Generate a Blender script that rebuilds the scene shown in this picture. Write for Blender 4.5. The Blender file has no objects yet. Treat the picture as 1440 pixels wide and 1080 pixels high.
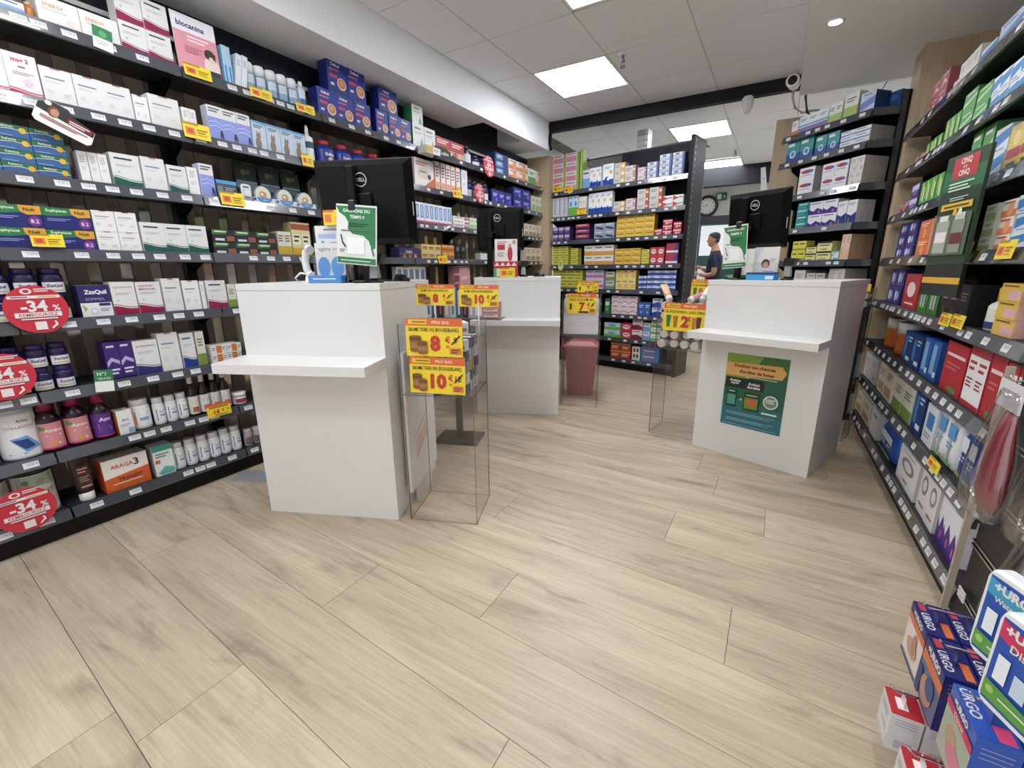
import bpy, math, random
from mathutils import Vector, Matrix
random.seed(7)
scene = bpy.context.scene
col = scene.collection
R = math.radians

# ------------------------------------------------------------------ camera, world, exposure
cam_data = bpy.data.cameras.new('camera')
cam_data.sensor_width = 36.0
cam_data.lens = 619.0 / 1440.0 * 36.0
cam_data.clip_start = 0.02
cam = bpy.data.objects.new('camera', cam_data)
col.objects.link(cam)
cam.matrix_world = Matrix(((0.861715, -0.121698, 0.492582, 0.0), (0.507339, 0.220699, -0.833006, 0.0), (-0.007338, 0.96772, 0.251922, 0.0), (0, 0, 0, 1)))
cam.matrix_world = Matrix.Translation((0, 0, 1.22)) @ cam.matrix_world.to_quaternion().normalized().to_matrix().to_4x4()
scene.camera = cam

world = bpy.data.worlds.new('world')
scene.world = world
world.use_nodes = True
world.node_tree.nodes['Background'].inputs[0].default_value = (0.94, 0.97, 1.0, 1)
world.node_tree.nodes['Background'].inputs[1].default_value = WORLD_STRENGTH = 0.75
scene.view_settings.view_transform = 'Standard'
scene.view_settings.look = 'None'
scene.cycles.diffuse_bounces = 8
scene.cycles.transparent_max_bounces = 32
scene.view_settings.gamma = 1.0
scene.view_settings.use_curve_mapping = False
scene.view_settings.exposure = 0.5
PANEL_STRENGTH = 14.0
SPOT_WATTS = 16.0

# ------------------------------------------------------------------ materials
def lin(h):
    h = h.lstrip('#')
    if len(h) == 3:
        h = ''.join(c + c for c in h)
    out = []
    for i in (0, 2, 4):
        c = int(h[i:i + 2], 16) / 255.0
        out.append(c / 12.92 if c <= 0.04045 else ((c + 0.055) / 1.055) ** 2.4)
    return (out[0], out[1], out[2], 1.0)

MATS = {}
def mat(hexcol, rough=0.45, metal=0.0, spec=0.5, coat=0.0):
    key = (hexcol, rough, metal, spec, coat)
    if key in MATS:
        return MATS[key]
    m = bpy.data.materials.new('finish_' + hexcol.lstrip('#'))
    m.use_nodes = True
    nt = m.node_tree
    b = nt.nodes['Principled BSDF']
    b.inputs['Base Color'].default_value = lin(hexcol)
    b.inputs['Metallic'].default_value = metal
    b.inputs['Specular IOR Level'].default_value = spec
    b.inputs['Coat Weight'].default_value = coat
    n = nt.nodes.new('ShaderNodeTexNoise')
    n.inputs['Scale'].default_value = 35.0
    r = nt.nodes.new('ShaderNodeMapRange')
    r.inputs['To Min'].default_value = max(0.02, rough - 0.05)
    r.inputs['To Max'].default_value = min(1.0, rough + 0.05)
    nt.links.new(n.outputs['Fac'], r.inputs['Value'])
    nt.links.new(r.outputs['Result'], b.inputs['Roughness'])
    MATS[key] = m
    return m

def emit(hexcol, strength):
    m = bpy.data.materials.new('light_' + hexcol.lstrip('#'))
    m.use_nodes = True
    b = m.node_tree.nodes['Principled BSDF']
    b.inputs['Base Color'].default_value = (0.9, 0.9, 0.9, 1)
    b.inputs['Emission Color'].default_value = lin(hexcol)
    b.inputs['Emission Strength'].default_value = strength
    return m

def clear(name, tint=(0.97, 0.975, 0.975), gloss=0.07, rough=0.02):
    m = bpy.data.materials.new(name)
    m.use_nodes = True
    nt = m.node_tree
    nt.nodes.clear()
    o = nt.nodes.new('ShaderNodeOutputMaterial')
    mix = nt.nodes.new('ShaderNodeMixShader')
    t = nt.nodes.new('ShaderNodeBsdfTransparent')
    g = nt.nodes.new('ShaderNodeBsdfGlossy')
    f = nt.nodes.new('ShaderNodeFresnel')
    geo = nt.nodes.new('ShaderNodeNewGeometry')
    ior = nt.nodes.new('ShaderNodeMapRange'); ior.inputs['To Min'].default_value = 1.45; ior.inputs['To Max'].default_value = 1 / 1.45
    nt.links.new(geo.outputs['Backfacing'], ior.inputs['Value']); nt.links.new(ior.outputs[0], f.inputs['IOR'])
    mul = nt.nodes.new('ShaderNodeMath'); mul.operation = 'MULTIPLY_ADD'
    mul.inputs[1].default_value = 0.6; mul.inputs[2].default_value = gloss - 0.04
    t.inputs[0].default_value = (*tint, 1)
    g.inputs['Roughness'].default_value = rough
    nt.links.new(f.outputs[0], mul.inputs[0])
    nt.links.new(mul.outputs[0], mix.inputs[0])
    nt.links.new(t.outputs[0], mix.inputs[1])
    nt.links.new(g.outputs[0], mix.inputs[2])
    nt.links.new(mix.outputs[0], o.inputs[0])
    return m

def wood(name, light, dark, axis, rough=0.5, plank=False):
    """oak: broad tone drift, fine fibres along one axis, soft smudges and a few knots; each board takes its own shift"""
    m = bpy.data.materials.new(name)
    m.use_nodes = True
    nt = m.node_tree
    L = nt.links.new
    N = nt.nodes.new
    b = nt.nodes['Principled BSDF']
    tc = N('ShaderNodeTexCoord'); oi = N('ShaderNodeObjectInfo')
    sc = N('ShaderNodeVectorMath'); sc.operation = 'SCALE'; sc.inputs['Scale'].default_value = 53.0
    cmb = N('ShaderNodeCombineXYZ')
    for i in range(3):
        L(oi.outputs['Random'], cmb.inputs[i])
    L(cmb.outputs[0], sc.inputs[0])
    add = N('ShaderNodeVectorMath'); add.operation = 'ADD'
    L(tc.outputs['Object'], add.inputs[0]); L(sc.outputs[0], add.inputs[1])
    def noise(along, across, detail, dist, rg=0.55):
        mp = N('ShaderNodeMapping'); s = [across] * 3; s[axis] = along
        mp.inputs['Scale'].default_value = s
        L(add.outputs[0], mp.inputs['Vector'])
        n = N('ShaderNodeTexNoise'); n.inputs['Scale'].default_value = 1.0; n.inputs['Detail'].default_value = detail
        n.inputs['Distortion'].default_value = dist; n.inputs['Roughness'].default_value = rg
        L(mp.outputs[0], n.inputs['Vector'])
        return n.outputs['Fac']
    def wsum(parts):
        acc = None
        for f, w in parts:
            mu = N('ShaderNodeMath'); mu.operation = 'MULTIPLY_ADD'; mu.inputs[1].default_value = w
            L(f, mu.inputs[0])
            if acc is None:
                mu.inputs[2].default_value = 0.0
            else:
                L(acc, mu.inputs[2])
            acc = mu.outputs[0]
        return acc
    broad = noise(1.1, 6.0, 3, 0.8)
    figure = noise(1.3, 17.0, 5, 1.1)
    fibre = noise(3.0, 120.0, 4, 0.3, 0.7)
    f = wsum([(broad, .36), (figure, .32), (fibre, .32)])
    cr = N('ShaderNodeValToRGB')
    cr.color_ramp.elements[0].position = 0.36; cr.color_ramp.elements[0].color = lin(dark)
    cr.color_ramp.elements[1].position = 0.60; cr.color_ramp.elements[1].color = lin(light)
    L(f, cr.inputs['Fac'])
    out = cr.outputs['Color']
    if plank:
        def darken(fac, p0, p1, colr, amount):
            kr = N('ShaderNodeValToRGB')
            kr.color_ramp.elements[0].position = p0; kr.color_ramp.elements[0].color = colr
            kr.color_ramp.elements[1].position = p1; kr.color_ramp.elements[1].color = (1, 1, 1, 1)
            L(fac, kr.inputs['Fac'])
            mx = N('ShaderNodeMix'); mx.data_type = 'RGBA'; mx.blend_type = 'MULTIPLY'; mx.inputs['Factor'].default_value = amount
            L(out, mx.inputs['A']); L(kr.outputs['Color'], mx.inputs['B'])
            return mx.outputs['Result']
        out = darken(noise(1.7, 8.0, 5, 1.2, .62), .30, .46, (.62, .58, .56, 1), .75)
        vo = N('ShaderNodeTexVoronoi'); vo.inputs['Scale'].default_value = 1.0
        mp3 = N('ShaderNodeMapping'); mp3.inputs['Scale'].default_value = (1.25, 2.6, 2.6)
        wob = N('ShaderNodeTexNoise'); wob.inputs['Scale'].default_value = 14.0
        wadd = N('ShaderNodeVectorMath'); wadd.operation = 'MULTIPLY_ADD'; wadd.inputs[1].default_value = (.05, .05, .05)
        L(add.outputs[0], wob.inputs['Vector']); L(wob.outputs['Color'], wadd.inputs[0]); L(add.outputs[0], wadd.inputs[2])
        L(wadd.outputs[0], mp3.inputs['Vector']); L(mp3.outputs[0], vo.inputs['Vector'])
        out = darken(vo.outputs['Distance'], .02, .12, (.5, .45, .42, 1), .7)
        hv = N('ShaderNodeHueSaturation')
        vr = N('ShaderNodeMapRange'); vr.inputs['To Min'].default_value = 0.93; vr.inputs['To Max'].default_value = 1.05
        L(oi.outputs['Random'], vr.inputs['Value']); L(vr.outputs['Result'], hv.inputs['Value'])
        L(out, hv.inputs['Color'])
        out = hv.outputs['Color']
    L(out, b.inputs['Base Color'])
    b.inputs['Roughness'].default_value = rough
    bp = N('ShaderNodeBump'); bp.inputs['Strength'].default_value = 0.05; bp.inputs['Distance'].default_value = 0.002
    L(fibre, bp.inputs['Height']); L(bp.outputs[0], b.inputs['Normal'])
    return m

WHITE = mat('#ebeae8', 0.4)
PLASTER = mat('#eef0f2', 0.85)
TILE = mat('#eef0f2', 0.9)
TBAR = mat('#d0cecb', 0.6)
BLACK = mat('#0b0b0c', 0.5, 0.0, 0.3)
DARK = mat('#131519', 0.6, 0.0, 0.3)
NAVYBOARD = mat('#191c25', 0.55, 0.0, 0.3)
RAIL = mat('#46494f', 0.2, 0.0, 0.7, 0.8)
TAUPE = mat('#9c8e81', 0.6)
STRIP = mat('#c4b9ae', 0.1, 0.65)
SHELF = mat('#26272b', 0.45, 0.0, 0.4)
CHROME = mat('#c9cacc', 0.15, 1.0)
STEEL = mat('#8f9196', 0.35, 0.9)
LAMINATE = mat('#dedddb', 0.38)
FLOORWOOD = wood('oak_plank', '#cbbaa2', '#a3917b', 0, 0.42, True)
OAK = wood('oak_board', '#cdb79a', '#b39a7e', 2, 0.55)
ACRYLIC = clear('clear_acrylic', (0.972, 0.968, 0.968), 0.05)
EDGE = mat('#6b6468', 0.2)
FILM = clear('clear_film', (0.86, 0.85, 0.85), 0.2, 0.1)
PANEL_LIGHT = emit('#f4f9ff', PANEL_STRENGTH)

# ------------------------------------------------------------------ mesh builder
TEXTS = {}
def text_mesh(s, bold=0.0, res=2):
    """glyph outlines, normalised to height 1 and centred"""
    key = (s, bold, res)
    if key in TEXTS:
        return TEXTS[key]
    cu = bpy.data.curves.new('lettering', 'FONT')
    cu.body = s
    cu.resolution_u = res
    cu.offset = bold
    cu.fill_mode = 'FRONT'
    ob = bpy.data.objects.new('lettering', cu)
    col.objects.link(ob)
    dg = bpy.context.evaluated_depsgraph_get()
    me = bpy.data.meshes.new_from_object(ob.evaluated_get(dg))
    vs = [(v.co.x, v.co.y) for v in me.vertices]
    fs = [tuple(p.vertices) for p in me.polygons]
    bpy.data.objects.remove(ob); bpy.data.curves.remove(cu); bpy.data.meshes.remove(me)
    if not vs:
        TEXTS[key] = ([], [], 0); return TEXTS[key]
    x0 = min(v[0] for v in vs); x1 = max(v[0] for v in vs)
    y0 = min(v[1] for v in vs); y1 = max(v[1] for v in vs)
    h = max(y1 - y0, 1e-6)
    vs = [((x - (x0 + x1) / 2) / h, (y - (y0 + y1) / 2) / h) for x, y in vs]
    TEXTS[key] = (vs, fs, (x1 - x0) / h)
    return TEXTS[key]

class MB:
    def __init__(self):
        self.v = []; self.f = []; self.mi = []; self.mats = []; self.smooth = []
    def slot(self, m):
        if m not in self.mats:
            self.mats.append(m)
        return self.mats.index(m)
    def face(self, pts, m, smooth=False):
        b = len(self.v)
        self.v += [tuple(p) for p in pts]
        self.f.append(tuple(range(b, b + len(pts)))); self.mi.append(self.slot(m)); self.smooth.append(smooth)
    def mesh(self, vs, fs, m, smooth=False):
        b = len(self.v); k = self.slot(m)
        self.v += [tuple(p) for p in vs]
        for f in fs:
            self.f.append(tuple(b + i for i in f)); self.mi.append(k); self.smooth.append(smooth)
    def box(self, x0, x1, y0, y1, z0, z1, m, faces=None):
        """faces: material per side, order front(-y) back left right bottom top"""
        vs = [(x0, y0, z0), (x1, y0, z0), (x1, y1, z0), (x0, y1, z0), (x0, y0, z1), (x1, y0, z1), (x1, y1, z1), (x0, y1, z1)]
        fs = [(0, 1, 5, 4), (2, 3, 7, 6), (3, 0, 4, 7), (1, 2, 6, 5), (3, 2, 1, 0), (4, 5, 6, 7)]
        b = len(self.v); self.v += vs
        for i, f in enumerate(fs):
            self.f.append(tuple(b + j for j in f)); self.mi.append(self.slot((faces or {}).get(i, m))); self.smooth.append(False)
    def bbox(self, x0, x1, y0, y1, z0, z1, m, bev=0.004):
        """box with its vertical and horizontal edges chamfered"""
        bev = min(bev, (x1 - x0) / 3, (y1 - y0) / 3, (z1 - z0) / 3)
        rings = []
        def ring(z, i):
            return [(x0 + bev + i, y0 + i, z), (x1 - bev - i, y0 + i, z), (x1 - i, y0 + bev + i, z), (x1 - i, y1 - bev - i, z), (x1 - bev - i, y1 - i, z), (x0 + bev + i, y1 - i, z), (x0 + i, y1 - bev - i, z), (x0 + i, y0 + bev + i, z)]
        e = bev * 0.999
        self.loft([ring(z0, e * .6), ring(z0 + bev, 0), ring(z1 - bev, 0), ring(z1, e * .6)], m)
    def loft(self, rings, m, caps=True, smooth=False):
        n = len(rings[0]); b = len(self.v); k = self.slot(m)
        for r in rings:
            self.v += [tuple(p) for p in r]
        for i in range(len(rings) - 1):
            for j in range(n):
                a = b + i * n + j; c = b + i * n + (j + 1) % n
                self.f.append((a, c, c + n, a + n)); self.mi.append(k); self.smooth.append(smooth)
        if caps:
            self.f.append(tuple(b + n - 1 - j for j in range(n))); self.mi.append(k); self.smooth.append(False)
            q = b + (len(rings) - 1) * n
            self.f.append(tuple(q + j for j in range(n))); self.mi.append(k); self.smooth.append(False)
    def lathe(self, prof, m, n=16, cx=0, cy=0, caps=True, smooth=True):
        self.loft([[(cx + r * math.cos(2 * math.pi * j / n), cy + r * math.sin(2 * math.pi * j / n), z) for j in range(n)] for r, z in prof], m, caps, smooth)
    def prism(self, poly, z0, z1, m):
        self.loft([[(x, y, z0) for x, y in poly], [(x, y, z1) for x, y in poly]], m)
    def slab(self, poly, y0, y1, m):
        """outline in x,z given thickness along y"""
        self.loft([[(x, y1, z) for x, z in poly], [(x, y0, z) for x, z in poly]], m)
    def tube(self, pts, r, m, n=8):
        pts = [Vector(p) for p in pts]
        rings = []
        for i, p in enumerate(pts):
            d = (pts[min(i + 1, len(pts) - 1)] - pts[max(i - 1, 0)]).normalized()
            a = d.orthogonal().normalized() if abs(d.z) < .9 else Vector((1, 0, 0))
            a = (a - d * a.dot(d)).normalized(); c = d.cross(a)
            rings.append([p + a * (r * math.cos(2 * math.pi * j / n)) + c * (r * math.sin(2 * math.pi * j / n)) for j in range(n)])
        self.loft(rings, m, True, True)
    def data(self, name):
        me = bpy.data.meshes.new(name)
        me.from_pydata(self.v, [], self.f)
        for m in self.mats:
            me.materials.append(m)
        me.polygons.foreach_set('material_index', self.mi)
        me.polygons.foreach_set('use_smooth', self.smooth)
        me.update()
        return me
    def build(self, name, parent=None, loc=(0, 0, 0), rot=0.0):
        return put(name, self.data(name), parent, loc, rot)

def put(name, me, parent=None, loc=(0, 0, 0), rot=0.0):
    o = bpy.data.objects.new(name, me)
    o.location = loc
    o.rotation_euler = rot if isinstance(rot, (tuple, list)) else (0, 0, rot)
    if parent:
        o.parent = parent
    col.objects.link(o)
    return o

def tag(o, label, cat, group=None):
    o['label'] = label; o['category'] = cat
    if group:
        o['group'] = group
    return o

def thing(name, label, cat, loc=(0, 0, 0), rot=0.0, group=None):
    return tag(put(name, None, None, loc, rot), label, cat, group)

def structure(o):
    o['kind'] = 'structure'
    return o

# ------------------------------------------------------------------ flat print on a face
def art(mb, w, h, items, warp=None, y=0.0, step=0.0004):
    """items use 0..1 across the face; warp maps (u, v, layer) to a point"""
    if warp is None:
        warp = lambda u, v, k: (u, y - step * k, v)
    curved = getattr(warp, 'curved', False)
    sub = 6 if curved else 1
    def clip(poly, lim, keep_less):
        out = []
        for i in range(len(poly)):
            p, q = poly[i], poly[(i + 1) % len(poly)]
            ip, iq = (p[0] <= lim) == keep_less, (q[0] <= lim) == keep_less
            if ip:
                out.append(p)
            if ip != iq and q[0] != p[0]:
                f = (lim - p[0]) / (q[0] - p[0]); out.append((lim, p[1] + f * (q[1] - p[1])))
        return out
    def poly(pts, k, m):
        if not curved:
            mb.face([warp(a, b, k) for a, b in pts], m); return
        lo, hi = min(p[0] for p in pts), max(p[0] for p in pts)
        n = max(1, int((hi - lo) / w * 10))
        for i in range(n):
            s = clip(clip(pts, lo + (hi - lo) * (i + 1) / n, True), lo + (hi - lo) * i / n - 1e-9, False)
            if len(s) > 2:
                mb.face([warp(a, b, k) for a, b in s], m)
    for k, it in enumerate(items, 1):
        op = it[0]
        X = lambda a: (a - 0.5) * w
        Z = lambda a: a * h
        if op == 'r':
            _, x0, z0, x1, z1, c = it
            for i in range(sub):
                a = x0 + (x1 - x0) * i / sub; b = x0 + (x1 - x0) * (i + 1) / sub
                mb.face([warp(X(a), Z(z0), k), warp(X(b), Z(z0), k), warp(X(b), Z(z1), k), warp(X(a), Z(z1), k)], mat(c))
        elif op == 'p':
            poly([(X(a), Z(b)) for a, b in it[1]], k, mat(it[2]))
        elif op == 'c':
            _, x, z, r, c = it[:5]
            n = it[5] if len(it) > 5 else 14
            rr = min(r * w, z * h * .97, (1 - z) * h * .97)
            poly([(X(x) + rr * math.cos(2 * math.pi * j / n), Z(z) + rr * math.sin(2 * math.pi * j / n)) for j in range(n)], k, mat(c))
        elif op == 'o':
            _, x, z, rx, rz, c = it
            poly([(X(x + rx * math.cos(2 * math.pi * j / 16)), Z(z + rz * math.sin(2 * math.pi * j / 16))) for j in range(16)], k, mat(c))
        elif op == 'l':
            _, x0, z, x1, n, c = it[:6]
            t = it[6] if len(it) > 6 else 0.022
            for i in range(n):
                zz = z - i * t * 2.1
                e = x1 - (x1 - x0) * (0.0, 0.22, 0.1, 0.3)[i % 4]
                mb.face([warp(X(x0), Z(zz), k), warp(X(e), Z(zz), k), warp(X(e), Z(zz + t), k), warp(X(x0), Z(zz + t), k)], mat(c))
        elif op == 'w':     # foot with a wavy upper edge
            _, z0, z1, c = it
            top = [(a / 8, z0 + (z1 - z0) * (0.5 + 0.5 * math.cos(a / 8 * 3.6 + 0.2))) for a in range(9)]
            mb.face([warp(X(0), 0, k), warp(X(1), 0, k)] + [warp(X(a), Z(b), k) for a, b in reversed(top)], mat(c))
            up = [(a, b + 0.05) for a, b in top]
            lo = [(a, b + 0.03) for a, b in top]
            mb.face([warp(X(a), Z(b), k) for a, b in lo] + [warp(X(a), Z(b), k) for a, b in reversed(up)], mat(c))
        elif op == 't':
            _, x, z, th, s, c = it[:6]
            mw = it[6] if len(it) > 6 else 0.9
            bold = it[7] if len(it) > 7 else 0.02
            vs, fs, wd = text_mesh(s, bold)
            if not vs:
                continue
            asp = it[8] if len(it) > 8 else 1.0
            sc = min(th * h, mw * w / (wd * asp))
            mb.mesh([warp(X(x) + a * sc * asp, Z(z) + b * sc, k) for a, b in vs], fs, mat(c))
    return mb
# ------------------------------------------------------------------ products
W_ = '#e0dfdd'; GREY = '#8b8d92'; INK = '#33363d'
def wave(foot, title=None, ink=INK, z=0.3):
    a = [('w', z - 0.1, z, foot), ('l', 0.15, 0.66, 0.8, 2, '#b5b6ba', 0.02), ('c', 0.22, 0.45, 0.05, '#b9bcc0', 8)]
    a.append(('t', 0.5, 0.84, 0.075, title, ink, 0.78, 0.0) if title else ('l', 0.13, 0.83, 0.75, 1, ink, 0.045))
    return a
def plainbox(ink, foot=None):
    a = [('l', 0.13, 0.7, 0.75, 1, ink, 0.04), ('l', 0.13, 0.6, 0.6, 1, '#c3c3c6', 0.025), ('r', 0.12, 0.28, 0.3, 0.4, '#d2d2d5'), ('l', 0.62, 0.33, 0.85, 2, '#cfcfd3', 0.03), ('r', 0.35, 0.965, 0.65, 1.0, '#9a6f74')]
    if foot:
        a.append(('r', 0, 0, 1, 0.22, foot))
    return a
def med(band, ink=INK, z0=0.0, z1=0.45):
    return [('r', 0, z0, 1, z1, band), ('l', 0.12, 0.68, 0.8, 1, ink, 0.11), ('l', 0.14, (z0 + z1) / 2, 0.7, 1, W_, 0.07)]
def cartoonless_pet(body, coat_col):
    return [('l', 0.12, 0.84, 0.8, 2, INK, 0.03), ('o', 0.38, 0.25, 0.22, 0.2, coat_col), ('o', 0.42, 0.5, 0.17, 0.11, coat_col),
            ('p', [(0.28, 0.54), (0.3, 0.7), (0.4, 0.58)], coat_col), ('p', [(0.45, 0.58), (0.56, 0.7), (0.56, 0.53)], coat_col), ('r', 0.3, 0.02, 0.36, 0.2, coat_col), ('r', 0.47, 0.02, 0.53, 0.2, coat_col), ('r', 0, 0.94, 1, 1, '#5aa3d6')]
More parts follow.
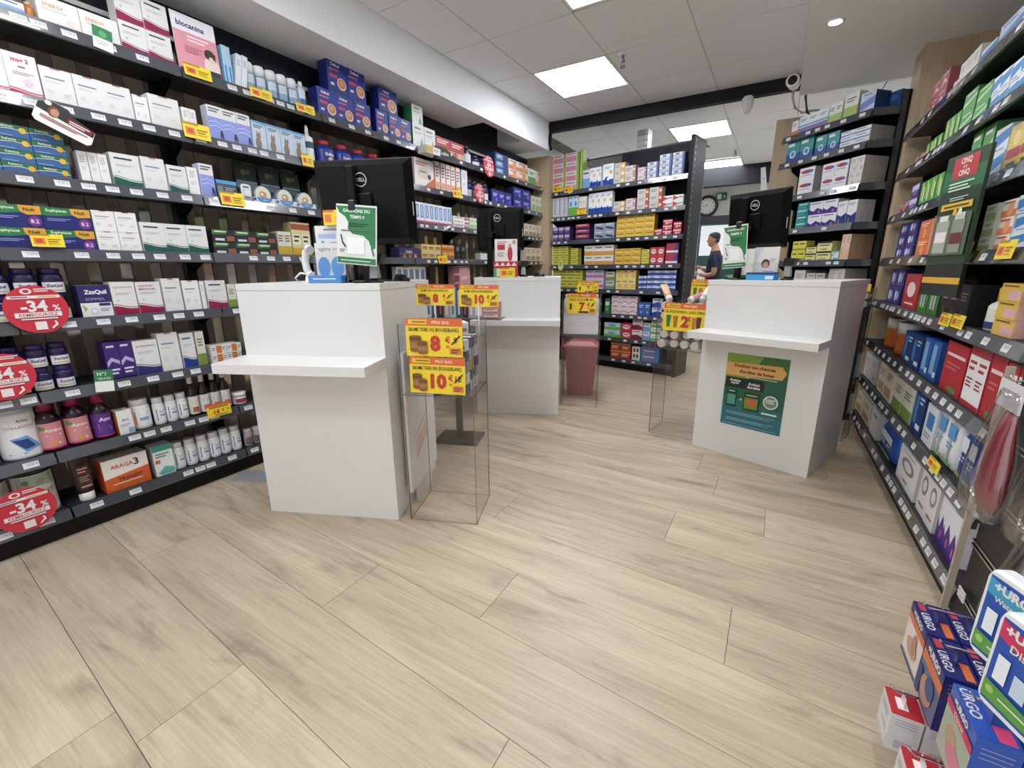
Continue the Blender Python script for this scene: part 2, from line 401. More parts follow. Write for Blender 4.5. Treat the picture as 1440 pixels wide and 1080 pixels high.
# key: (name, category, look, depth, body, side, print)
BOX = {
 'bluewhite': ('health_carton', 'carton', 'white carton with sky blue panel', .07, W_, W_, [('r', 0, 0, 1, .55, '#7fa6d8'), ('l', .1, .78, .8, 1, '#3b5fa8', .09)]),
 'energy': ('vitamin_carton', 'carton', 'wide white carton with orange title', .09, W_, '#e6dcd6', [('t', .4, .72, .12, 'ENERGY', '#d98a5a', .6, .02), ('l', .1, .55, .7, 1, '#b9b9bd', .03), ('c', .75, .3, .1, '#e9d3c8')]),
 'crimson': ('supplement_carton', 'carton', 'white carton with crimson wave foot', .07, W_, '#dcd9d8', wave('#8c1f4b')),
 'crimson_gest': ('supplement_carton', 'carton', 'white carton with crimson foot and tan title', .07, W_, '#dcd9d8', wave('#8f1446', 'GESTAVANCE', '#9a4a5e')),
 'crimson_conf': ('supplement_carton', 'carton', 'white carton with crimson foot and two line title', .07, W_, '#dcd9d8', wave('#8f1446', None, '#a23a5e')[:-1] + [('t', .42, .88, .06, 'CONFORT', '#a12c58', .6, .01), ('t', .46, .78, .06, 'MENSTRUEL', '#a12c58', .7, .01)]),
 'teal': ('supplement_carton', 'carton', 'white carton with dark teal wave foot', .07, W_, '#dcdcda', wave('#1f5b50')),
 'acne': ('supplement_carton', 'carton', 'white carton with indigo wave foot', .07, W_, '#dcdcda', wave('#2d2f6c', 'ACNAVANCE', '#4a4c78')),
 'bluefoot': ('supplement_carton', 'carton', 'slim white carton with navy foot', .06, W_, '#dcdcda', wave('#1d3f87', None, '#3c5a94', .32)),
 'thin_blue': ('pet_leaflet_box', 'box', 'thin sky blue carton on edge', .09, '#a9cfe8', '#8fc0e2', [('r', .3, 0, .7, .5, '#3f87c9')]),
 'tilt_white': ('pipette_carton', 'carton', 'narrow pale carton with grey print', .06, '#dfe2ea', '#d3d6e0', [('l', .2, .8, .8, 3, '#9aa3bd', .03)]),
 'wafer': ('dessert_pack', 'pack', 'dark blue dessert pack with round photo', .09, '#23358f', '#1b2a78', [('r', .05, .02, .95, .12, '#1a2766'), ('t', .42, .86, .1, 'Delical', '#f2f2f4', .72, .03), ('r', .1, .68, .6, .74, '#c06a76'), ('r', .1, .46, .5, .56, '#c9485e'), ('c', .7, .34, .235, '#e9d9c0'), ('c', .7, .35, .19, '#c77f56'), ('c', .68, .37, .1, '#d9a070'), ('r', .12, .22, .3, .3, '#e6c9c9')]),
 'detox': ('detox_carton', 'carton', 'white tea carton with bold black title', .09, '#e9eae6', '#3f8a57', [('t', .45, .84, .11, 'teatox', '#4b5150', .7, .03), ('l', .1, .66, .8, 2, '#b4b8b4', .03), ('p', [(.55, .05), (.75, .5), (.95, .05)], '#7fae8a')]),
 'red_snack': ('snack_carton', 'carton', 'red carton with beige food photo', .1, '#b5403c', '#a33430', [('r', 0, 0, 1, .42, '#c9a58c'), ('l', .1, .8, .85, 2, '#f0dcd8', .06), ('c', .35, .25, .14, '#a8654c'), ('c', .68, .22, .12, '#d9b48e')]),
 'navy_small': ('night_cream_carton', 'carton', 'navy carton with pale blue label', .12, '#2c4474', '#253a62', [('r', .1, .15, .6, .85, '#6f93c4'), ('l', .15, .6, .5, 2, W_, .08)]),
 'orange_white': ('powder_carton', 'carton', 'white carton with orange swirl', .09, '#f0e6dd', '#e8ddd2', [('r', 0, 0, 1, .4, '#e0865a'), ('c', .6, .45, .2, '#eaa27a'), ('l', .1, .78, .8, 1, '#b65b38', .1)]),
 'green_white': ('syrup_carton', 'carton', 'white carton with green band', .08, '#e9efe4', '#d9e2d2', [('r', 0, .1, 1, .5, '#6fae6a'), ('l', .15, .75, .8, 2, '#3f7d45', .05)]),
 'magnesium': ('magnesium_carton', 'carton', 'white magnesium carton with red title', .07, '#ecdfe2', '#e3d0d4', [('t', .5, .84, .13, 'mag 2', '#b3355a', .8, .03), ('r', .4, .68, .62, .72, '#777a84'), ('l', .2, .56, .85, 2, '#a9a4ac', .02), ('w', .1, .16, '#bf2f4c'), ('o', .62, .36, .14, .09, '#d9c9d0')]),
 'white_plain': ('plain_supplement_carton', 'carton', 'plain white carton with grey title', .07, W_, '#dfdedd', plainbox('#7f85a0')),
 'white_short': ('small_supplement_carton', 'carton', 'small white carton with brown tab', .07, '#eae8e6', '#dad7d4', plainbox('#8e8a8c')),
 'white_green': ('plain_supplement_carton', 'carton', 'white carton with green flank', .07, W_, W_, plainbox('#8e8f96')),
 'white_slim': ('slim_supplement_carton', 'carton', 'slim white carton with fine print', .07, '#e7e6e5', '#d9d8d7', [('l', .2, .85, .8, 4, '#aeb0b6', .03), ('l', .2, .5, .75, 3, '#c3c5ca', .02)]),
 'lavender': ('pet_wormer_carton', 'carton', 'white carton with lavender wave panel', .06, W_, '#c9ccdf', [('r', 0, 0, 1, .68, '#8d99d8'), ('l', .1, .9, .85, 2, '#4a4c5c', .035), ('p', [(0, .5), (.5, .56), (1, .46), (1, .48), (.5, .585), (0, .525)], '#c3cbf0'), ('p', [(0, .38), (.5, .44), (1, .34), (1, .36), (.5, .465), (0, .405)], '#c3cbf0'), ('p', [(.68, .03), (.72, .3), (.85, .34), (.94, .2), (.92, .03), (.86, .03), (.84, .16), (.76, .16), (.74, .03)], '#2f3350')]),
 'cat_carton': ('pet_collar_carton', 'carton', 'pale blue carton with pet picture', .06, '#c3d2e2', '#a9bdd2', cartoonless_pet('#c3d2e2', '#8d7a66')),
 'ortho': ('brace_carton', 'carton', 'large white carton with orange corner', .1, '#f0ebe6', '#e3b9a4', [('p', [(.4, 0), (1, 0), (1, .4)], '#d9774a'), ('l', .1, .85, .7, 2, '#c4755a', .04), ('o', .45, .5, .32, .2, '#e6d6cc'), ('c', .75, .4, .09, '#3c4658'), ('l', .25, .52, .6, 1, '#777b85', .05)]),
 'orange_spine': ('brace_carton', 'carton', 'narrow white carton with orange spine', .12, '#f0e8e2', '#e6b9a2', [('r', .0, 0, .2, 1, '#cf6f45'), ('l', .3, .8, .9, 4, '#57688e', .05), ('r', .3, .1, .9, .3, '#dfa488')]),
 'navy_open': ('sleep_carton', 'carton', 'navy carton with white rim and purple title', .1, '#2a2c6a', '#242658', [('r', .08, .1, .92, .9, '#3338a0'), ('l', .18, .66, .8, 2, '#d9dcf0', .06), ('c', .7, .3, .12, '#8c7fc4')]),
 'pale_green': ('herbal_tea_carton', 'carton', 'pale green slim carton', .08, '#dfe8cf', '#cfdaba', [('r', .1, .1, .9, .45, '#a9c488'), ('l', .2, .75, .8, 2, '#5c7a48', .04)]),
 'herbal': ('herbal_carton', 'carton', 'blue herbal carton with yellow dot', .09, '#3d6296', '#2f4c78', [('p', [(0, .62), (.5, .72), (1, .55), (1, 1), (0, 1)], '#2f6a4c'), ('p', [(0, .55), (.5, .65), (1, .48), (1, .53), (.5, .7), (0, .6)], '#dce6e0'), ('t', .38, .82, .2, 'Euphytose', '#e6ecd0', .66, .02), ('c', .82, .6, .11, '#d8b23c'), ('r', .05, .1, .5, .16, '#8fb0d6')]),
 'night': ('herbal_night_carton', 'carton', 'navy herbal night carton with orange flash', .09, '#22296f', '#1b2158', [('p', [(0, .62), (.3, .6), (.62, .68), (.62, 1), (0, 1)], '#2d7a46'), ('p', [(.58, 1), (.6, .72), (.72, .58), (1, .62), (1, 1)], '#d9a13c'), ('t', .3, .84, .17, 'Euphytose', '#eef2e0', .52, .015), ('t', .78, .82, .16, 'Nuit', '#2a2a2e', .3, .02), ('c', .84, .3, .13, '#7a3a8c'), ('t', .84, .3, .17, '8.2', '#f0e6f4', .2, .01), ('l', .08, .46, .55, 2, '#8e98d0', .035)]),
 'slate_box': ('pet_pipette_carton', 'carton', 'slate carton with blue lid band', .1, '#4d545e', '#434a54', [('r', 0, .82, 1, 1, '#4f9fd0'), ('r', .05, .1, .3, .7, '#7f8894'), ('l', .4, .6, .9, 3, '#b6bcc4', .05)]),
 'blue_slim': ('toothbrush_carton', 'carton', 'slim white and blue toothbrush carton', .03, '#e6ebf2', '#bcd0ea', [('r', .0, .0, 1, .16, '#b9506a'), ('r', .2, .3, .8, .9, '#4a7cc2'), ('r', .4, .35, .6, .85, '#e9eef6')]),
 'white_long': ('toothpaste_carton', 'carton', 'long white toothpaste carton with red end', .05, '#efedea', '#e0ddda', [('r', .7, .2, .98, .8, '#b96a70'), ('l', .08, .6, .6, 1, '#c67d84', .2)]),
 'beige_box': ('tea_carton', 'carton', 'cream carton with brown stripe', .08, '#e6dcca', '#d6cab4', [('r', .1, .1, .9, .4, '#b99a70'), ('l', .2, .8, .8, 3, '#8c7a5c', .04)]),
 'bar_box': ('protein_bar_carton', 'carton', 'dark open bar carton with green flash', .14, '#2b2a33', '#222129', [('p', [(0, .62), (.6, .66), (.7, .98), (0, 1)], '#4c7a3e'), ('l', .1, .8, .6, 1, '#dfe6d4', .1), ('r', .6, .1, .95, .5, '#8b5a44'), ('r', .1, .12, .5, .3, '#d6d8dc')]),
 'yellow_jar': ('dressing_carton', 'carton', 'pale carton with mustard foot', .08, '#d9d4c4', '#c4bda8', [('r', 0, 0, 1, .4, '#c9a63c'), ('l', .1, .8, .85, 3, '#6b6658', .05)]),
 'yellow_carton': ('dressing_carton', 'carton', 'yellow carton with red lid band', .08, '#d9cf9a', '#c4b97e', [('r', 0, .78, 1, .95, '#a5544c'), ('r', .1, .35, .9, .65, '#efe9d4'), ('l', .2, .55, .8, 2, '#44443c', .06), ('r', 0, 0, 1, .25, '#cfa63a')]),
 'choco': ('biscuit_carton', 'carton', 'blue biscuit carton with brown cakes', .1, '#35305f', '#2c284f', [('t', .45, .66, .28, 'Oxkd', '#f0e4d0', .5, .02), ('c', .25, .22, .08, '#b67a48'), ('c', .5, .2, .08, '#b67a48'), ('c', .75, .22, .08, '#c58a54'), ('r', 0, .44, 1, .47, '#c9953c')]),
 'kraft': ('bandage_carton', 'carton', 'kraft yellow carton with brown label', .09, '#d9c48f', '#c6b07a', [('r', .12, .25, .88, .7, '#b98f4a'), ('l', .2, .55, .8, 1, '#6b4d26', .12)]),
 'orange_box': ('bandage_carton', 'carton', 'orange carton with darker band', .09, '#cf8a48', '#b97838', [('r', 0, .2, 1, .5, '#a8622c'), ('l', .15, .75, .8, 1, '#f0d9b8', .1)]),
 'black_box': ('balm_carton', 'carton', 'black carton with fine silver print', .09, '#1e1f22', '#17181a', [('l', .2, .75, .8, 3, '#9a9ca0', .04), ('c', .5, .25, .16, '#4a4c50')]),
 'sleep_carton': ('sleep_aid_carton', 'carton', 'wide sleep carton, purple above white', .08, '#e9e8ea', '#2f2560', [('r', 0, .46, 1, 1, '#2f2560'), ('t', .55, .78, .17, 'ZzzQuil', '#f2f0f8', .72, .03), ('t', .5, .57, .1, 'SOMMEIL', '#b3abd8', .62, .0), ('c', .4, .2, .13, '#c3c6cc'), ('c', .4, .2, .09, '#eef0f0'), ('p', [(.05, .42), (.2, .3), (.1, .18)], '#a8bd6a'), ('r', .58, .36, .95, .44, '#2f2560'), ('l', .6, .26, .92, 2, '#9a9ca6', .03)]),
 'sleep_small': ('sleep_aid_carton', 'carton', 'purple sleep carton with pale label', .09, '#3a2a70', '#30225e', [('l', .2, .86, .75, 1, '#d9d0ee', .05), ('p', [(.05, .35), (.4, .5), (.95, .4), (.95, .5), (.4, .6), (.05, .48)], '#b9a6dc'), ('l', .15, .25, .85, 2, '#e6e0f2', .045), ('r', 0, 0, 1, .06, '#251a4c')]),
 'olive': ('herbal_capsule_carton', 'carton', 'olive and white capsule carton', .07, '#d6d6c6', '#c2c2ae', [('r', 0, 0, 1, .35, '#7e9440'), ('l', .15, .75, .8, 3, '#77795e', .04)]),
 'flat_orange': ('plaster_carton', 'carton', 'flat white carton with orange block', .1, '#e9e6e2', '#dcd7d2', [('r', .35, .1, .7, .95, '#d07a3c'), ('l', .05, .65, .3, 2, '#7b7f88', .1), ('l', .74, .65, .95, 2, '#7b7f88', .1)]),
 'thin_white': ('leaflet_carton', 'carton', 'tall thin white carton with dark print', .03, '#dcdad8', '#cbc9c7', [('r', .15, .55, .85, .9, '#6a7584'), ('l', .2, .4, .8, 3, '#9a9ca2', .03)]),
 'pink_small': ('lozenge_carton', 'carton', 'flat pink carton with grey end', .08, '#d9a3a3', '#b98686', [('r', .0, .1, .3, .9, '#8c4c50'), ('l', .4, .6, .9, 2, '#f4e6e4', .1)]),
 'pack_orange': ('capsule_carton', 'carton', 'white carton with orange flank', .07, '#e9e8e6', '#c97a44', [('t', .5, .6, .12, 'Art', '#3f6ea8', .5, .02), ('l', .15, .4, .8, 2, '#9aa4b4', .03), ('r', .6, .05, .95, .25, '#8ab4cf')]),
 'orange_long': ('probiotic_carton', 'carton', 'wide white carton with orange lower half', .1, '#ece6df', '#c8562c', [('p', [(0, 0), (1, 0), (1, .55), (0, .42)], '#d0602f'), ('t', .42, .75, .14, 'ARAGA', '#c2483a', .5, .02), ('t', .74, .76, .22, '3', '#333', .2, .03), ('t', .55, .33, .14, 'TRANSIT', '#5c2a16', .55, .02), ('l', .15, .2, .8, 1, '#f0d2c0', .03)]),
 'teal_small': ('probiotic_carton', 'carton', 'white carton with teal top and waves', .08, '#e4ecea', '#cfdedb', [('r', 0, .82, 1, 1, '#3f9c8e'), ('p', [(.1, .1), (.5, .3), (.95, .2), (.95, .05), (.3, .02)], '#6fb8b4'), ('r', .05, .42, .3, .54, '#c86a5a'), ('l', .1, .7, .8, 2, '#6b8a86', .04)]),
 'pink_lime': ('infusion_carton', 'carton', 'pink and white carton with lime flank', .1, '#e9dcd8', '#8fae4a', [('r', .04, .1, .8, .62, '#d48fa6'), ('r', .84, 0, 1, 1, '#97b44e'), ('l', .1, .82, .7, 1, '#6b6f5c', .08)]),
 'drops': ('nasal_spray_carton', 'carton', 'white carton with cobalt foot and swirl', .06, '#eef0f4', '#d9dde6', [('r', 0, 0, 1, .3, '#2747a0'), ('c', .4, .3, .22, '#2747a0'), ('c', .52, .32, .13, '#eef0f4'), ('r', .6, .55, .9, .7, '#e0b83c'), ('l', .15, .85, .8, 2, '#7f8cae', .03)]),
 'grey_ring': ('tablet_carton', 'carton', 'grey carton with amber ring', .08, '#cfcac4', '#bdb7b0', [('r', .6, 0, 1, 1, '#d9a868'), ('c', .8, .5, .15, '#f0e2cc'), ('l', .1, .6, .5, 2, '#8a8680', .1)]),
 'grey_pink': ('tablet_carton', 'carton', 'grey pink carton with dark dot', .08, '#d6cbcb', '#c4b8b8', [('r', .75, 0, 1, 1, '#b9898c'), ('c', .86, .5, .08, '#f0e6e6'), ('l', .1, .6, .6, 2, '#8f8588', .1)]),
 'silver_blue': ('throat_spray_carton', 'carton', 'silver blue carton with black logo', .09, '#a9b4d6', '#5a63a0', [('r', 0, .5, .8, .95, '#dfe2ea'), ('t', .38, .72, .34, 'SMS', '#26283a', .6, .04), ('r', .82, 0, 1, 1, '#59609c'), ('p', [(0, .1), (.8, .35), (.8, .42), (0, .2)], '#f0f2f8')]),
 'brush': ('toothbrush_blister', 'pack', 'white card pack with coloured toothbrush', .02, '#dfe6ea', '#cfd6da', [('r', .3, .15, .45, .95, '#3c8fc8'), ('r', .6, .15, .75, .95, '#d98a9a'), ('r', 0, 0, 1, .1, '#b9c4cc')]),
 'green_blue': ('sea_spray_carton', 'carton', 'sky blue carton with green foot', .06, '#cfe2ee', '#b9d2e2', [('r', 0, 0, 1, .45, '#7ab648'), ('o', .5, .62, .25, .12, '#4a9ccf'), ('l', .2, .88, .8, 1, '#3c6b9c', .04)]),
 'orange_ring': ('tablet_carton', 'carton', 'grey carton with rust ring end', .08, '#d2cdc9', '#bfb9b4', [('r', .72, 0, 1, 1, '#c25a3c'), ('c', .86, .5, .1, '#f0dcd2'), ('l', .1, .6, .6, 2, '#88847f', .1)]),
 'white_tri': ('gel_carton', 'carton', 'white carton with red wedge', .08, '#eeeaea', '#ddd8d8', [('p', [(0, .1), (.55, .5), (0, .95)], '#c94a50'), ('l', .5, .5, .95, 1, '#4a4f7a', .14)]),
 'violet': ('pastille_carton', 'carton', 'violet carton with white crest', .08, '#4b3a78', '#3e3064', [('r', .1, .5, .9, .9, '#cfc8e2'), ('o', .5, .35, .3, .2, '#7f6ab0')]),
 'red_navy': ('cold_remedy_carton', 'carton', 'red carton with navy band', .1, '#c04a56', '#3a2f5e', [('r', 0, 0, 1, .4, '#2c2a5c'), ('l', .15, .7, .8, 1, W_, .14)]),
 'steel': ('cold_remedy_carton', 'carton', 'steel grey carton with navy chevron', .1, '#a4a9b8', '#8c91a0', [('p', [(.1, .4), (.9, .15), (.95, .4), (.2, .6)], '#2f3a68'), ('l', .15, .8, .8, 1, W_, .12)]),
 'yellow_med': ('painkiller_carton', 'carton', 'golden yellow painkiller carton', .09, '#e2b84a', '#cfa238', [('l', .12, .66, .85, 1, '#8a6a1e', .14), ('p', [(.1, .35), (.9, .2), (.9, .28), (.1, .45)], '#f4e2a6')]),
 'red_med': ('painkiller_carton', 'carton', 'red carton with white lettering', .09, '#b93a44', '#9c2f38', [('r', 0, .6, 1, .8, '#ecdcdc'), ('c', .4, .3, .14, '#e6c6c6'), ('l', .55, .3, .9, 1, W_, .12)]),
 'yellow_green': ('digestive_carton', 'carton', 'lemon yellow carton with green line', .09, '#dfd662', '#c9c04c', [('r', 0, .1, 1, .28, '#8aa63c'), ('l', .12, .66, .8, 1, '#5c6a24', .14)]),
 'white_orange': ('fever_carton', 'carton', 'white carton with amber foot', .09, '#eeebe6', '#ddd8d0', [('r', 0, 0, 1, .42, '#e0a04c'), ('l', .12, .72, .8, 1, '#57606e', .1)]),
 'red_white': ('fever_carton', 'carton', 'red and white carton with ellipse', .09, '#c8434e', '#b03a44', [('o', .5, .5, .36, .28, '#efe2e2'), ('l', .25, .5, .75, 1, '#a22c38', .1)]),
 'red_blue': ('fever_carton', 'carton', 'crimson carton with blue slash', .09, '#b8405a', '#8f3248', [('p', [(.5, 0), (.8, 0), (1, .6), (1, 1), (.9, 1)], '#3a4f9c'), ('r', 0, .1, 1, .3, '#efe4e8')]),
 'blue_pink': ('allergy_carton', 'carton', 'pale blue carton with pink ribbon', .09, '#cfd9e6', '#bcc8d8', [('r', 0, .2, 1, .5, '#d86a9c'), ('l', .12, .76, .8, 1, '#6f7c94', .1)]),
 'green_grey': ('allergy_carton', 'carton', 'grey carton with green foot', .09, '#c9cdc4', '#b6bab0', [('r', 0, 0, 1, .4, '#7d9a62'), ('l', .12, .72, .8, 1, '#5c6454', .1)]),
 'citrus': ('vitamin_c_carton', 'carton', 'yellow carton with orange fruit disc', .09, '#ecd98e', '#dcc674', [('c', .6, .42, .24, '#e59a3c'), ('c', .6, .42, .15, '#f2c06a'), ('l', .1, .8, .7, 1, '#a8672a', .1)]),
 'blue_med': ('pain_patch_carton', 'carton', 'white carton with cobalt half', .09, '#e4e8f0', '#4a62ae', [('p', [(0, 0), (1, 0), (1, .5), (.5, .62), (0, .45)], '#3452a8'), ('l', .12, .8, .8, 1, '#5f74b4', .14)]),
 'green_small': ('eye_drop_carton', 'carton', 'deep green carton', .07, '#3f8a4e', '#34763f', [('r', .1, .55, .9, .8, '#dcebd9'), ('c', .5, .3, .2, '#8cc48a')]),
 'pink_white': ('baby_care_carton', 'carton', 'white carton with pink swirl', .09, '#ecdfe2', '#dccdd2', [('p', [(0, .1), (.5, .4), (1, .2), (1, .35), (.5, .55), (0, .28)], '#d79aac'), ('l', .12, .82, .8, 1, '#a86478', .1)]),
 'blue_flat': ('wound_care_carton', 'carton', 'cobalt carton with white lines', .08, '#3f68b2', '#345799', [('l', .12, .75, .85, 2, W_, .06), ('c', .5, .28, .18, '#9cbce6')]),
 'maroon': ('vein_care_carton', 'carton', 'white carton with maroon wave', .09, '#e8dede', '#d8cccc', [('p', [(0, 0), (1, 0), (1, .35), (.5, .55), (0, .45)], '#7d2f42'), ('l', .12, .8, .8, 1, '#9c4a5c', .1)]),
 'red_orange': ('joint_care_carton', 'carton', 'red carton with orange rim', .09, '#b8402f', '#9e3426', [('r', 0, .78, 1, 1, '#d98a4a'), ('l', .12, .5, .85, 2, '#f0d8c8', .1)]),
 'white_dark': ('joint_care_carton', 'carton', 'white carton with dark tick marks', .08, '#e2e2e2', '#cfcfcf', [('r', .15, .6, .4, .85, '#4a4c50'), ('r', .55, .6, .8, .85, '#4a4c50'), ('r', .15, .2, .4, .45, '#4a4c50'), ('r', .55, .2, .8, .45, '#4a4c50')]),
 'blue_red': ('muscle_patch_carton', 'carton', 'sky blue carton with red stripe', .09, '#4a88c6', '#3c72aa', [('r', .1, .3, .75, .55, '#c24a5a'), ('l', .12, .8, .8, 1, W_, .12)]),
 'orange_small': ('eye_care_carton', 'carton', 'tiny white carton with orange foot', .05, '#ecebe8', '#dcdad6', [('r', 0, 0, 1, .35, '#d9784a'), ('l', .15, .75, .8, 2, '#8c8f98', .05)]),
 'blue_purple': ('eye_care_carton', 'carton', 'white carton with violet foot', .05, '#e6ecf0', '#d4dbe2', [('r', 0, 0, 1, .35, '#8a6ab6'), ('r', 0, .4, 1, .5, '#5ab0c4'), ('l', .15, .8, .8, 2, '#7f8a98', .04)]),
 'lime_white': ('gel_tube_carton', 'carton', 'white carton with lime foot', .08, '#e4e8dc', '#d2d8c6', [('r', 0, 0, 1, .45, '#a3c05e'), ('l', .15, .75, .8, 2, '#6e7a54', .05)]),
 'big_blue': ('pillbox_carton', 'carton', 'big pale blue carton with navy flank', .14, '#c3d0ea', '#1f4378', [('p', [(0, .1), (1, .4), (1, .75), (0, .5)], '#7386c8'), ('l', .15, .85, .7, 1, '#5a6aa4', .05)]),
 'deep_blue': ('pillbox_carton', 'carton', 'deep blue carton', .12, '#244d86', '#1f4378', [('r', .1, .5, .6, .8, '#3d6fae')]),
 'teal_pack': ('incontinence_pack', 'pack', 'teal pack with white dial', .12, '#2f9496', '#27797b', [('r', 0, 0, 1, .42, '#2b4f94'), ('c', .52, .38, .24, '#cfe0ea'), ('c', .52, .38, .15, '#4a8ab8'), ('r', .1, .76, .6, .9, '#dfecec')]),
 'blue_white_long': ('denture_carton', 'carton', 'long white carton with blue stroke', .11, '#e4e6ee', '#b9b7b4', [('p', [(0, .1), (1, .2), (1, .4), (0, .35)], '#6f7cc0'), ('l', .1, .7, .7, 1, '#7f86a4', .14)]),
 'white_red_cap': ('denture_carton', 'carton', 'white carton with red blue capsule', .1, '#ecebee', '#bdbbc0', [('o', .5, .7, .42, .14, '#b8404e'), ('o', .72, .68, .18, .1, '#4a6ab4'), ('l', .1, .4, .8, 1, '#a9adb8', .06)]),
 'white_grey': ('dressing_box', 'carton', 'white grey carton with faint print', .07, '#dfdcd8', '#cbc7c2', [('l', .15, .8, .8, 3, '#a8a5a0', .04), ('r', .55, .1, .85, .3, '#b8b4ae')]),
 'teal_long': ('care_wipe_carton', 'carton', 'flat teal carton', .09, '#3a9a9c', '#2f8082', [('l', .1, .65, .8, 1, '#d9ecec', .16), ('r', .75, .1, .95, .5, '#26666e')]),
 'white_violet': ('care_pad_carton', 'carton', 'white carton with violet wave foot', .09, '#e9e8ee', '#d6d4de', [('p', [(0, 0), (1, 0), (1, .3), (.6, .5), (.3, .25), (0, .42)], '#4a2f86'), ('r', .65, .1, .8, .25, '#d96a9c'), ('l', .12, .82, .8, 1, '#6b6f94', .07)]),
 'white_blue_foot': ('care_pad_carton', 'carton', 'tall white carton with navy foot', .09, '#e6e6ea', '#d2d2d8', [('p', [(0, 0), (1, 0), (1, .5), (.5, .35), (0, .45)], '#2a3878'), ('p', [(.2, .1), (.35, .3), (.3, .05)], '#9cc43c'), ('l', .12, .85, .8, 2, '#9a9eae', .03)]),
 'pale_yellow': ('sunscreen_carton', 'carton', 'pale yellow carton with black rim', .1, '#e9e4a2', '#d2cc88', [('r', 0, .8, 1, 1, '#3c3a34'), ('l', .12, .55, .85, 1, '#5c5a48', .12), ('r', .2, .1, .7, .3, '#b9b47c')]),
 'peach': ('foot_care_carton', 'carton', 'peach slim carton', .12, '#e3c4ac', '#cda88c', [('l', .2, .85, .8, 3, '#b08a70', .04), ('r', .2, .1, .8, .4, '#d6ae92')]),
 'grey_flat': ('device_carton', 'carton', 'grey carton with dark round print', .08, '#c9c6c6', '#b4b1b1', [('o', .5, .45, .3, .2, '#57525a'), ('l', .2, .85, .8, 1, '#8a8688', .05)]),
 'red_pink': ('dental_floss_carton', 'carton', 'dusty red carton with pale drawing', .06, '#a8505a', '#8f434c', [('p', [(.1, .2), (.5, .7), (.9, .3), (.5, .4)], '#dfc4c6'), ('l', .2, .85, .8, 1, '#e6d4d4', .06)]),
 'blue_white': ('hygiene_carton', 'carton', 'sky blue and white carton', .08, '#dfe6ee', '#c4d0de', [('p', [(0, .2), (1, .5), (1, .9), (0, .75)], '#3f84c4'), ('l', .15, .1, .8, 1, '#7f94b0', .06)]),
 'green_pack': ('interdental_pack', 'pack', 'green card pack with yellow tip', .015, '#3f9c4a', '#34823e', [('r', .3, .3, .5, .95, '#e0c83c'), ('r', .6, .2, .8, .8, '#cfe6c4'), ('r', 0, 0, 1, .14, '#2a6a34')]),
 'green_box': ('mouthwash_carton', 'carton', 'leaf green carton with pale swirl', .09, '#4fa04a', '#3e8a3a', [('p', [(0, .3), (1, .6), (1, .75), (0, .5)], '#b4dca4'), ('l', .15, .85, .8, 1, '#e6f2e0', .06)]),
 'pet_pack': ('throat_candy_bag', 'bag', 'yellow and red candy bag', .04, '#d9bc5a', '#c4a646', [('c', .55, .7, .22, '#e6d08a'), ('r', .05, .3, .95, .5, '#a83a44'), ('r', .2, .05, .8, .2, '#5c3a44')]),
 'navy_eye': ('lens_care_carton', 'carton', 'navy carton with white vapour print', .08, '#2f3278', '#272a66', [('o', .35, .5, .14, .3, '#cfd4ee'), ('o', .65, .5, .12, .26, '#a8b0de'), ('l', .1, .12, .8, 1, '#b84a6a', .05)]),
 'orange_med': ('cough_carton', 'carton', 'orange carton with white flank', .09, '#d9743a', '#ecdccf', [('l', .15, .78, .8, 2, '#f4e2d4', .06), ('c', .5, .3, .2, '#e9a478')]),
 'orange_white': ('powder_carton', 'carton', 'white carton with orange swirl', .09, '#f0e6dd', '#e8ddd2', [('r', 0, 0, 1, .4, '#e0865a'), ('c', .6, .45, .2, '#eaa27a'), ('l', .1, .78, .8, 1, '#b65b38', .1)]),
 'red_box': ('throat_carton', 'carton', 'red carton with pale oval', .07, '#b52f36', '#9c282e', [('o', .5, .55, .28, .22, '#ecd8d4'), ('l', .2, .12, .8, 1, '#ecd8d4', .05)]),
 'green_stack': ('drink_mix_carton', 'carton', 'bright green carton with pale cylinders', .12, '#3c7a2c', '#2f6222', [('r', .25, .15, .42, .85, '#b9b4c4'), ('r', .55, .15, .72, .85, '#b9b4c4'), ('r', 0, .9, 1, 1, '#7cb84c')]),
 'yellow_pink': ('insect_carton', 'carton', 'yellow carton with pink picture', .09, '#e0b84e', '#d6a8a0', [('r', .4, .1, .95, .6, '#e0b0b4'), ('l', .1, .8, .8, 1, '#7a5c1e', .1)]),
 'blue_dark': ('incontinence_carton', 'carton', 'navy carton with teal bottles', .12, '#22407c', '#1c3568', [('r', .15, .2, .4, .85, '#3f8ab4'), ('l', .5, .8, .9, 2, '#cfdbee', .05), ('r', .5, .1, .92, .22, '#dfe4ec')]),
 'blue_sky': ('incontinence_carton', 'carton', 'blue carton with clear bottles', .12, '#2b5fae', '#234e92', [('r', .15, .15, .35, .9, '#8cc4e6'), ('r', .4, .15, .6, .9, '#8cc4e6'), ('r', .66, .1, .95, .24, '#dfe4ec')]),
 'red_carton': ('heat_patch_carton', 'carton', 'red heat patch carton', .12, '#b42c34', '#9c242c', [('r', .08, .72, .92, .78, '#ecd4d4'), ('o', .6, .08, .25, .06, '#5c8a4a'), ('l', .15, .55, .8, 2, '#cf6a70', .04)]),
 'red_white_tall': ('heat_patch_carton', 'carton', 'white carton with red crown and red print', .12, '#ecebea', '#c0343c', [('r', 0, .86, 1, 1, '#b8323a'), ('l', .15, .72, .85, 2, '#b8323a', .05), ('l', .15, .45, .8, 3, '#8c3a44', .03), ('r', 0, 0, 1, .08, '#b8323a')]),
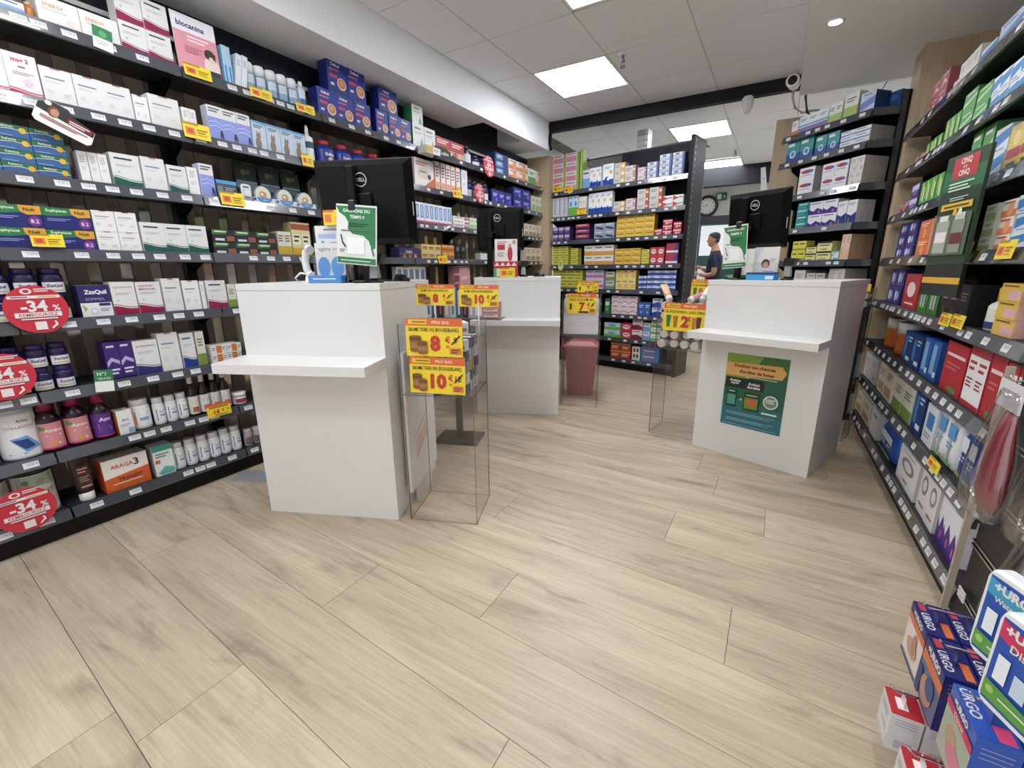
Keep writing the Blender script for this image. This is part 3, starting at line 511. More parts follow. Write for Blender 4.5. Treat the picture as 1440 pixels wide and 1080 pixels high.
 'white_blue_box': ('gauze_carton', 'carton', 'white carton with blue square', .1, '#dfe2e6', '#cfd3d8', [('r', .2, .4, .8, .8, '#3f84c4'), ('l', .15, .25, .8, 2, '#8c949e', .04)]),
 'white_device': ('monitor_carton', 'carton', 'white monitor carton with grey dial', .12, '#e4e2e2', '#d2cfcf', [('o', .5, .6, .32, .2, '#8a8c92'), ('o', .5, .6, .2, .12, '#e0e2e6'), ('t', .5, .18, .08, 'OMRON', '#b8404a', .6, .03), ('l', .15, .9, .8, 1, '#8f9096', .03)]),
 'white_tray': ('sample_tray', 'box', 'low white display carton', .12, '#dcdada', '#c8c6c6', [('l', .2, .7, .8, 1, '#7f8086', .08)]),
}
# rounds: key: (name, category, look, lathe parts [(part, colour, profile r 0..1 of half width, z 0..1)], label band (z0, z1), print)
def shoulder(z0, z1, zc, rn=.45):
    return [(.94, 0), (1, .03), (1, z0), (.9, z0 + (z1 - z0) * .5), (rn, z1), (rn, zc)]
JARB = [(.94, 0), (1, .04), (1, .72), (.9, .78), (.78, .8)]
ROUND = {
 'orange_bottle': ('tonic_bottle', 'bottle', 'amber tonic bottle', [('body', '#b9702c', shoulder(.6, .8, .86)), ('cap', '#d9b48a', [(.5, .84), (.5, 1)])], None, []),
 'spray': ('spray_can', 'can', 'white capped can with blue gradient body', [('body', '#7fa3bf', [(.92, 0), (1, .02), (1, .62), (.96, .66)]), ('cap', '#e9ebee', [(.98, .66), (.98, .93), (.8, .99), (.3, 1)])], (.06, .6), [('r', 0, .5, 1, 1, '#c9d6e2'), ('l', .2, .8, .8, 2, '#5c7f9c', .05)]),
 'blue_bottle': ('lotion_bottle', 'bottle', 'blue and white lotion bottle', [('body', '#c9d3e0', shoulder(.7, .82, .86)), ('cap', '#e9ebee', [(.5, .84), (.45, 1)])], (.1, .6), [('r', 0, 0, 1, .6, '#3d66a6')]),
 'dark_bottle': ('capsule_bottle', 'bottle', 'tall dark bottle with white label', [('body', '#23212c', shoulder(.72, .82, .85, .6)), ('cap', '#2c2a36', [(.66, .84), (.66, 1)])], (.1, .55), [('r', 0, 0, 1, 1, '#d6d4d8'), ('l', .15, .6, .85, 2, '#4c4a58', .08)]),
 'dark_jar': ('gummy_jar', 'jar', 'dark purple jar with white label', [('body', '#2c2350', JARB), ('cap', '#241c40', [(.8, .79), (.84, .82), (.84, .98), (.8, 1)])], (.1, .62), [('r', 0, 0, 1, .7, '#e0dee6'), ('l', .15, .5, .85, 2, '#4a3f78', .1)]),
 'beige_tube': ('cream_pot', 'jar', 'beige pot with orange lettering', [('body', '#e6d8c4', JARB), ('cap', '#efe6d6', [(.8, .79), (.86, .82), (.86, 1)])], (.15, .6), [('r', 0, 0, 1, .5, '#dba468')]),
 'white_spray': ('pump_spray', 'bottle', 'white pump spray with grey label', [('body', '#e4e6e6', shoulder(.62, .74, .78, .35)), ('cap', '#eef0f0', [(.34, .77), (.3, .93), (.16, 1)])], (.12, .55), [('r', 0, .6, 1, 1, '#3f4a5c'), ('l', .2, .4, .8, 2, '#8c949e', .06)]),
 'wafer_red': ('drink_bottle', 'bottle', 'blue drink bottle with red cap', [('body', '#2a3a92', shoulder(.62, .8, .84, .5)), ('cap', '#a8343c', [(.56, .83), (.56, 1)])], (.15, .6), [('t', .5, .7, .25, 'Delical', '#eef0f4', .7, .03), ('c', .5, .25, .16, '#d9b48e')]),
 'sleep_gummy': ('sleep_gummy_jar', 'jar', 'deep violet jar with white band', [('body', '#251c48', JARB), ('cap', '#2a2158', [(.8, .79), (.88, .82), (.88, .97), (.84, 1)])], (.08, .62), [('r', 0, 0, 1, .72, '#e4e2ea'), ('t', .5, .46, .24, 'ZzzQuil', '#2f2560', .7, .03), ('r', .1, .1, .9, .22, '#cfc48c')]),
 'tub_collagen': ('collagen_tub', 'tub', 'big white tub with blue swoosh', [('body', '#dcdcdc', [(.96, 0), (1, .02), (1, .84), (.98, .85)]), ('lid', '#b9b9ba', [(1.02, .85), (1.02, .96), (.95, 1)])], (.04, .82), [('r', 0, 0, 1, 1, '#e6e6e8'), ('t', .58, .86, .07, 'Arko', '#5c6470', .3, .02), ('t', .5, .72, .075, 'COLLAGENE', '#c98a68', .7, .01), ('p', [(.2, .45), (.6, .5), (.9, .2), (.5, .12)], '#6fa4d2'), ('p', [(.25, .42), (.6, .42), (.75, .22), (.5, .18)], '#243f7c'), ('l', .1, .08, .5, 1, '#777b84', .02)]),
 'amino_pink': ('amino_bottle', 'bottle', 'dark bottle with pink label and magenta cap', [('body', '#2a0f1e', shoulder(.6, .74, .8, .5)), ('cap', '#8a1c4c', [(.6, .78), (.62, .96), (.5, 1)])], (.06, .56), [('r', 0, 0, 1, 1, '#cf8a90'), ('p', [(0, .95), (.3, .8), (0, .7)], '#4c8a4a'), ('t', .55, .72, .15, 'Amino', '#f4e4e4', .7, .02), ('c', .45, .22, .11, '#d9964a'), ('c', .66, .2, .07, '#e6c89a'), ('l', .25, .5, .8, 1, '#f4e4e4', .04), ('r', 0, 0, 1, .06, '#c2336a')]),
 'amino_purple': ('amino_bottle', 'bottle', 'dark bottle with purple label and magenta cap', [('body', '#2a0f1e', shoulder(.6, .74, .8, .5)), ('cap', '#8a1c4c', [(.6, .78), (.62, .96), (.5, 1)])], (.06, .56), [('r', 0, 0, 1, 1, '#5c2f86'), ('t', .55, .75, .17, 'Ami', '#efe4f4', .6, .02), ('l', .2, .5, .85, 3, '#bfa6da', .05), ('r', 0, 0, 1, .06, '#c2336a')]),
 'jar_white': ('capsule_jar', 'jar', 'large white jar with blue label', [('body', '#e4e4e4', JARB), ('cap', '#d4d4d4', [(.8, .79), (.9, .82), (.9, .98), (.86, 1)])], (.1, .66), [('r', 0, 0, 1, 1, '#ecebea'), ('r', .3, .35, .75, .55, '#7fa6cf'), ('l', .3, .8, .8, 2, '#8b7f78', .05), ('r', .08, .1, .14, .9, '#c98a58')]),
 'jar_small': ('capsule_jar', 'jar', 'small white jar with blue rule', [('body', '#dedede', JARB), ('cap', '#cfcfcf', [(.8, .79), (.9, .82), (.9, .98), (.86, 1)])], (.1, .66), [('r', 0, 0, 1, 1, '#e9e9e9'), ('r', .4, .4, .85, .52, '#7f94c4'), ('r', .12, .1, .2, .9, '#5c6ea4'), ('l', .4, .75, .8, 2, '#8a8a8e', .05)]),
 'syrup': ('syrup_bottle', 'bottle', 'brown glass syrup bottle with white cap', [('body', '#1f1512', shoulder(.56, .72, .8, .42)), ('cap', '#e0dfde', [(.48, .79), (.48, .97), (.44, 1)])], (.05, .48), [('r', 0, 0, 1, 1, '#d9d6d2'), ('r', .2, .1, .8, .4, '#b8674a'), ('l', .2, .75, .8, 2, '#5c5852', .05)]),
 'jar_red': ('balm_jar', 'jar', 'low white jar with red label', [('body', '#e0dcda', [(.94, 0), (1, .06), (1, .62)]), ('cap', '#efeeec', [(1, .62), (1, .95), (.95, 1)])], (.1, .55), [('r', 0, .2, 1, .9, '#a8404e')]),
 'tub_green': ('protein_tub', 'tub', 'big cream tub with botanical lid', [('body', '#e0dcd4', [(.96, 0), (1, .02), (1, .8), (.98, .82)]), ('lid', '#2c302c', [(1.02, .82), (1.02, .96), (.95, 1)])], (.04, .8), [('r', 0, .72, 1, 1, '#a8b09c'), ('c', .25, .86, .09, '#6f7f62'), ('c', .6, .84, .11, '#8a9a7c'), ('t', .5, .55, .1, 'RICHELET', '#6b5c4c', .8, .01), ('l', .25, .4, .75, 2, '#a39a8c', .025), ('r', .2, .1, .4, .2, '#c9c2b4')]),
 'jar_grey': ('mineral_jar', 'jar', 'grey jar with brown label', [('body', '#a8a3a0', JARB), ('cap', '#b9b4b0', [(.8, .79), (.88, .82), (.88, 1)])], (.1, .62), [('r', 0, 0, 1, .8, '#6b5c58'), ('l', .2, .5, .8, 2, '#d6d0cc', .1)]),
 'white_bottle': ('rinse_bottle', 'bottle', 'white rinse bottle', [('body', '#dedcda', shoulder(.64, .78, .82)), ('cap', '#efeeec', [(.48, .8), (.44, 1)])], (.1, .55), [('l', .2, .7, .8, 2, '#b4595f', .1)]),
 'yellow_bottle': ('repellent_bottle', 'bottle', 'white repellent bottle with yellow cap', [('body', '#e6e4da', shoulder(.55, .66, .68, .7)), ('cap', '#d9b43c', [(.72, .66), (.72, .95), (.6, 1)])], (.06, .5), [('r', 0, 0, 1, .35, '#33407c'), ('l', .2, .7, .8, 2, '#9a9484', .07)]),
 'red_bottle': ('powder_tub', 'tub', 'white tub with red lid', [('body', '#dcd6d4', [(.95, 0), (1, .03), (1, .5)]), ('lid', '#b0363e', [(1.02, .5), (1.02, .72), (.6, .84), (.6, 1)])], (.1, .45), [('l', .2, .7, .85, 2, '#b8444c', .1)]),
 'orange_jar': ('honey_jar', 'jar', 'orange jar with white lid on a tray', [('body', '#cc6a2c', [(.94, 0), (1, .05), (1, .66)]), ('lid', '#dedad6', [(1.03, .66), (1.03, .96), (.98, 1)])], (.12, .6), [('l', .2, .7, .8, 2, '#f0d6bc', .08)]),
}
# ------------------------------------------------------------------ the room
CEIL = 2.897
X0, X1, Y0, Y1 = -3.08, 1.08, -3.2, 9.62
mb = MB(); mb.box(X0 - .1, X1 + .1, Y0, Y1 + .1, -.12, -.012, mat('#6f604e', .9))
floor = structure(mb.build('floor'))

def make_planks():
    wdt, ln = 0.2845, 1.78
    offs = {0: -1.33, 1: -.473, 2: -1.325, 3: -.783, 4: 0.0, 5: -1.1, 6: -.31, 7: .088}
    slope = -0.0655
    rnd = random.Random(3)
    for k in range(-12, 33):
        y_at = .171 + wdt * k
        if y_at > 9.4 or y_at < -3.0:
            continue
        off = offs.get(k, rnd.uniform(-1.5, .3))
        n0 = math.floor((X0 - off) / ln)
        x = off + n0 * ln
        while x < X1:
            a, b = max(x, X0), min(x + ln, X1)
            if b - a > .02:
                g = .0008
                xm = (a + b) / 2; ym = y_at + slope * xm
                mb = MB()
                P = [(a + g, slope * (a - xm) + g), (b - g, slope * (b - xm) + g), (b - g, slope * (b - xm) + wdt - g), (a + g, slope * (a - xm) + wdt - g)]
                P = [(p[0] - xm, p[1]) for p in P]
                e = .0003
                Q = [(P[0][0] + e, P[0][1] + e), (P[1][0] - e, P[1][1] + e), (P[2][0] - e, P[2][1] - e), (P[3][0] + e, P[3][1] - e)]
                mb.loft([[(*p, -.012) for p in P], [(*p, -.0004) for p in P], [(*p, 0) for p in Q]], FLOORWOOD)
                mb.build('plank', floor, (xm, ym, 0))
            x += ln
make_planks()

mb = MB(); mb.box(X0 - .1, X0, Y0, Y1, -.012, CEIL + .1, PLASTER); structure(mb.build('wall_left'))
mb = MB(); mb.box(X1, X1 + .1, Y0, Y1, -.012, CEIL + .1, PLASTER); structure(mb.build('wall_right'))
BACKW = mat('#d9d8d2', .8)
mb = MB(); mb.box(X0, X1, Y1, Y1 + .1, -.012, CEIL + .1, BACKW); structure(mb.build('wall_back'))

# ceiling: grid of lay-in tiles between tee bars
mb = MB(); mb.box(X0, X1, Y0, Y1, CEIL + .03, CEIL + .12, mat('#7c7a78', .9))
ceiling = structure(mb.build('ceiling'))
LIGHT_CELLS = [(-1.42, 2.53), (-2.11, 3.94), (-1.42, 6.23), (-1.42, 8.4), (-2.11, 8.4), (-.04, 6.92), (-2.11, 0.46), (-1.42, -.93), (-2.11, -2.31)]  # includes unseen panels added to brighten the far room and the entrance end
P_ = .69
xs = [-2.11 + P_ * i for i in range(-1, 4)]
def tiles(ys, xa, xb):
    for y in ys:
        for x in [-2.80, -2.11, -1.42, -.73, -.04, .65]:
            a, b = max(x, xa), min(x + P_, xb)
            if b - a < .05:
                continue
            if any(abs(x - lx) < .2 and abs(y - ly) < .25 for lx, ly in LIGHT_CELLS):
                continue
            mb = MB(); mb.box(-(b - a) / 2 + .006, (b - a) / 2 - .006, .006, P_ - .006, 0, .012, TILE)
            mb.build('ceiling_tile', ceiling, ((a + b) / 2, y, CEIL))
tiles([3.94 - P_ * i for i in range(-1, 10)], -2.55, 0.0)
tiles([5.54 + P_ * i for i in range(0, 6)], X0, X1)
mb = MB()
for x in (-2.11, -1.42, -.73, -.04):
    mb.box(x - .008, x + .008, Y0, Y1, CEIL + .004, CEIL + .03, TBAR)
for y in [3.94 - P_ * i for i in range(-2, 10)] + [5.54 + P_ * i for i in range(0, 6)]:
    mb.box(X0, X1, y - .008, y + .008, CEIL + .004, CEIL + .03, TBAR)
structure(mb.build('ceiling_grid', ceiling))

for i, (x, y) in enumerate(LIGHT_CELLS):
    words = ['square ceiling light panel over the first counter, at the picture top', 'square ceiling light panel between bulkhead and sprinkler head', 'square ceiling light panel above the back gondola', 'square ceiling light panel deepest in the room beyond back gondola', 'added unseen ceiling light panel brightening the far room over the drawers', 'added unseen ceiling light panel brightening the room behind the oak partition',
             'added unseen ceiling light panel beside the white bulkhead near the entrance', 'added unseen ceiling light panel in the row before the shop entrance', 'added unseen ceiling light panel at the shop entrance'][i]
    t = thing('ceiling_light', words, 'light', (x + P_ / 2, y + P_ / 2, CEIL), 0, 'square ceiling light panels')
    h = P_ / 2 - .004
    mb = MB(); mb.box(-h + .02, h - .02, -h + .02, h - .02, .001, .006, PANEL_LIGHT); mb.build('diffuser', t)
    mb = MB()
    for s in (-1, 1):
        mb.box(min(s * h, s * (h - .02)), max(s * h, s * (h - .02)), -h, h, -.004, .02, WHITE)
        mb.box(-h + .02, h - .02, min(s * h, s * (h - .02)), max(s * h, s * (h - .02)), -.004, .02, WHITE)
    mb.build('frame', t)

# white bulkhead over the striped wall, with a recess near its far end
mb = MB()
mb.box(X0, -2.55, Y0, 3.95, 2.591, CEIL + .02, PLASTER)
structure(mb.build('bulkhead_wall'))
mb = MB(); mb.box(-2.63, -2.55, 3.95, 5.2, 2.591, CEIL + .02, PLASTER); mb.box(X0, -2.63, 4.75, 5.2, 2.60, CEIL + .02, PLASTER)
structure(mb.build('bulkhead_wall'))
mb = MB(); mb.box(X0, X0 + .1, Y0, 5.5, 2.44, 2.591, NAVYBOARD); mb.box(X0, X0 + .1, 3.95, 4.75, 2.591, CEIL, NAVYBOARD)
structure(mb.build('trim_1'))
mb = MB(); mb.box(X0 + .1, X0 + .112, Y0, 5.45, 2.425, 2.445, WHITE); structure(mb.build('trim_2', None))
# lowered soffit on the other side
mb = MB(); mb.box(-.037, X1, Y0, 4.86, 2.62, CEIL + .02, PLASTER); structure(mb.build('ceiling_soffit'))
# dark steel beams under the ceiling
mb = MB(); mb.box(-2.55, .12, 5.23, 5.31, 2.79, CEIL + .02, DARK); structure(mb.build('ceiling_beam'))
mb = MB(); mb.box(X0, X1, 8.95, 9.1, 2.6, CEIL + .02, DARK); structure(mb.build('ceiling_beam'))

# recessed spot lights in the soffit; after the first, unseen ones added for light
for i, (x, y) in enumerate([(.105, 3.6), (.3, 2.3), (.3, 1.0), (.3, -.4)]):
    t = thing('recessed_spotlight', ['small bright recessed spotlight in the plain soffit', 'added unseen soffit spotlight over the pillar gondola middle', 'added unseen soffit spotlight over the hanging plasters', 'added unseen soffit spotlight closest to the shop entrance'][i], 'light', (x, y, 2.62), 0, 'recessed soffit spotlights')
    mb = MB(); mb.lathe([(.045, -.006), (.052, -.004), (.052, .012), (.034, .012), (.034, -.006)], WHITE, 20, caps=False); mb.build('ring', t)
    mb = MB(); mb.lathe([(.001, -.004), (.034, -.003)], emit('#fffaf0', 60.0), 16, caps=False); mb.build('lens', t)
    ld = bpy.data.lights.new('spot', 'SPOT'); ld.energy = SPOT_WATTS; ld.spot_size = R(110); ld.spot_blend = .8; ld.shadow_soft_size = .04; ld.color = (1, .96, .9)
    lo = bpy.data.objects.new('lamp', ld); lo.location = (0, 0, -.02); lo.parent = t; col.objects.link(lo)

# oak end panel at the far end of the striped wall, oak pillar on the aisle side
mb = MB(); mb.box(-3.06, -2.66, 5.47, 5.59, 0, 2.60, OAK); structure(mb.build('oak_panel_wall'))
mb = MB(); mb.box(.64, X1, 4.23, 4.5, 0, 2.62, OAK); structure(mb.build('oak_pillar'))
mb = MB(); mb.box(-.2, .2, 5.42, 5.52, 0, 2.6, OAK); structure(mb.build('oak_partition_wall'))

# ------------------------------------------------------------------ shelving
class Run:
    def __init__(s, name, org, deg, where, shelves, ends):
        s.name = name; s.o = org; s.a = R(deg); s.where = where; s.z = shelves; s.ends = ends
    def w(s, x, y, z=0.0):
        c, n = math.cos(s.a), math.sin(s.a)
        return (s.o[0] + c * x - n * y, s.o[1] + n * x + c * y, z)
RUNS = {
 'L': Run('L', (-2.75, 0), 90, 'striped wall', dict(A=2.225, B=1.92, C=1.615, D=1.315, E=1.012, F=.702, G=.42, H=.14), None),
 'B': Run('B', (-1.445, 5.31), -11, 'back gondola', dict(A=2.165, B=1.86, C=1.57, D=1.262, E=.97, F=.675, G=.385, H=.13), None),
 'D': Run('D', (.5, 4.3), -45, 'corner unit', dict(A=2.31, B=2.10, C=1.815, D=1.54, E=1.27, F=1.0), None),
 'R': Run('R', (.628, 4.2), -89.2, 'pillar gondola', dict(A=2.075, B=1.825, C=1.55, D=1.27, E=.985, F=.70, G=.425, H=.14), None),
}
SHELFNAME = {'A': 'top shelf', 'B': 'second shelf', 'C': 'third shelf', 'D': 'fourth shelf', 'E': 'fifth shelf', 'F': 'sixth shelf', 'G': 'seventh shelf', 'H': 'base shelf'}
ORD = 'first second third fourth fifth sixth seventh eighth ninth tenth eleventh twelfth thirteenth fourteenth fifteenth sixteenth seventeenth eighteenth nineteenth twentieth'.split()

ROWS = {
 'LA': [
  ('bluewhite', 0.638, 0.821, 0.048, 2, 1, 2.225),
  ('orange_bottle', 0.821, 0.856, 0.068, 1, 1, 2.225),
  ('energy', 0.858, 1.133, 0.109, 2, 1, 2.225),
  ('crimson', 1.138, 1.351, 0.129, 2, 2, 2.225),
  ('thin_blue', 1.596, 1.645, 0.192, 2, 1, 2.225),
  ('tilt_white', 1.649, 1.713, 0.177, 2, 1, 2.225),
  ('spray', 1.717, 2.062, 0.166, 5, 1, 2.225),
  ('blue_bottle', 2.062, 2.119, 0.168, 1, 1, 2.225),
  ('wafer', 2.188, 2.642, 0.174, 3, 1, 2.225),
  ('wafer', 2.288, 2.614, 0.2, 2, 1, 2.399),
  ('wafer', 2.698, 3.08, 0.178, 3, 1, 2.225),
  ('wafer', 2.734, 2.932, 0.161, 1, 1, 2.403),
  ('detox', 3.097, 3.381, 0.18, 2, 1, 2.225),
  ('detox', 3.097, 3.23, 0.141, 1, 1, 2.405),
  ('red_snack', 3.391, 3.806, 0.151, 2, 1, 2.225),
  ('dark_bottle', 3.829, 3.973, 0.175, 1, 1, 2.225),
  ('dark_jar', 3.986, 4.273, 0.112, 2, 1, 2.225),
  ('navy_small', 4.371, 4.64, 0.072, 1, 3, 2.225),
  ('orange_white', 4.656, 5.095, 0.103, 2, 2, 2.225),
  ('green_white', 5.113, 5.3, 0.183, 1, 1, 2.225),
  ('beige_tube', 5.319, 5.775, 0.186, 3, 1, 2.225),
 ],
 'LB': [
  ('magnesium', 0.619, 0.815, 0.162, 2, 1, 1.92),
  ('white_plain', 0.819, 1.132, 0.143, 3, 1, 1.92),
  ('white_short', 1.135, 1.196, 0.125, 1, 1, 1.92),
  ('white_green', 1.199, 1.333, 0.149, 1, 1, 1.92),
  ('white_slim', 1.343, 1.411, 0.127, 2, 1, 1.92),
  ('lavender', 1.468, 1.702, 0.174, 3, 1, 1.92),
  ('cat_carton', 1.707, 2.061, 0.158, 4, 1, 1.92),
  ('white_spray', 2.066, 2.141, 0.228, 1, 1, 1.92),
  ('wafer_red', 2.18, 2.768, 0.17, 4, 1, 1.92),
  ('ortho', 3.087, 3.338, 0.226, 1, 1, 1.92),
  ('orange_spine', 3.347, 3.73, 0.241, 5, 1, 1.92),
  ('white_slim', 3.753, 3.848, 0.24, 1, 1, 1.92),
  ('dark_jar', 3.872, 4.262, 0.17, 4, 1, 1.92),
  ('navy_open', 4.29, 4.715, 0.143, 3, 1, 1.92),
  ('navy_open', 4.748, 5.17, 0.114, 2, 2, 1.92),
  ('pale_green', 5.208, 5.698, 0.188, 5, 1, 1.92),
 ],
 'LC': [
  ('herbal', 0.529, 0.844, 0.048, 3, 4, 1.615),
  ('white_slim', 0.878, 0.985, 0.134, 3, 1, 1.615),
  ('teal', 0.996, 1.111, 0.152, 1, 1, 1.615),
  ('white_plain', 1.117, 1.218, 0.157, 1, 1, 1.615),
  ('teal', 1.225, 1.314, 0.138, 1, 1, 1.615),
  ('white_slim', 1.318, 1.37, 0.144, 1, 1, 1.615),
  ('lavender', 1.377, 1.45, 0.172, 1, 1, 1.615),
  ('slate_box', 1.458, 1.571, 0.104, 1, 1, 1.615),
  ('blister_small', 1.588, 1.651, 0.101, 1, 1, 1.615),
  ('collar_tray', 1.659, 2.089, 0.064, 3, 1, 1.615),
  ('blue_slim', 3.059, 3.576, 0.176, 8, 1, 1.615),
  ('white_long', 3.598, 3.855, 0.037, 1, 3, 1.615),
  ('pale_green', 3.868, 4.02, 0.116, 2, 1, 1.615),
  ('beige_box', 5.023, 5.534, 0.152, 5, 1, 1.615),
 ],
 'LD': [
  ('night', 0.388, 0.876, 0.091, 3, 2, 1.315),
  ('white_short', 0.881, 1.051, 0.093, 2, 2, 1.315),
  ('teal', 1.057, 1.363, 0.147, 3, 1, 1.315),
  ('bar_box', 1.389, 1.768, 0.068, 3, 2, 1.315),
  ('yellow_jar', 1.778, 1.872, 0.15, 2, 1, 1.315),
  ('yellow_carton', 1.877, 2.015, 0.213, 2, 1, 1.315),
  ('choco', 2.841, 3.105, 0.09, 1, 1, 1.315),
  ('kraft', 3.124, 3.393, 0.065, 3, 2, 1.315),
  ('orange_box', 3.403, 3.601, 0.068, 2, 2, 1.315),
  ('black_box', 3.612, 3.79, 0.151, 2, 1, 1.315),
  ('white_short', 4.046, 4.241, 0.075, 2, 1, 1.315),
  ('beige_box', 5.06, 5.584, 0.17, 4, 1, 1.315),
 ],
 'LE': [
  ('sleep_gummy', 0.48, 0.742, 0.114, 3, 2, 1.012),
  ('sleep_carton', 0.765, 0.881, 0.15, 1, 1, 1.012),
  ('crimson_gest', 0.886, 0.984, 0.162, 1, 1, 1.012),
  ('crimson_conf', 0.987, 1.093, 0.159, 1, 1, 1.012),
  ('white_plain', 1.099, 1.186, 0.174, 1, 1, 1.012),
  ('white_short', 1.193, 1.275, 0.161, 1, 1, 1.012),
  ('white_slim', 1.279, 1.301, 0.155, 1, 1, 1.012),
  ('crimson', 1.309, 1.414, 0.158, 1, 1, 1.012),
  ('olive', 1.422, 1.467, 0.135, 1, 1, 1.012),
  ('thin_white', 2.794, 3.156, 0.237, 5, 1, 1.012),
  ('pink_small', 3.581, 3.848, 0.082, 1, 3, 1.012),
 ],
 'LF': [
  ('sleep_gummy', 0.396, 0.693, 0.105, 4, 2, 0.702),
  ('sleep_small', 0.806, 0.919, 0.187, 2, 1, 0.702),
  ('acne', 0.922, 1.028, 0.178, 1, 1, 0.702),
  ('white_plain', 1.032, 1.126, 0.204, 1, 1, 0.702),
  ('bluefoot', 1.133, 1.201, 0.191, 1, 1, 0.702),
  ('olive', 1.208, 1.253, 0.193, 1, 1, 0.702),
  ('flat_orange', 1.276, 1.447, 0.051, 2, 2, 0.702),
 ],
 'LG': [
  ('tub_collagen', 0.258, 0.54, 0.245, 2, 1, 0.42),
  ('amino_pink', 0.517, 0.704, 0.245, 2, 1, 0.42),
  ('amino_purple', 0.704, 0.79, 0.232, 1, 1, 0.42),
  ('pack_orange', 0.793, 0.858, 0.124, 1, 1, 0.42),
  ('jar_white', 0.861, 0.952, 0.158, 1, 1, 0.42),
  ('jar_small', 0.955, 1.12, 0.148, 3, 1, 0.42),
  ('syrup', 1.124, 1.351, 0.236, 4, 1, 0.42),
  ('jar_red', 1.368, 1.451, 0.072, 1, 1, 0.42),
 ],
 'LH': [
  ('tub_green', 0.253, 0.539, 0.245, 2, 1, 0.14),
  ('brown_tube', 0.582, 0.665, 0.245, 1, 1, 0.14),
  ('orange_long', 0.69, 0.879, 0.169, 1, 1, 0.14),
  ('teal_small', 0.902, 0.994, 0.17, 1, 1, 0.14),
  ('jar_small', 0.997, 1.371, 0.156, 6, 1, 0.14),
  ('jar_grey', 1.389, 1.495, 0.11, 2, 1, 0.14),
 ],
 'BA': [
  ('pink_lime', -1.241, -0.848, 0.11, 2, 4, 2.165),
  ('bluewhite', -0.786, -0.685, 0.213, 1, 1, 2.165),
  ('drops', -0.685, -0.527, 0.222, 2, 1, 2.165),
  ('drops', -0.508, -0.366, 0.236, 1, 1, 2.165),
  ('grey_ring', -0.357, -0.221, 0.076, 1, 3, 2.165),
  ('grey_pink', -0.221, -0.089, 0.09, 1, 2, 2.165),
  ('grey_pink', -0.063, 0.039, 0.071, 1, 2, 2.165),
  ('silver_blue', 0.047, 0.178, 0.059, 1, 3, 2.165),
  ('silver_blue', 0.186, 0.321, 0.058, 1, 4, 2.165),
  ('silver_blue', 0.328, 0.457, 0.058, 1, 4, 2.165),
 ],
 'BB': [
  ('brush', -1.235, -1.009, 0.245, 3, 1, 1.86),
  ('green_blue', -0.988, -0.848, 0.245, 2, 1, 1.86),
  ('white_short', -0.837, -0.723, 0.225, 2, 1, 1.86),
  ('drops', -0.692, -0.368, 0.245, 4, 1, 1.86),
  ('grey_ring', -0.349, -0.202, 0.06, 1, 2, 1.86),
  ('grey_pink', -0.193, -0.068, 0.068, 1, 2, 1.86),
  ('orange_ring', -0.051, 0.086, 0.073, 1, 3, 1.86),
  ('orange_ring', 0.095, 0.243, 0.074, 1, 3, 1.86),
  ('white_tri', 0.251, 0.478, 0.06, 2, 2, 1.86),
 ],
 'BC': [
  ('violet', -1.229, -0.957, 0.09, 3, 2, 1.57),
  ('red_navy', -0.87, -0.669, 0.064, 1, 3, 1.57),
  ('steel', -0.598, -0.323, 0.091, 2, 2, 1.57),
  ('yellow_med', -0.295, 0.175, 0.061, 4, 4, 1.57),
  ('red_med', 0.184, 0.266, 0.076, 1, 1, 1.57),
  ('red_med', 0.275, 0.379, 0.056, 1, 3, 1.57),
  ('red_med', 0.395, 0.481, 0.068, 1, 2, 1.57),
 ],
 'BD': [
  ('yellow_green', -1.223, -0.981, 0.061, 2, 4, 1.262),
  ('yellow_green', -0.936, -0.826, 0.054, 1, 4, 1.262),
  ('white_orange', -0.73, -0.316, 0.118, 3, 2, 1.262),
  ('yellow_med', -0.296, 0.035, 0.062, 3, 3, 1.262),
  ('yellow_green', 0.044, 0.139, 0.056, 1, 3, 1.262),
  ('red_white', 0.148, 0.316, 0.094, 2, 2, 1.262),
  ('red_blue', 0.332, 0.469, 0.113, 1, 2, 1.262),
 ],
 'BE': [
  ('yellow_green', -1.217, -0.751, 0.078, 4, 3, 0.97),
  ('blue_pink', -0.697, -0.438, 0.117, 2, 2, 0.97),
  ('green_grey', -0.408, -0.289, 0.107, 1, 2, 0.97),
  ('citrus', -0.27, -0.008, 0.116, 3, 2, 0.97),
  ('blue_med', 0.029, 0.126, 0.055, 1, 3, 0.97),
  ('blue_med', 0.135, 0.471, 0.057, 3, 4, 0.97),
 ],
 'BF': [
  ('green_small', -0.402, -0.332, 0.183, 1, 1, 0.675),
  ('pink_white', -0.312, 0.031, 0.11, 3, 2, 0.675),
  ('blue_flat', 0.049, 0.201, 0.158, 2, 1, 0.675),
  ('blue_med', 0.218, 0.339, 0.103, 1, 2, 0.675),
 ],
 'BG': [
  ('green_blue', -0.398, -0.177, 0.09, 1, 2, 0.385),
  ('red_white', -0.158, -0.024, 0.095, 1, 2, 0.385),
  ('maroon', -0.015, 0.115, 0.117, 1, 2, 0.385),
  ('bluewhite', 0.124, 0.214, 0.105, 1, 2, 0.385),
  ('green_white', 0.223, 0.345, 0.078, 1, 3, 0.385),
 ],
 'BH': [
  ('red_orange', -0.292, -0.017, 0.096, 2, 2, 0.13),
  ('white_dark', 0.002, 0.105, 0.17, 1, 1, 0.13),
  ('blue_red', 0.124, 0.348, 0.072, 1, 3, 0.13),
 ],
 'DA': [
  ('orange_small', -0.816, -0.75, 0.121, 1, 1, 2.31),
  ('blue_purple', -0.743, -0.472, 0.133, 3, 1, 2.31),
  ('lime_white', -0.466, -0.353, 0.143, 2, 1, 2.31),
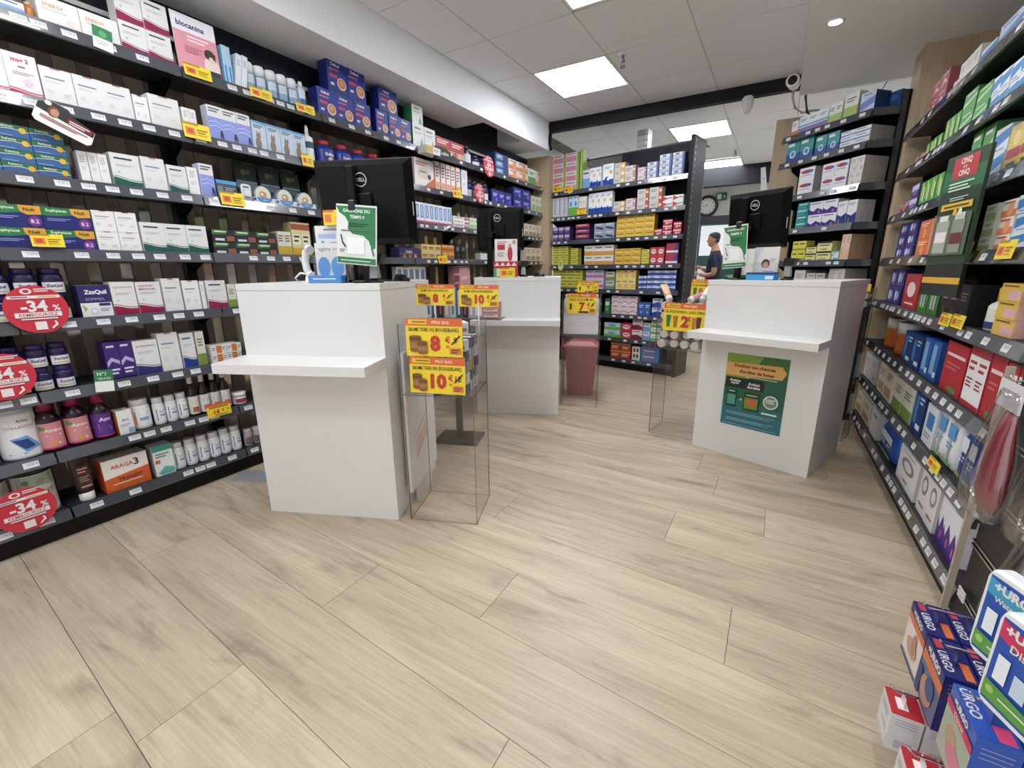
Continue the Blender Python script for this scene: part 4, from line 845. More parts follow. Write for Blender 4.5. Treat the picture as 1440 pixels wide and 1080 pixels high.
  ('lime_white', -0.342, -0.23, 0.171, 1, 1, 2.31),
  ('big_blue', -0.214, -0.105, 0.134, 1, 1, 2.31),
  ('deep_blue', -0.1, -0.02, 0.118, 1, 1, 2.31),
 ],
 'DB': [
  ('teal_pack', -0.83, -0.568, 0.168, 2, 1, 2.1),
  ('teal_pack', -0.548, -0.342, 0.146, 2, 1, 2.1),
  ('blue_white_long', -0.331, -0.1, 0.04, 2, 3, 2.1),
 ],
 'DC': [
  ('white_red_cap', -0.661, -0.515, 0.107, 1, 2, 1.815),
  ('white_red_cap', -0.443, -0.224, 0.101, 2, 2, 1.815),
  ('white_grey', -0.213, -0.105, 0.102, 2, 2, 1.815),
 ],
 'DD': [
  ('teal_long', -0.632, -0.519, 0.053, 1, 4, 1.54),
  ('white_violet', -0.512, -0.26, 0.101, 2, 2, 1.54),
  ('white_blue_foot', -0.254, -0.1, 0.173, 2, 1, 1.54),
 ],
 'DE': [
  ('yellow_green', -0.628, -0.49, 0.084, 2, 2, 1.27),
  ('pale_yellow', -0.483, -0.388, 0.062, 1, 2, 1.27),
  ('pale_yellow', -0.381, -0.252, 0.076, 1, 2, 1.27),
  ('teal_small', -0.246, -0.185, 0.08, 1, 1, 1.27),
  ('peach', -0.173, -0.1, 0.194, 2, 1, 1.27),
 ],
 'DF': [
  ('white_grey', -0.564, -0.455, 0.195, 1, 1, 1.0),
  ('grey_flat', -0.441, -0.272, 0.171, 2, 1, 1.0),
  ('white_grey', -0.239, -0.1, 0.206, 2, 1, 1.0),
 ],
 'RA': [
  ('red_pink', 0.353, 0.67, 0.09, 2, 2, 2.075),
  ('white_bottle', 0.693, 0.848, 0.11, 1, 1, 2.075),
  ('white_grey', 0.869, 1.128, 0.117, 3, 1, 2.075),
  ('blue_white', 1.145, 1.306, 0.075, 1, 1, 2.075),
  ('big_blue', 1.321, 1.532, 0.1, 1, 1, 2.075),
  ('blue_white', 1.543, 1.763, 0.052, 1, 2, 2.075),
 ],
 'RB': [
  ('pink_tube', 0.272, 0.461, 0.075, 2, 1, 1.825),
  ('green_pack', 0.491, 0.782, 0.086, 4, 1, 1.825),
  ('green_pack', 0.806, 1.034, 0.128, 3, 1, 1.825),
  ('green_box', 1.054, 1.21, 0.089, 1, 2, 1.825),
  ('green_box', 1.228, 1.387, 0.074, 1, 2, 1.825),
  ('blue_white', 1.401, 1.737, 0.069, 4, 2, 1.825),
 ],
 'RC': [
  ('pink_tube', 0.102, 0.311, 0.089, 2, 1, 1.55),
  ('violet', 0.347, 0.546, 0.078, 1, 2, 1.55),
  ('green_pack', 0.576, 0.964, 0.139, 4, 1, 1.55),
  ('green_box', 1.31, 1.536, 0.227, 2, 1, 1.55),
  ('blue_white', 1.565, 1.698, 0.091, 1, 2, 1.55),
  ('pet_pack', 1.71, 1.949, 0.16, 2, 1, 1.55),
 ],
 'RD': [
  ('navy_eye', 0.251, 0.666, 0.072, 2, 3, 1.27),
  ('orange_med', 0.729, 0.955, 0.097, 1, 2, 1.27),
  ('orange_med', 0.968, 1.15, 0.102, 1, 2, 1.27),
  ('lime_white', 1.662, 1.773, 0.059, 1, 3, 1.27),
  ('orange_white', 1.799, 1.92, 0.059, 1, 3, 1.27),
  ('blue_white', 1.931, 2.056, 0.06, 1, 3, 1.27),
 ],
 'RE': [
  ('navy_eye', 0.258, 0.604, 0.11, 2, 2, 0.985),
  ('red_box', 0.675, 0.978, 0.193, 1, 1, 0.985),
  ('green_stack', 1.006, 1.331, 0.171, 2, 1, 0.985),
  ('black_box', 1.364, 1.716, 0.159, 3, 1, 0.985),
  ('yellow_bottle', 1.822, 1.957, 0.162, 1, 1, 0.985),
  ('yellow_pink', 1.969, 2.128, 0.059, 1, 3, 0.985),
  ('red_bottle', 2.138, 2.279, 0.181, 1, 1, 0.985),
 ],
 'RF': [
  ('orange_jar', 0.277, 0.857, 0.193, 2, 1, 0.7),
  ('blue_dark', 0.908, 1.252, 0.17, 2, 1, 0.7),
  ('blue_sky', 1.291, 1.526, 0.181, 2, 1, 0.7),
  ('red_carton', 1.598, 1.842, 0.209, 1, 1, 0.7),
  ('red_white_tall', 1.858, 2.039, 0.223, 2, 1, 0.7),
  ('red_carton', 2.053, 2.163, 0.223, 1, 1, 0.7),
  ('red_white_tall', 2.175, 2.336, 0.215, 2, 1, 0.7),
 ],
 'RG': [
  ('white_grey', -0.019, 0.406, 0.172, 2, 1, 0.425),
  ('beige_box', 0.48, 0.888, 0.185, 2, 1, 0.425),
  ('olive', 0.926, 1.315, 0.183, 2, 1, 0.425),
  ('blue_dark', 1.343, 1.5, 0.209, 1, 1, 0.425),
  ('white_blue_box', 1.525, 1.683, 0.183, 1, 1, 0.425),
  ('cotton_bag', 1.715, 1.947, 0.245, 2, 1, 0.425),
  ('blue_bag', 1.971, 2.24, 0.232, 3, 1, 0.425),
 ],
 'RH': [
  ('beige_box', -0.096, 0.469, 0.152, 2, 1, 0.14),
  ('white_tray', 0.523, 0.746, 0.175, 1, 1, 0.14),
  ('blue_bag', 0.791, 1.189, 0.179, 1, 1, 0.14),
  ('white_device', 1.29, 1.634, 0.182, 1, 1, 0.14),
  ('white_device', 1.671, 1.923, 0.222, 2, 1, 0.14),
  ('white_violet', 1.942, 2.167, 0.238, 3, 1, 0.14),
 ],
}
TAGS = [('L', 1.436, 2.225, 0.141, 0.058, ''), ('L', 1.382, 1.935, 0.128, 0.081, ''), ('L', 1.771, 2.223, 0.148, 0.056, ''), ('L', 2.059, 2.223, 0.154, 0.051, ''), ('L', 2.03, 1.917, 0.082, 0.078, ''), ('L', 1.513, 1.62, 0.133, 0.071, ''), ('L', 0.701, 1.355, 0.104, 0.053, ''), ('L', 1.245, 0.439, 0.163, 0.203, '14€'), ('L', 3.622, 1.922, 0.159, 0.105, ''), ('L', 3.366, 1.317, 0.151, 0.081, ''), ('B', -1.132, 2.209, 0.191, 0.114, ''), ('B', -0.962, 2.181, 0.13, 0.072, ''), ('B', -0.764, 1.91, 0.211, 0.117, '4€'), ('R', 1.641, 1.001, 0.311, 0.053, ''), ('R', 1.788, 1.007, 0.305, 0.053, ''), ('R', 1.679, 1.275, 0.29, 0.074, ''), ('R', 2.053, 1.272, 0.272, 0.061, ''), ('R', 1.909, 0.438, 0.265, 0.018, '')]
DISCS = [(0.611, 1.069, 0.201), (0.457, 0.803, 0.194), (0.406, 0.215, 0.196), (4.173, 2.254, 0.205), (3.991, 1.971, 0.182)]

RAIL_D, RAIL_H = .016, .044
def rail_data(w):
    mb = MB()
    prof = [(0, 0.006), (-.004, .008), (-RAIL_D, -RAIL_H + .002), (-RAIL_D + .003, -RAIL_H - .002), (0, -RAIL_H)]
    mb.loft([[(-w / 2, y, z) for y, z in prof], [(w / 2, y, z) for y, z in prof]], RAIL)
    return mb.data('price_rail')
PRICES = ['14,90', '9,95', '12,50', '7,90', '19,90']
def label_data(i):
    mb = MB()
    n = Vector((0, -RAIL_H, -.012)).normalized()
    c = Vector((0, -.0104, -.0185)); up = Vector((0, .0115, .0425)).normalized(); out = Vector((0, -1, .27)).normalized()
    def at(u, v, k):
        p = c + up * v + out * (.0012 + .0003 * k)
        return (u, p.y, p.z)
    w, h = .05, .026
    mb.loft([[at(-w / 2, -h / 2, -3), at(w / 2, -h / 2, -3), at(w / 2, h / 2, -3), at(-w / 2, h / 2, -3)], [at(-w / 2, -h / 2, 0), at(w / 2, -h / 2, 0), at(w / 2, h / 2, 0), at(-w / 2, h / 2, 0)]], mat('#d9dadd', .5))
    art(mb, w, h, [('l', .1, .3, .9, 1, '#9a9ca2', .08), ('t', .58, .05, .42, PRICES[i] + ' €', '#3c3d42', .7, .0)], lambda u, v, k: at(u, v, k))
    return mb.data('price_label')
LABELS = [label_data(i) for i in range(5)]
LABEL_FAR = MB()
LABEL_FAR.box(-.022, .022, -.018, -.0165, -.031, -.008, mat('#d9dadd', .5))
LABEL_FAR = LABEL_FAR.data('price_label')

def bay(run, s0, s1, keys, depth, label, back='striped', top=2.44, base=None, plinth=True, far=False, chamfer=False):
    r = RUNS[run]; c = (s0 + s1) / 2; w = s1 - s0 - .002; rnd = random.Random(int(s0 * 100) + 5)
    t = thing('shelving_bay', label, 'shelving', r.w(c, 0), r.a, 'shelving bays of the ' + r.where)
    dmax = depth
    mb = MB(); mb.box(-w / 2, w / 2, dmax, dmax + .015, 0.02, top, TAUPE if back == 'striped' else (NAVYBOARD if back == 'navy' else BLACK)); mb.build('back_panel', t)
    if back == 'striped':
        n = 6; p = w / n
        for i in range(n):
            x = -w / 2 + p * i
            mb = MB(); mb.box(x + .004, x + p * .62, dmax - .012, dmax, .1, top, TAUPE); mb.build('back_slat', t)
            mb = MB(); mb.box(x + p * .64, x + p, dmax - .006, dmax, .1, top, STRIP); mb.build('mirror_slat', t)
    for s in (-1, 1):
        mb = MB(); x = s * (w / 2 - .012); mb.box(x - .012, x + .012, dmax - .06, dmax, 0, top, BLACK); mb.build('upright', t)
    if plinth:
        mb = MB(); mb.box(-w / 2, w / 2, .03, dmax, .0, .08, BLACK); mb.build('plinth', t)
        mb = MB(); mb.lathe([(.014, 0), (.014, .02), (.008, .03)], STEEL, 10, w / 2 - .08, .045); mb.build('levelling_foot', t)
    rd = rail_data(w - .006)
    for k in keys:
        z = r.z[k]
        mb = MB()
        if chamfer:
            mb.prism([(-w / 2, 0), (w / 2 - .14, 0), (w / 2 - .04, .157), (w / 2 - .04, dmax), (-w / 2, dmax)], -.022, 0, SHELF)
        else:
            mb.box(-w / 2 + .002, w / 2 - .002, 0, dmax - .013, -.02, 0, SHELF)
        sh = mb.build('shelf', t, (0, 0, z))
        if chamfer:
            put('price_rail', rail_data(w - .145), sh, (-.07, 0, 0))
            L = math.hypot(.1, .157)
            put('price_rail', rail_data(L), sh, (w / 2 - .09, .0785, 0), math.atan2(.157, .1))
        else:
            put('price_rail', rd, sh)
        for s in (-1, 1):
            mb = MB(); x = s * (w / 2 - .006)
            mb.loft([[(x - .003, .13, -.0205), (x - .003, dmax - .02, -.0205), (x - .003, dmax - .02, -.12), (x - .003, .13, -.045)], [(x + .003, .13, -.0205), (x + .003, dmax - .02, -.0205), (x + .003, dmax - .02, -.12), (x + .003, .13, -.045)]], BLACK)
            if not (chamfer and s > 0):
                mb.build('bracket', sh)
        last = -9
        for row in ROWS.get(run + k, []):
            if row[6] > z + .01:
                continue
            n = row[4]; pw = (row[2] - row[1]) / n
            for i in range(n):
                x = row[1] + pw * (i + .5) + rnd.uniform(-.012, .012)
                if s0 + .03 < x < s1 - (.17 if chamfer else .03) and x - last > .056 and rnd.random() < .85:
                    put('price_label', LABEL_FAR if far else LABELS[rnd.randrange(5)], sh, (x - c, 0, 0)); last = x
    if run == 'R':
        for k in 'EFGH':
            shs = [o for o in t.children if o.name.startswith('shelf') and abs(o.location.z - r.z[k]) < .001][0]
            used = [o.location.x for o in shs.children if o.name.startswith('price_label')]
            x = -w / 2 + .05
            while x < w / 2 - .05:
                if all(abs(x - u) > .06 for u in used) and rnd.random() < .5:
                    put('price_label', LABELS[rnd.randrange(5)], shs, (x, 0, 0)); used.append(x)
                x += .07
    return t

ALL8 = 'ABCDEFGH'
edges = [-.27, .545, 1.36, 2.18, 3.0, 3.81, 4.63, 5.45]
for i in range(7):
    bay('L', edges[i], edges[i + 1], ALL8, .31, 'black shelving bay with striped back along the wall, ' + ORD[i] + ' from the shop entrance', far=i > 3)
bay('B', -1.32, -.395, ALL8, .32, 'black gondola bay with navy back, next to the oak end panel', 'navy', 2.33, far=True)
t = bay('B', -.395, .52, ALL8, .32, 'black gondola bay with raised navy header, next to the white drawers', 'navy', 2.53, far=True)
mb = MB(); mb.box(.46, .5, -.02, .32, 0, 2.53, BLACK)
for q in range(38):
    mb.box(.4995, .501, .02, .032, .25 + q * .06, .275 + q * .06, STEEL)
mb.build('end_post', t)
mb = MB(); mb.box(-.445, .40, .0, .012, 2.26, 2.53, NAVYBOARD)
mb.build('header_board', t, (.012, .24, 0))
t = bay('D', -.87, .05, 'ABCDEF', .28, 'black corner shelving unit with chamfered ends beside the oak pillar', 'black', 2.37, far=True, chamfer=True)
mb = MB(); mb.box(.42, .46, .12, .3, 0, 2.40, BLACK); mb.build('end_panel', t)
mb = MB(); mb.box(-.46, .42, .02, .28, 0, .80, BLACK); mb.build('base_cabinet', t)
RB = [0.0, .78, 1.555, 2.33]
for i in range(3):
    bay('R', RB[i], RB[i + 1], ALL8, .36, 'black gondola bay on the aisle side, ' + ORD[i] + ' from the oak pillar', 'black', 2.35, plinth=i < 3)

# ------------------------------------------------------------------ putting the products out
CACHE = {}
def carton_data(key, w, h, d):
    k = (key, round(w, 3), round(h, 3))
    if k not in CACHE:
        n, cat, look, dep, body, side, pr = BOX[key]
        mb = MB()
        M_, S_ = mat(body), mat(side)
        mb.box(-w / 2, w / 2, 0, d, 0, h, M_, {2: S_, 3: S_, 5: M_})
        art(mb, w, h, pr)
        # tuck flap line on the lid
        mb.face([(-w * .46, d * .1, h + .0004), (w * .46, d * .1, h + .0004), (w * .46, d * .16, h + .0004), (-w * .46, d * .16, h + .0004)], S_)
        CACHE[k] = mb.data(n)
    return CACHE[k]

def round_parts(key, w, h):
    k = (key, round(w, 3), round(h, 3))
    if k not in CACHE:
        n, cat, look, parts, band, pr = ROUND[key]
        rr = w / 2; out = []
        for name, c, prof in parts:
            mb = MB(); mb.lathe([(a * rr, b * h) for a, b in prof], mat(c, .3), 18)
            out.append((name, mb.data(name)))
        if band:
            mb = MB(); z0, z1 = band[0] * h, band[1] * h; lr = rr * 1.006
            mb.lathe([(lr, z0), (lr, z1)], mat(pr[0][5]) if pr and pr[0][0] == 'r' and pr[0][1:5] == (0, 0, 1, 1) else mat(parts[0][1], .3), 18, caps=False)
            def warp(u, v, q):
                a = u / rr * 1.0
                R2 = lr + .0005 * q + .0006
                return (R2 * math.sin(a), -R2 * math.cos(a), z0 + v)
            warp.curved = True
            art(mb, rr * 2, z1 - z0, pr, warp)
            out.append(('label', mb.data('label')))
        CACHE[k] = out
    return CACHE[k]

def special(key, w, h):
    """products that are neither cartons nor turned shapes: list of (part, mesh), base at the origin, face to -y"""
    k = (key, round(w, 3), round(h, 3))
    if k in CACHE:
        return CACHE[k]
    out = []
    if key == 'blister_small':
        mb = MB(); mb.slab([(-w / 2, 0), (w / 2, 0), (w / 2, h * .92), (w * .3, h), (-w * .3, h), (-w / 2, h * .92)], 0, .003, mat(W_)); art(mb, w, h, [('r', .2, .8, .8, .88, '#2a2c34'), ('l', .15, .66, .85, 2, '#7c8088', .03), ('r', .1, .05, .9, .3, '#c9d2dc')]); out.append(('card', mb.data('card')))
        mb = MB(); mb.bbox(-w * .35, w * .35, -.02, 0, h * .3, h * .65, mat('#dfe4ea', .2), .006); out.append(('bubble', mb.data('bubble')))
    elif key == 'collar_tray':
        mb = MB(); hh = h * .62
        mb.box(-w / 2, w / 2, 0, .004, 0, hh, mat('#dfe4ec')); mb.box(-w / 2, w / 2, .08, .084, 0, hh * 1.3, mat('#dfe4ec')); mb.box(-w / 2, -w / 2 + .004, .004, .08, 0, hh, mat('#c9d0dc')); mb.box(w / 2 - .004, w / 2, .004, .08, 0, hh, mat('#c9d0dc'))
        art(mb, w, hh, [('p', [(.5 + .36 * math.cos(math.pi * (1 + a / 8)), 1 + .8 * math.sin(math.pi * (1 + a / 8))) for a in range(9)], '#5f97d0'), ('l', .4, .6, .6, 1, W_, .1), ('r', .0, .5, .1, .85, '#2f4468')])
        out.append(('tray', mb.data('tray')))
        mb = MB(); r = w * .4
        ring = lambda y, q: [(q * r * math.cos(2 * math.pi * j / 20), y, max(h * .75, r + .002) + q * r * math.sin(2 * math.pi * j / 20)) for j in range(20)]
        mb.loft([ring(.05, .97), ring(.046, 1), ring(.018, 1), ring(.014, .95)], mat('#c9ccd2', .25, .6))
        mb.face([(x, .0135, z) for x, y, z in reversed(ring(0, .9))], mat('#d8dccb'))
        mb.face([(r * .45 * math.cos(a), .013, h * .9 + r * .4 * math.sin(a)) for a in [-2 * math.pi * j / 12 for j in range(12)]], mat('#c79a68'))
        mb.face([(r * .16 * math.cos(a) - r * .1, .0125, h * .95 + r * .14 * math.sin(a)) for a in [-2 * math.pi * j / 10 for j in range(10)]], mat('#f0e8d8'))
        out.append(('tin', mb.data('tin')))
    elif key in ('brown_tube', 'pink_tube'):
        bc, cc = ('#3a2620', '#e2dedb') if key == 'brown_tube' else ('#c98a98', '#e6e2e2')
        rings = []
        for i in range(7):
            f = i / 6; zz = h * (.16 + .84 * f); a = w / 2 * (.8 + .2 * f); b = max(.002, w / 2 * .7 * (1 - f ** 1.4))
            rings.append([(a * math.cos(2 * math.pi * j / 14), .03 + b * math.sin(2 * math.pi * j / 14), zz) for j in range(14)])
        mb = MB(); mb.loft(rings, mat(bc, .3), True, True); out.append(('body', mb.data('body')))
        mb = MB(); mb.lathe([(w * .36, 0), (w * .38, .004), (w * .38, h * .17)], mat(cc), 14, 0, .03); out.append(('cap', mb.data('cap')))
        mb = MB(); b0 = .03 - w / 2 * .62
        art(mb, w * .8, h, [('r', .1, .28, .9, .74, bc), ('l', .2, .66, .8, 2, '#c98a7c', .03), ('l', .2, .5, .8, 3, '#9a7a70', .02), ('r', .2, .3, .8, .33, '#c98a7c')], lambda u, v, q: (u, b0 + (v / h - .3) * .02 - .0005 * q - .008, v)); out.append(('label', mb.data('label')))
    elif key in ('cotton_bag', 'blue_bag'):
        c1, c2 = ('#e9eaec', '#5aa0d4') if key == 'cotton_bag' else ('#2450a6', '#dfe6f0')
        d = .1; rings = []
        for i, (zz, sx, sy) in enumerate([(0, .86, .7), (.06, .98, .95), (.3, 1, 1), (.7, .98, .95), (.88, .9, .7), (.95, .86, .2), (1, .92, .12)]):
            rings.append([(w / 2 * sx * max(-1, min(1, 1.25 * math.cos(2 * math.pi * j / 20))), d / 2 + d / 2 * sy * max(-1, min(1, 1.2 * math.sin(2 * math.pi * j / 20))), zz * h) for j in range(20)])
        mb = MB(); mb.loft(rings, mat(c1, .3), True, True); out.append(('bag', mb.data('bag')))
        mb = MB(); art(mb, w * .85, h, [('r', .1, .5, .9, .75, c2), ('l', .15, .4, .85, 2, c2, .03), ('r', .44, .14, .56, .5, '#a9c4a0' if key == 'cotton_bag' else '#1c3f86'), ('r', .05, .08, .95, .14, '#7fae6a')], None, -.002); out.append(('label', mb.data('label')))
    CACHE[k] = out
    return out
SPECIAL = {'blister_small': ('pet_blister_pack', 'pack', 'white hanging blister pack with black header'), 'collar_tray': ('pet_collar_display', 'display', 'white and blue tray with round pet tin'),
           'brown_tube': ('cream_tube', 'tube', 'dark brown cream tube on its white cap'), 'pink_tube': ('toothpaste_tube', 'tube', 'pale pink tube on its cap'),
           'cotton_bag': ('cotton_bag', 'bag', 'clear bag of white cotton with blue label'), 'blue_bag': ('wipes_bag', 'bag', 'cobalt blue wipes bag with white lettering')}
COUNT = {}
YOFF = {'deep_blue': .125}
TILTED = {'tilt_white': .16, 'white_tri': 0.0}
DEEP = {('D', 'blue_white_long'): 4, ('D', 'white_grey'): 4, ('D', 'white_red_cap'): 3, ('D', 'peach'): 4, ('D', 'white_blue_foot'): 3, ('D', 'white_violet'): 2, ('D', 'teal_pack'): 2, ('R', 'red_carton'): 2}
def look_of(key):
    return (BOX.get(key) or ROUND.get(key) or SPECIAL.get(key))
def place(run, shelf, row):
    key, s0, s1, h, nc, nr, z0 = row
    r = RUNS[run]; pw = (s1 - s0) / nc; gap = .002
    n, cat, look = look_of(key)[:3]
    rnd = random.Random(int(abs(s0) * 1000) * 31 + nc * 7 + nr + ord(shelf))
    base = COUNT.get((run, shelf, look), 0)
    COUNT[(run, shelf, look)] = base + nc
    deep = DEEP.get((run, key), 1)
    for i in range(nc):
        for j in range(nr):
            y_first = .02 + rnd.uniform(0, .006)
            for q in range(deep):
                x = s0 + pw * (i + .5); w = pw - gap; hh = h - (.001 if nr > 1 else 0)
                lab = look + ', ' + ORD[min(base + i, 19)] + ' along ' + r.where + ' ' + SHELFNAME[shelf]
                raised = z0 > r.z[shelf] + .02
                if nr > 1:
                    lab += ', ' + (('lower', 'upper') if nr == 2 else ('bottom', 'low', 'high', 'top') if nr == 4 else ('bottom', 'middle', 'top'))[j] + ' layer'
                elif raised:
                    lab += ', stacked above'
                if deep > 1:
                    lab += ', ' + ['front', 'second', 'third', 'fourth'][q] + ' deep'
                grp = look + ' on the ' + r.where + ' ' + SHELFNAME[shelf]
                tw = rnd.uniform(-.03, .03) if w < .1 and nr == 1 else rnd.uniform(-.012, .012)
                if deep > 1:
                    tw = 0.0
                yy = y_first + YOFF.get(key, 0)
                z = z0 + j * h + .001
                if key in BOX:
                    d = BOX[key][3]
                    if deep > 1:
                        d = .055
                    if h > d * 3.2 and d < .05:
                        d = .05
                    o = put(n, carton_data(key, w, hh, d), None, r.w(x, yy + q * (d + .003), z), r.a + tw)
                    if key in TILTED and TILTED[key]:
                        o.rotation_euler = (0, TILTED[key], r.a)
                        o.location.z += w * .5 * math.sin(TILTED[key])
                    tag(o, lab, cat, grp)
                elif key in ROUND:
                    w = min(w, .16)
                    o = thing(n, lab, cat, r.w(x, yy + w / 2 + .004, z), r.a + tw, grp)
                    for pn, me in round_parts(key, w * .97, hh):
                        put(pn, me, o)
                else:
                    o = thing(n, lab, cat, r.w(x, yy, z), r.a, grp)
                    for pn, me in special(key, w * .96, hh):
                        put(pn, me, o)
for rk, rows in ROWS.items():
    for row in rows:
        place(rk[0], rk[1], row)
# ------------------------------------------------------------------ yellow price cards, red discs and other shelf talkers
YEL, ORG, RED = '#f2d433', '#d9683a', '#c0392b'
def pots(x, z, s, c='#8a5a34'):
    out = []
    for px, pz, q, k in ((x, z, s, .2), (x + s * 1.25, z - .09, s * .85, .15)):
        out += [('o', px, pz - k * .8, q, .05, c), ('r', px - q, pz - k * .8, px + q, pz + k * .5, c), ('r', px - q * .92, pz - k * .55, px + q * .92, pz + k * .25, '#a5763f'), ('r', px - q * 1.04, pz + k * .5, px + q * 1.04, pz + k, '#6b4526'), ('o', px, pz + k, q * 1.02, .035, '#7f5630')]
    return out
def tubes(pairs):
    out = []
    for x, z, c in pairs:
        out += [('p', [(x - .035, z), (x + .035, z), (x + .06, z + .42), (x - .06, z + .42)], c)]
    return out
def card_art(title=None, price='8', cents='99', old=None, extra=None):
    a = [('r', 0, .8, 1, 1, ORG), ('r', .05, .84, .38, .96, '#e8c63a'), ('l', .12, .88, .36, 1, '#8a7a20', .04), ('t', .62, .895, .09, 'PRIX BAS', '#f6e9b4', .3, .01)]
    if title:
        a.append(('t', .5, .69, .13, title, '#2a2a22', .94, .012, .62))
    a.append(('t', .52, .35, .42, price, RED, .4, .05))
    a.append(('t', .74, .46, .17, '€', RED, .1, .02)); a.append(('t', .74, .27, .07, cents, RED, .1, .02))
    if old:
        a += [('t', .88, .44, .15, old, '#26251e', .14, .01), ('p', [(.8, .34), (.82, .32), (.97, .56), (.95, .58)], '#26251e')]
        a.append(('r', .78, .08, .97, .24, '#d07a3c')); a.append(('l', .81, .17, .94, 2, '#6b3a1a', .03))
    return a + (extra or [])
where_tag = {('L', 0): 'under the pink dog sign on striped wall', ('L', 1): 'below plain white cartons on striped wall second shelf', ('L', 2): 'under the capped spray cans', ('L', 3): 'beside the blue dessert packs, striped wall top shelf',
             ('L', 4): 'under the white pump spray', ('L', 5): 'next to the lavender carton, striped wall third shelf', ('L', 6): 'before the navy night cartons', ('L', 7): 'under the syrup bottles reading 14 euro',
             ('L', 8): 'under orange spined brace cartons', ('L', 9): 'under kraft bandage cartons', ('B', 0): 'under the first lime infusion column', ('B', 1): 'under the second lime infusion column', ('B', 2): 'showing a 4 on back gondola second shelf',
             ('R', 0): 'on the pillar gondola fifth shelf, first of two', ('R', 1): 'on the pillar gondola fifth shelf, second of two', ('R', 2): 'next to the green hanging sign', ('R', 3): 'wide one on pillar gondola fourth shelf', ('R', 4): 'low on the pillar gondola seventh shelf'}
cnt = {}
for run, s, z, w, h, txt in TAGS:
    i = cnt.get(run, 0); cnt[run] = i + 1
    r = RUNS[run]; w = min(max(w, .06), .13); h = min(max(h, .045), .075)
    mb = MB(); mb.box(-w / 2, w / 2, 0, .0015, -h / 2, h / 2, mat(YEL))
    if txt:
        pr = [('r', 0, .8, 1, 1, ORG), ('l', .1, .68, .9, 1, '#4a4020', .07), ('t', .38, .36, .36, txt[:-1], RED, .5, .04), ('t', .66, .42, .2, '€', RED, .1, .02), ('t', .86, .42, .16, '19' if txt == '14€' else '5', '#26251e', .16, .01), ('l', .3, .1, .8, 1, '#4a4020', .05)]
    else:
        pr = [('r', 0, .85, .6, 1, '#b08a20'), ('r', .08, .2, .42, .68, '#dd7a48'), ('r', .15, .3, .34, .6, '#cc4a34'), ('l', .5, .55, .9, 2, '#8a7420', .08), ('r', .5, .2, .85, .3, '#c9a828')]
    art(mb, w, h, pr, lambda u, v, k: (u, -.0003 * k, v - h / 2))
    o = mb.build('promo_tag', None, r.w(s, -.019, z), 0)
    o.rotation_euler = (-.12, 0, r.a)
    tag(o, 'yellow price tag ' + where_tag[(run, i)], 'price tag', 'yellow price tags on the shelf edges')

for (s, z, d), lab in zip(DISCS, ['large red discount disc before the violet jars, striped wall fifth shelf', 'red discount disc cut off at the picture edge, striped wall sixth shelf', 'red discount disc before the cream tubs, striped wall base shelf', 'small red discount disc beside navy cartons, striped wall top shelf', 'small red discount disc above the second monitor, striped wall second shelf']):
    r = RUNS['L']; rad = d / 2
    mb = MB()
    n = 28
    poly = [(rad * math.cos(2 * math.pi * j / n), rad * math.sin(2 * math.pi * j / n)) for j in range(n)]
    mb.slab(poly, -.001, .001, mat('#c22f3e'))
    wv = lambda u, v, k: (u, -.001 - .0003 * k, v - rad)
    art(mb, d, d, [('o', .4, .88, .09, .06, W_), ('o', .4, .88, .05, .035, '#c22f3e'), ('l', .52, .91, .8, 2, W_, .02), ('r', .1, .73, .9, .79, W_), ('l', .15, .75, .4, 1, '#2f3f7c', .02), ('l', .55, .75, .85, 1, '#d9a13c', .02),
                   ('t', .46, .57, .24, '-34', W_, .6, .035), ('t', .8, .52, .13, '%', W_, .2, .02), ('r', .14, .34, .86, .44, W_), ('t', .5, .39, .07, 'REMBOURSEZ', '#c22f3e', .68, .01), ('l', .22, .29, .78, 1, W_, .025), ('r', .4, .07, .58, .24, '#e9d9d9'), ('p', [(.64, .1), (.72, .18), (.7, .24), (.74, .24), (.76, .16), (.66, .08)], W_)], wv)
    o = mb.build('discount_disc', None, r.w(s, -.024, z), 0)
    o.rotation_euler = (-.06, 0, r.a)
    tag(o, lab, 'disc', 'red discount discs')

def L_at(s, z, y=-.02):
    return RUNS['L'].w(s, y, z)
# showcard with the dog
mb = MB(); w, h = .205, .262
mb.box(-w / 2, w / 2, 0, .004, 0, h, mat('#eceaf0'))
art(mb, w, h, [('r', 0, 0, 1, .7, '#e09aa8'), ('t', .42, .83, .1, 'biocanina', '#3f3a78', .74, .03), ('l', .3, .62, .8, 2, '#f4dfe2', .03), ('l', .2, .44, .62, 4, '#b0607a', .016), ('o', .8, .2, .19, .2, '#ecd9cc'), ('o', .78, .42, .13, .1, '#4a3228'), ('p', [(.66, .48), (.7, .34), (.76, .46)], '#3a2620'), ('p', [(.84, .46), (.9, .3), (.92, .46)], '#3a2620'), ('o', .8, .34, .06, .05, '#e6cdb8'), ('r', .66, .04, .98, .13, '#26263c')])
o = mb.build('showcard', None, L_at(1.47, 2.227, .012), R(90) ); o.rotation_euler = (-.05, 0, R(90))
tag(o, 'pink and white showcard with dog picture, striped wall top shelf', 'sign')
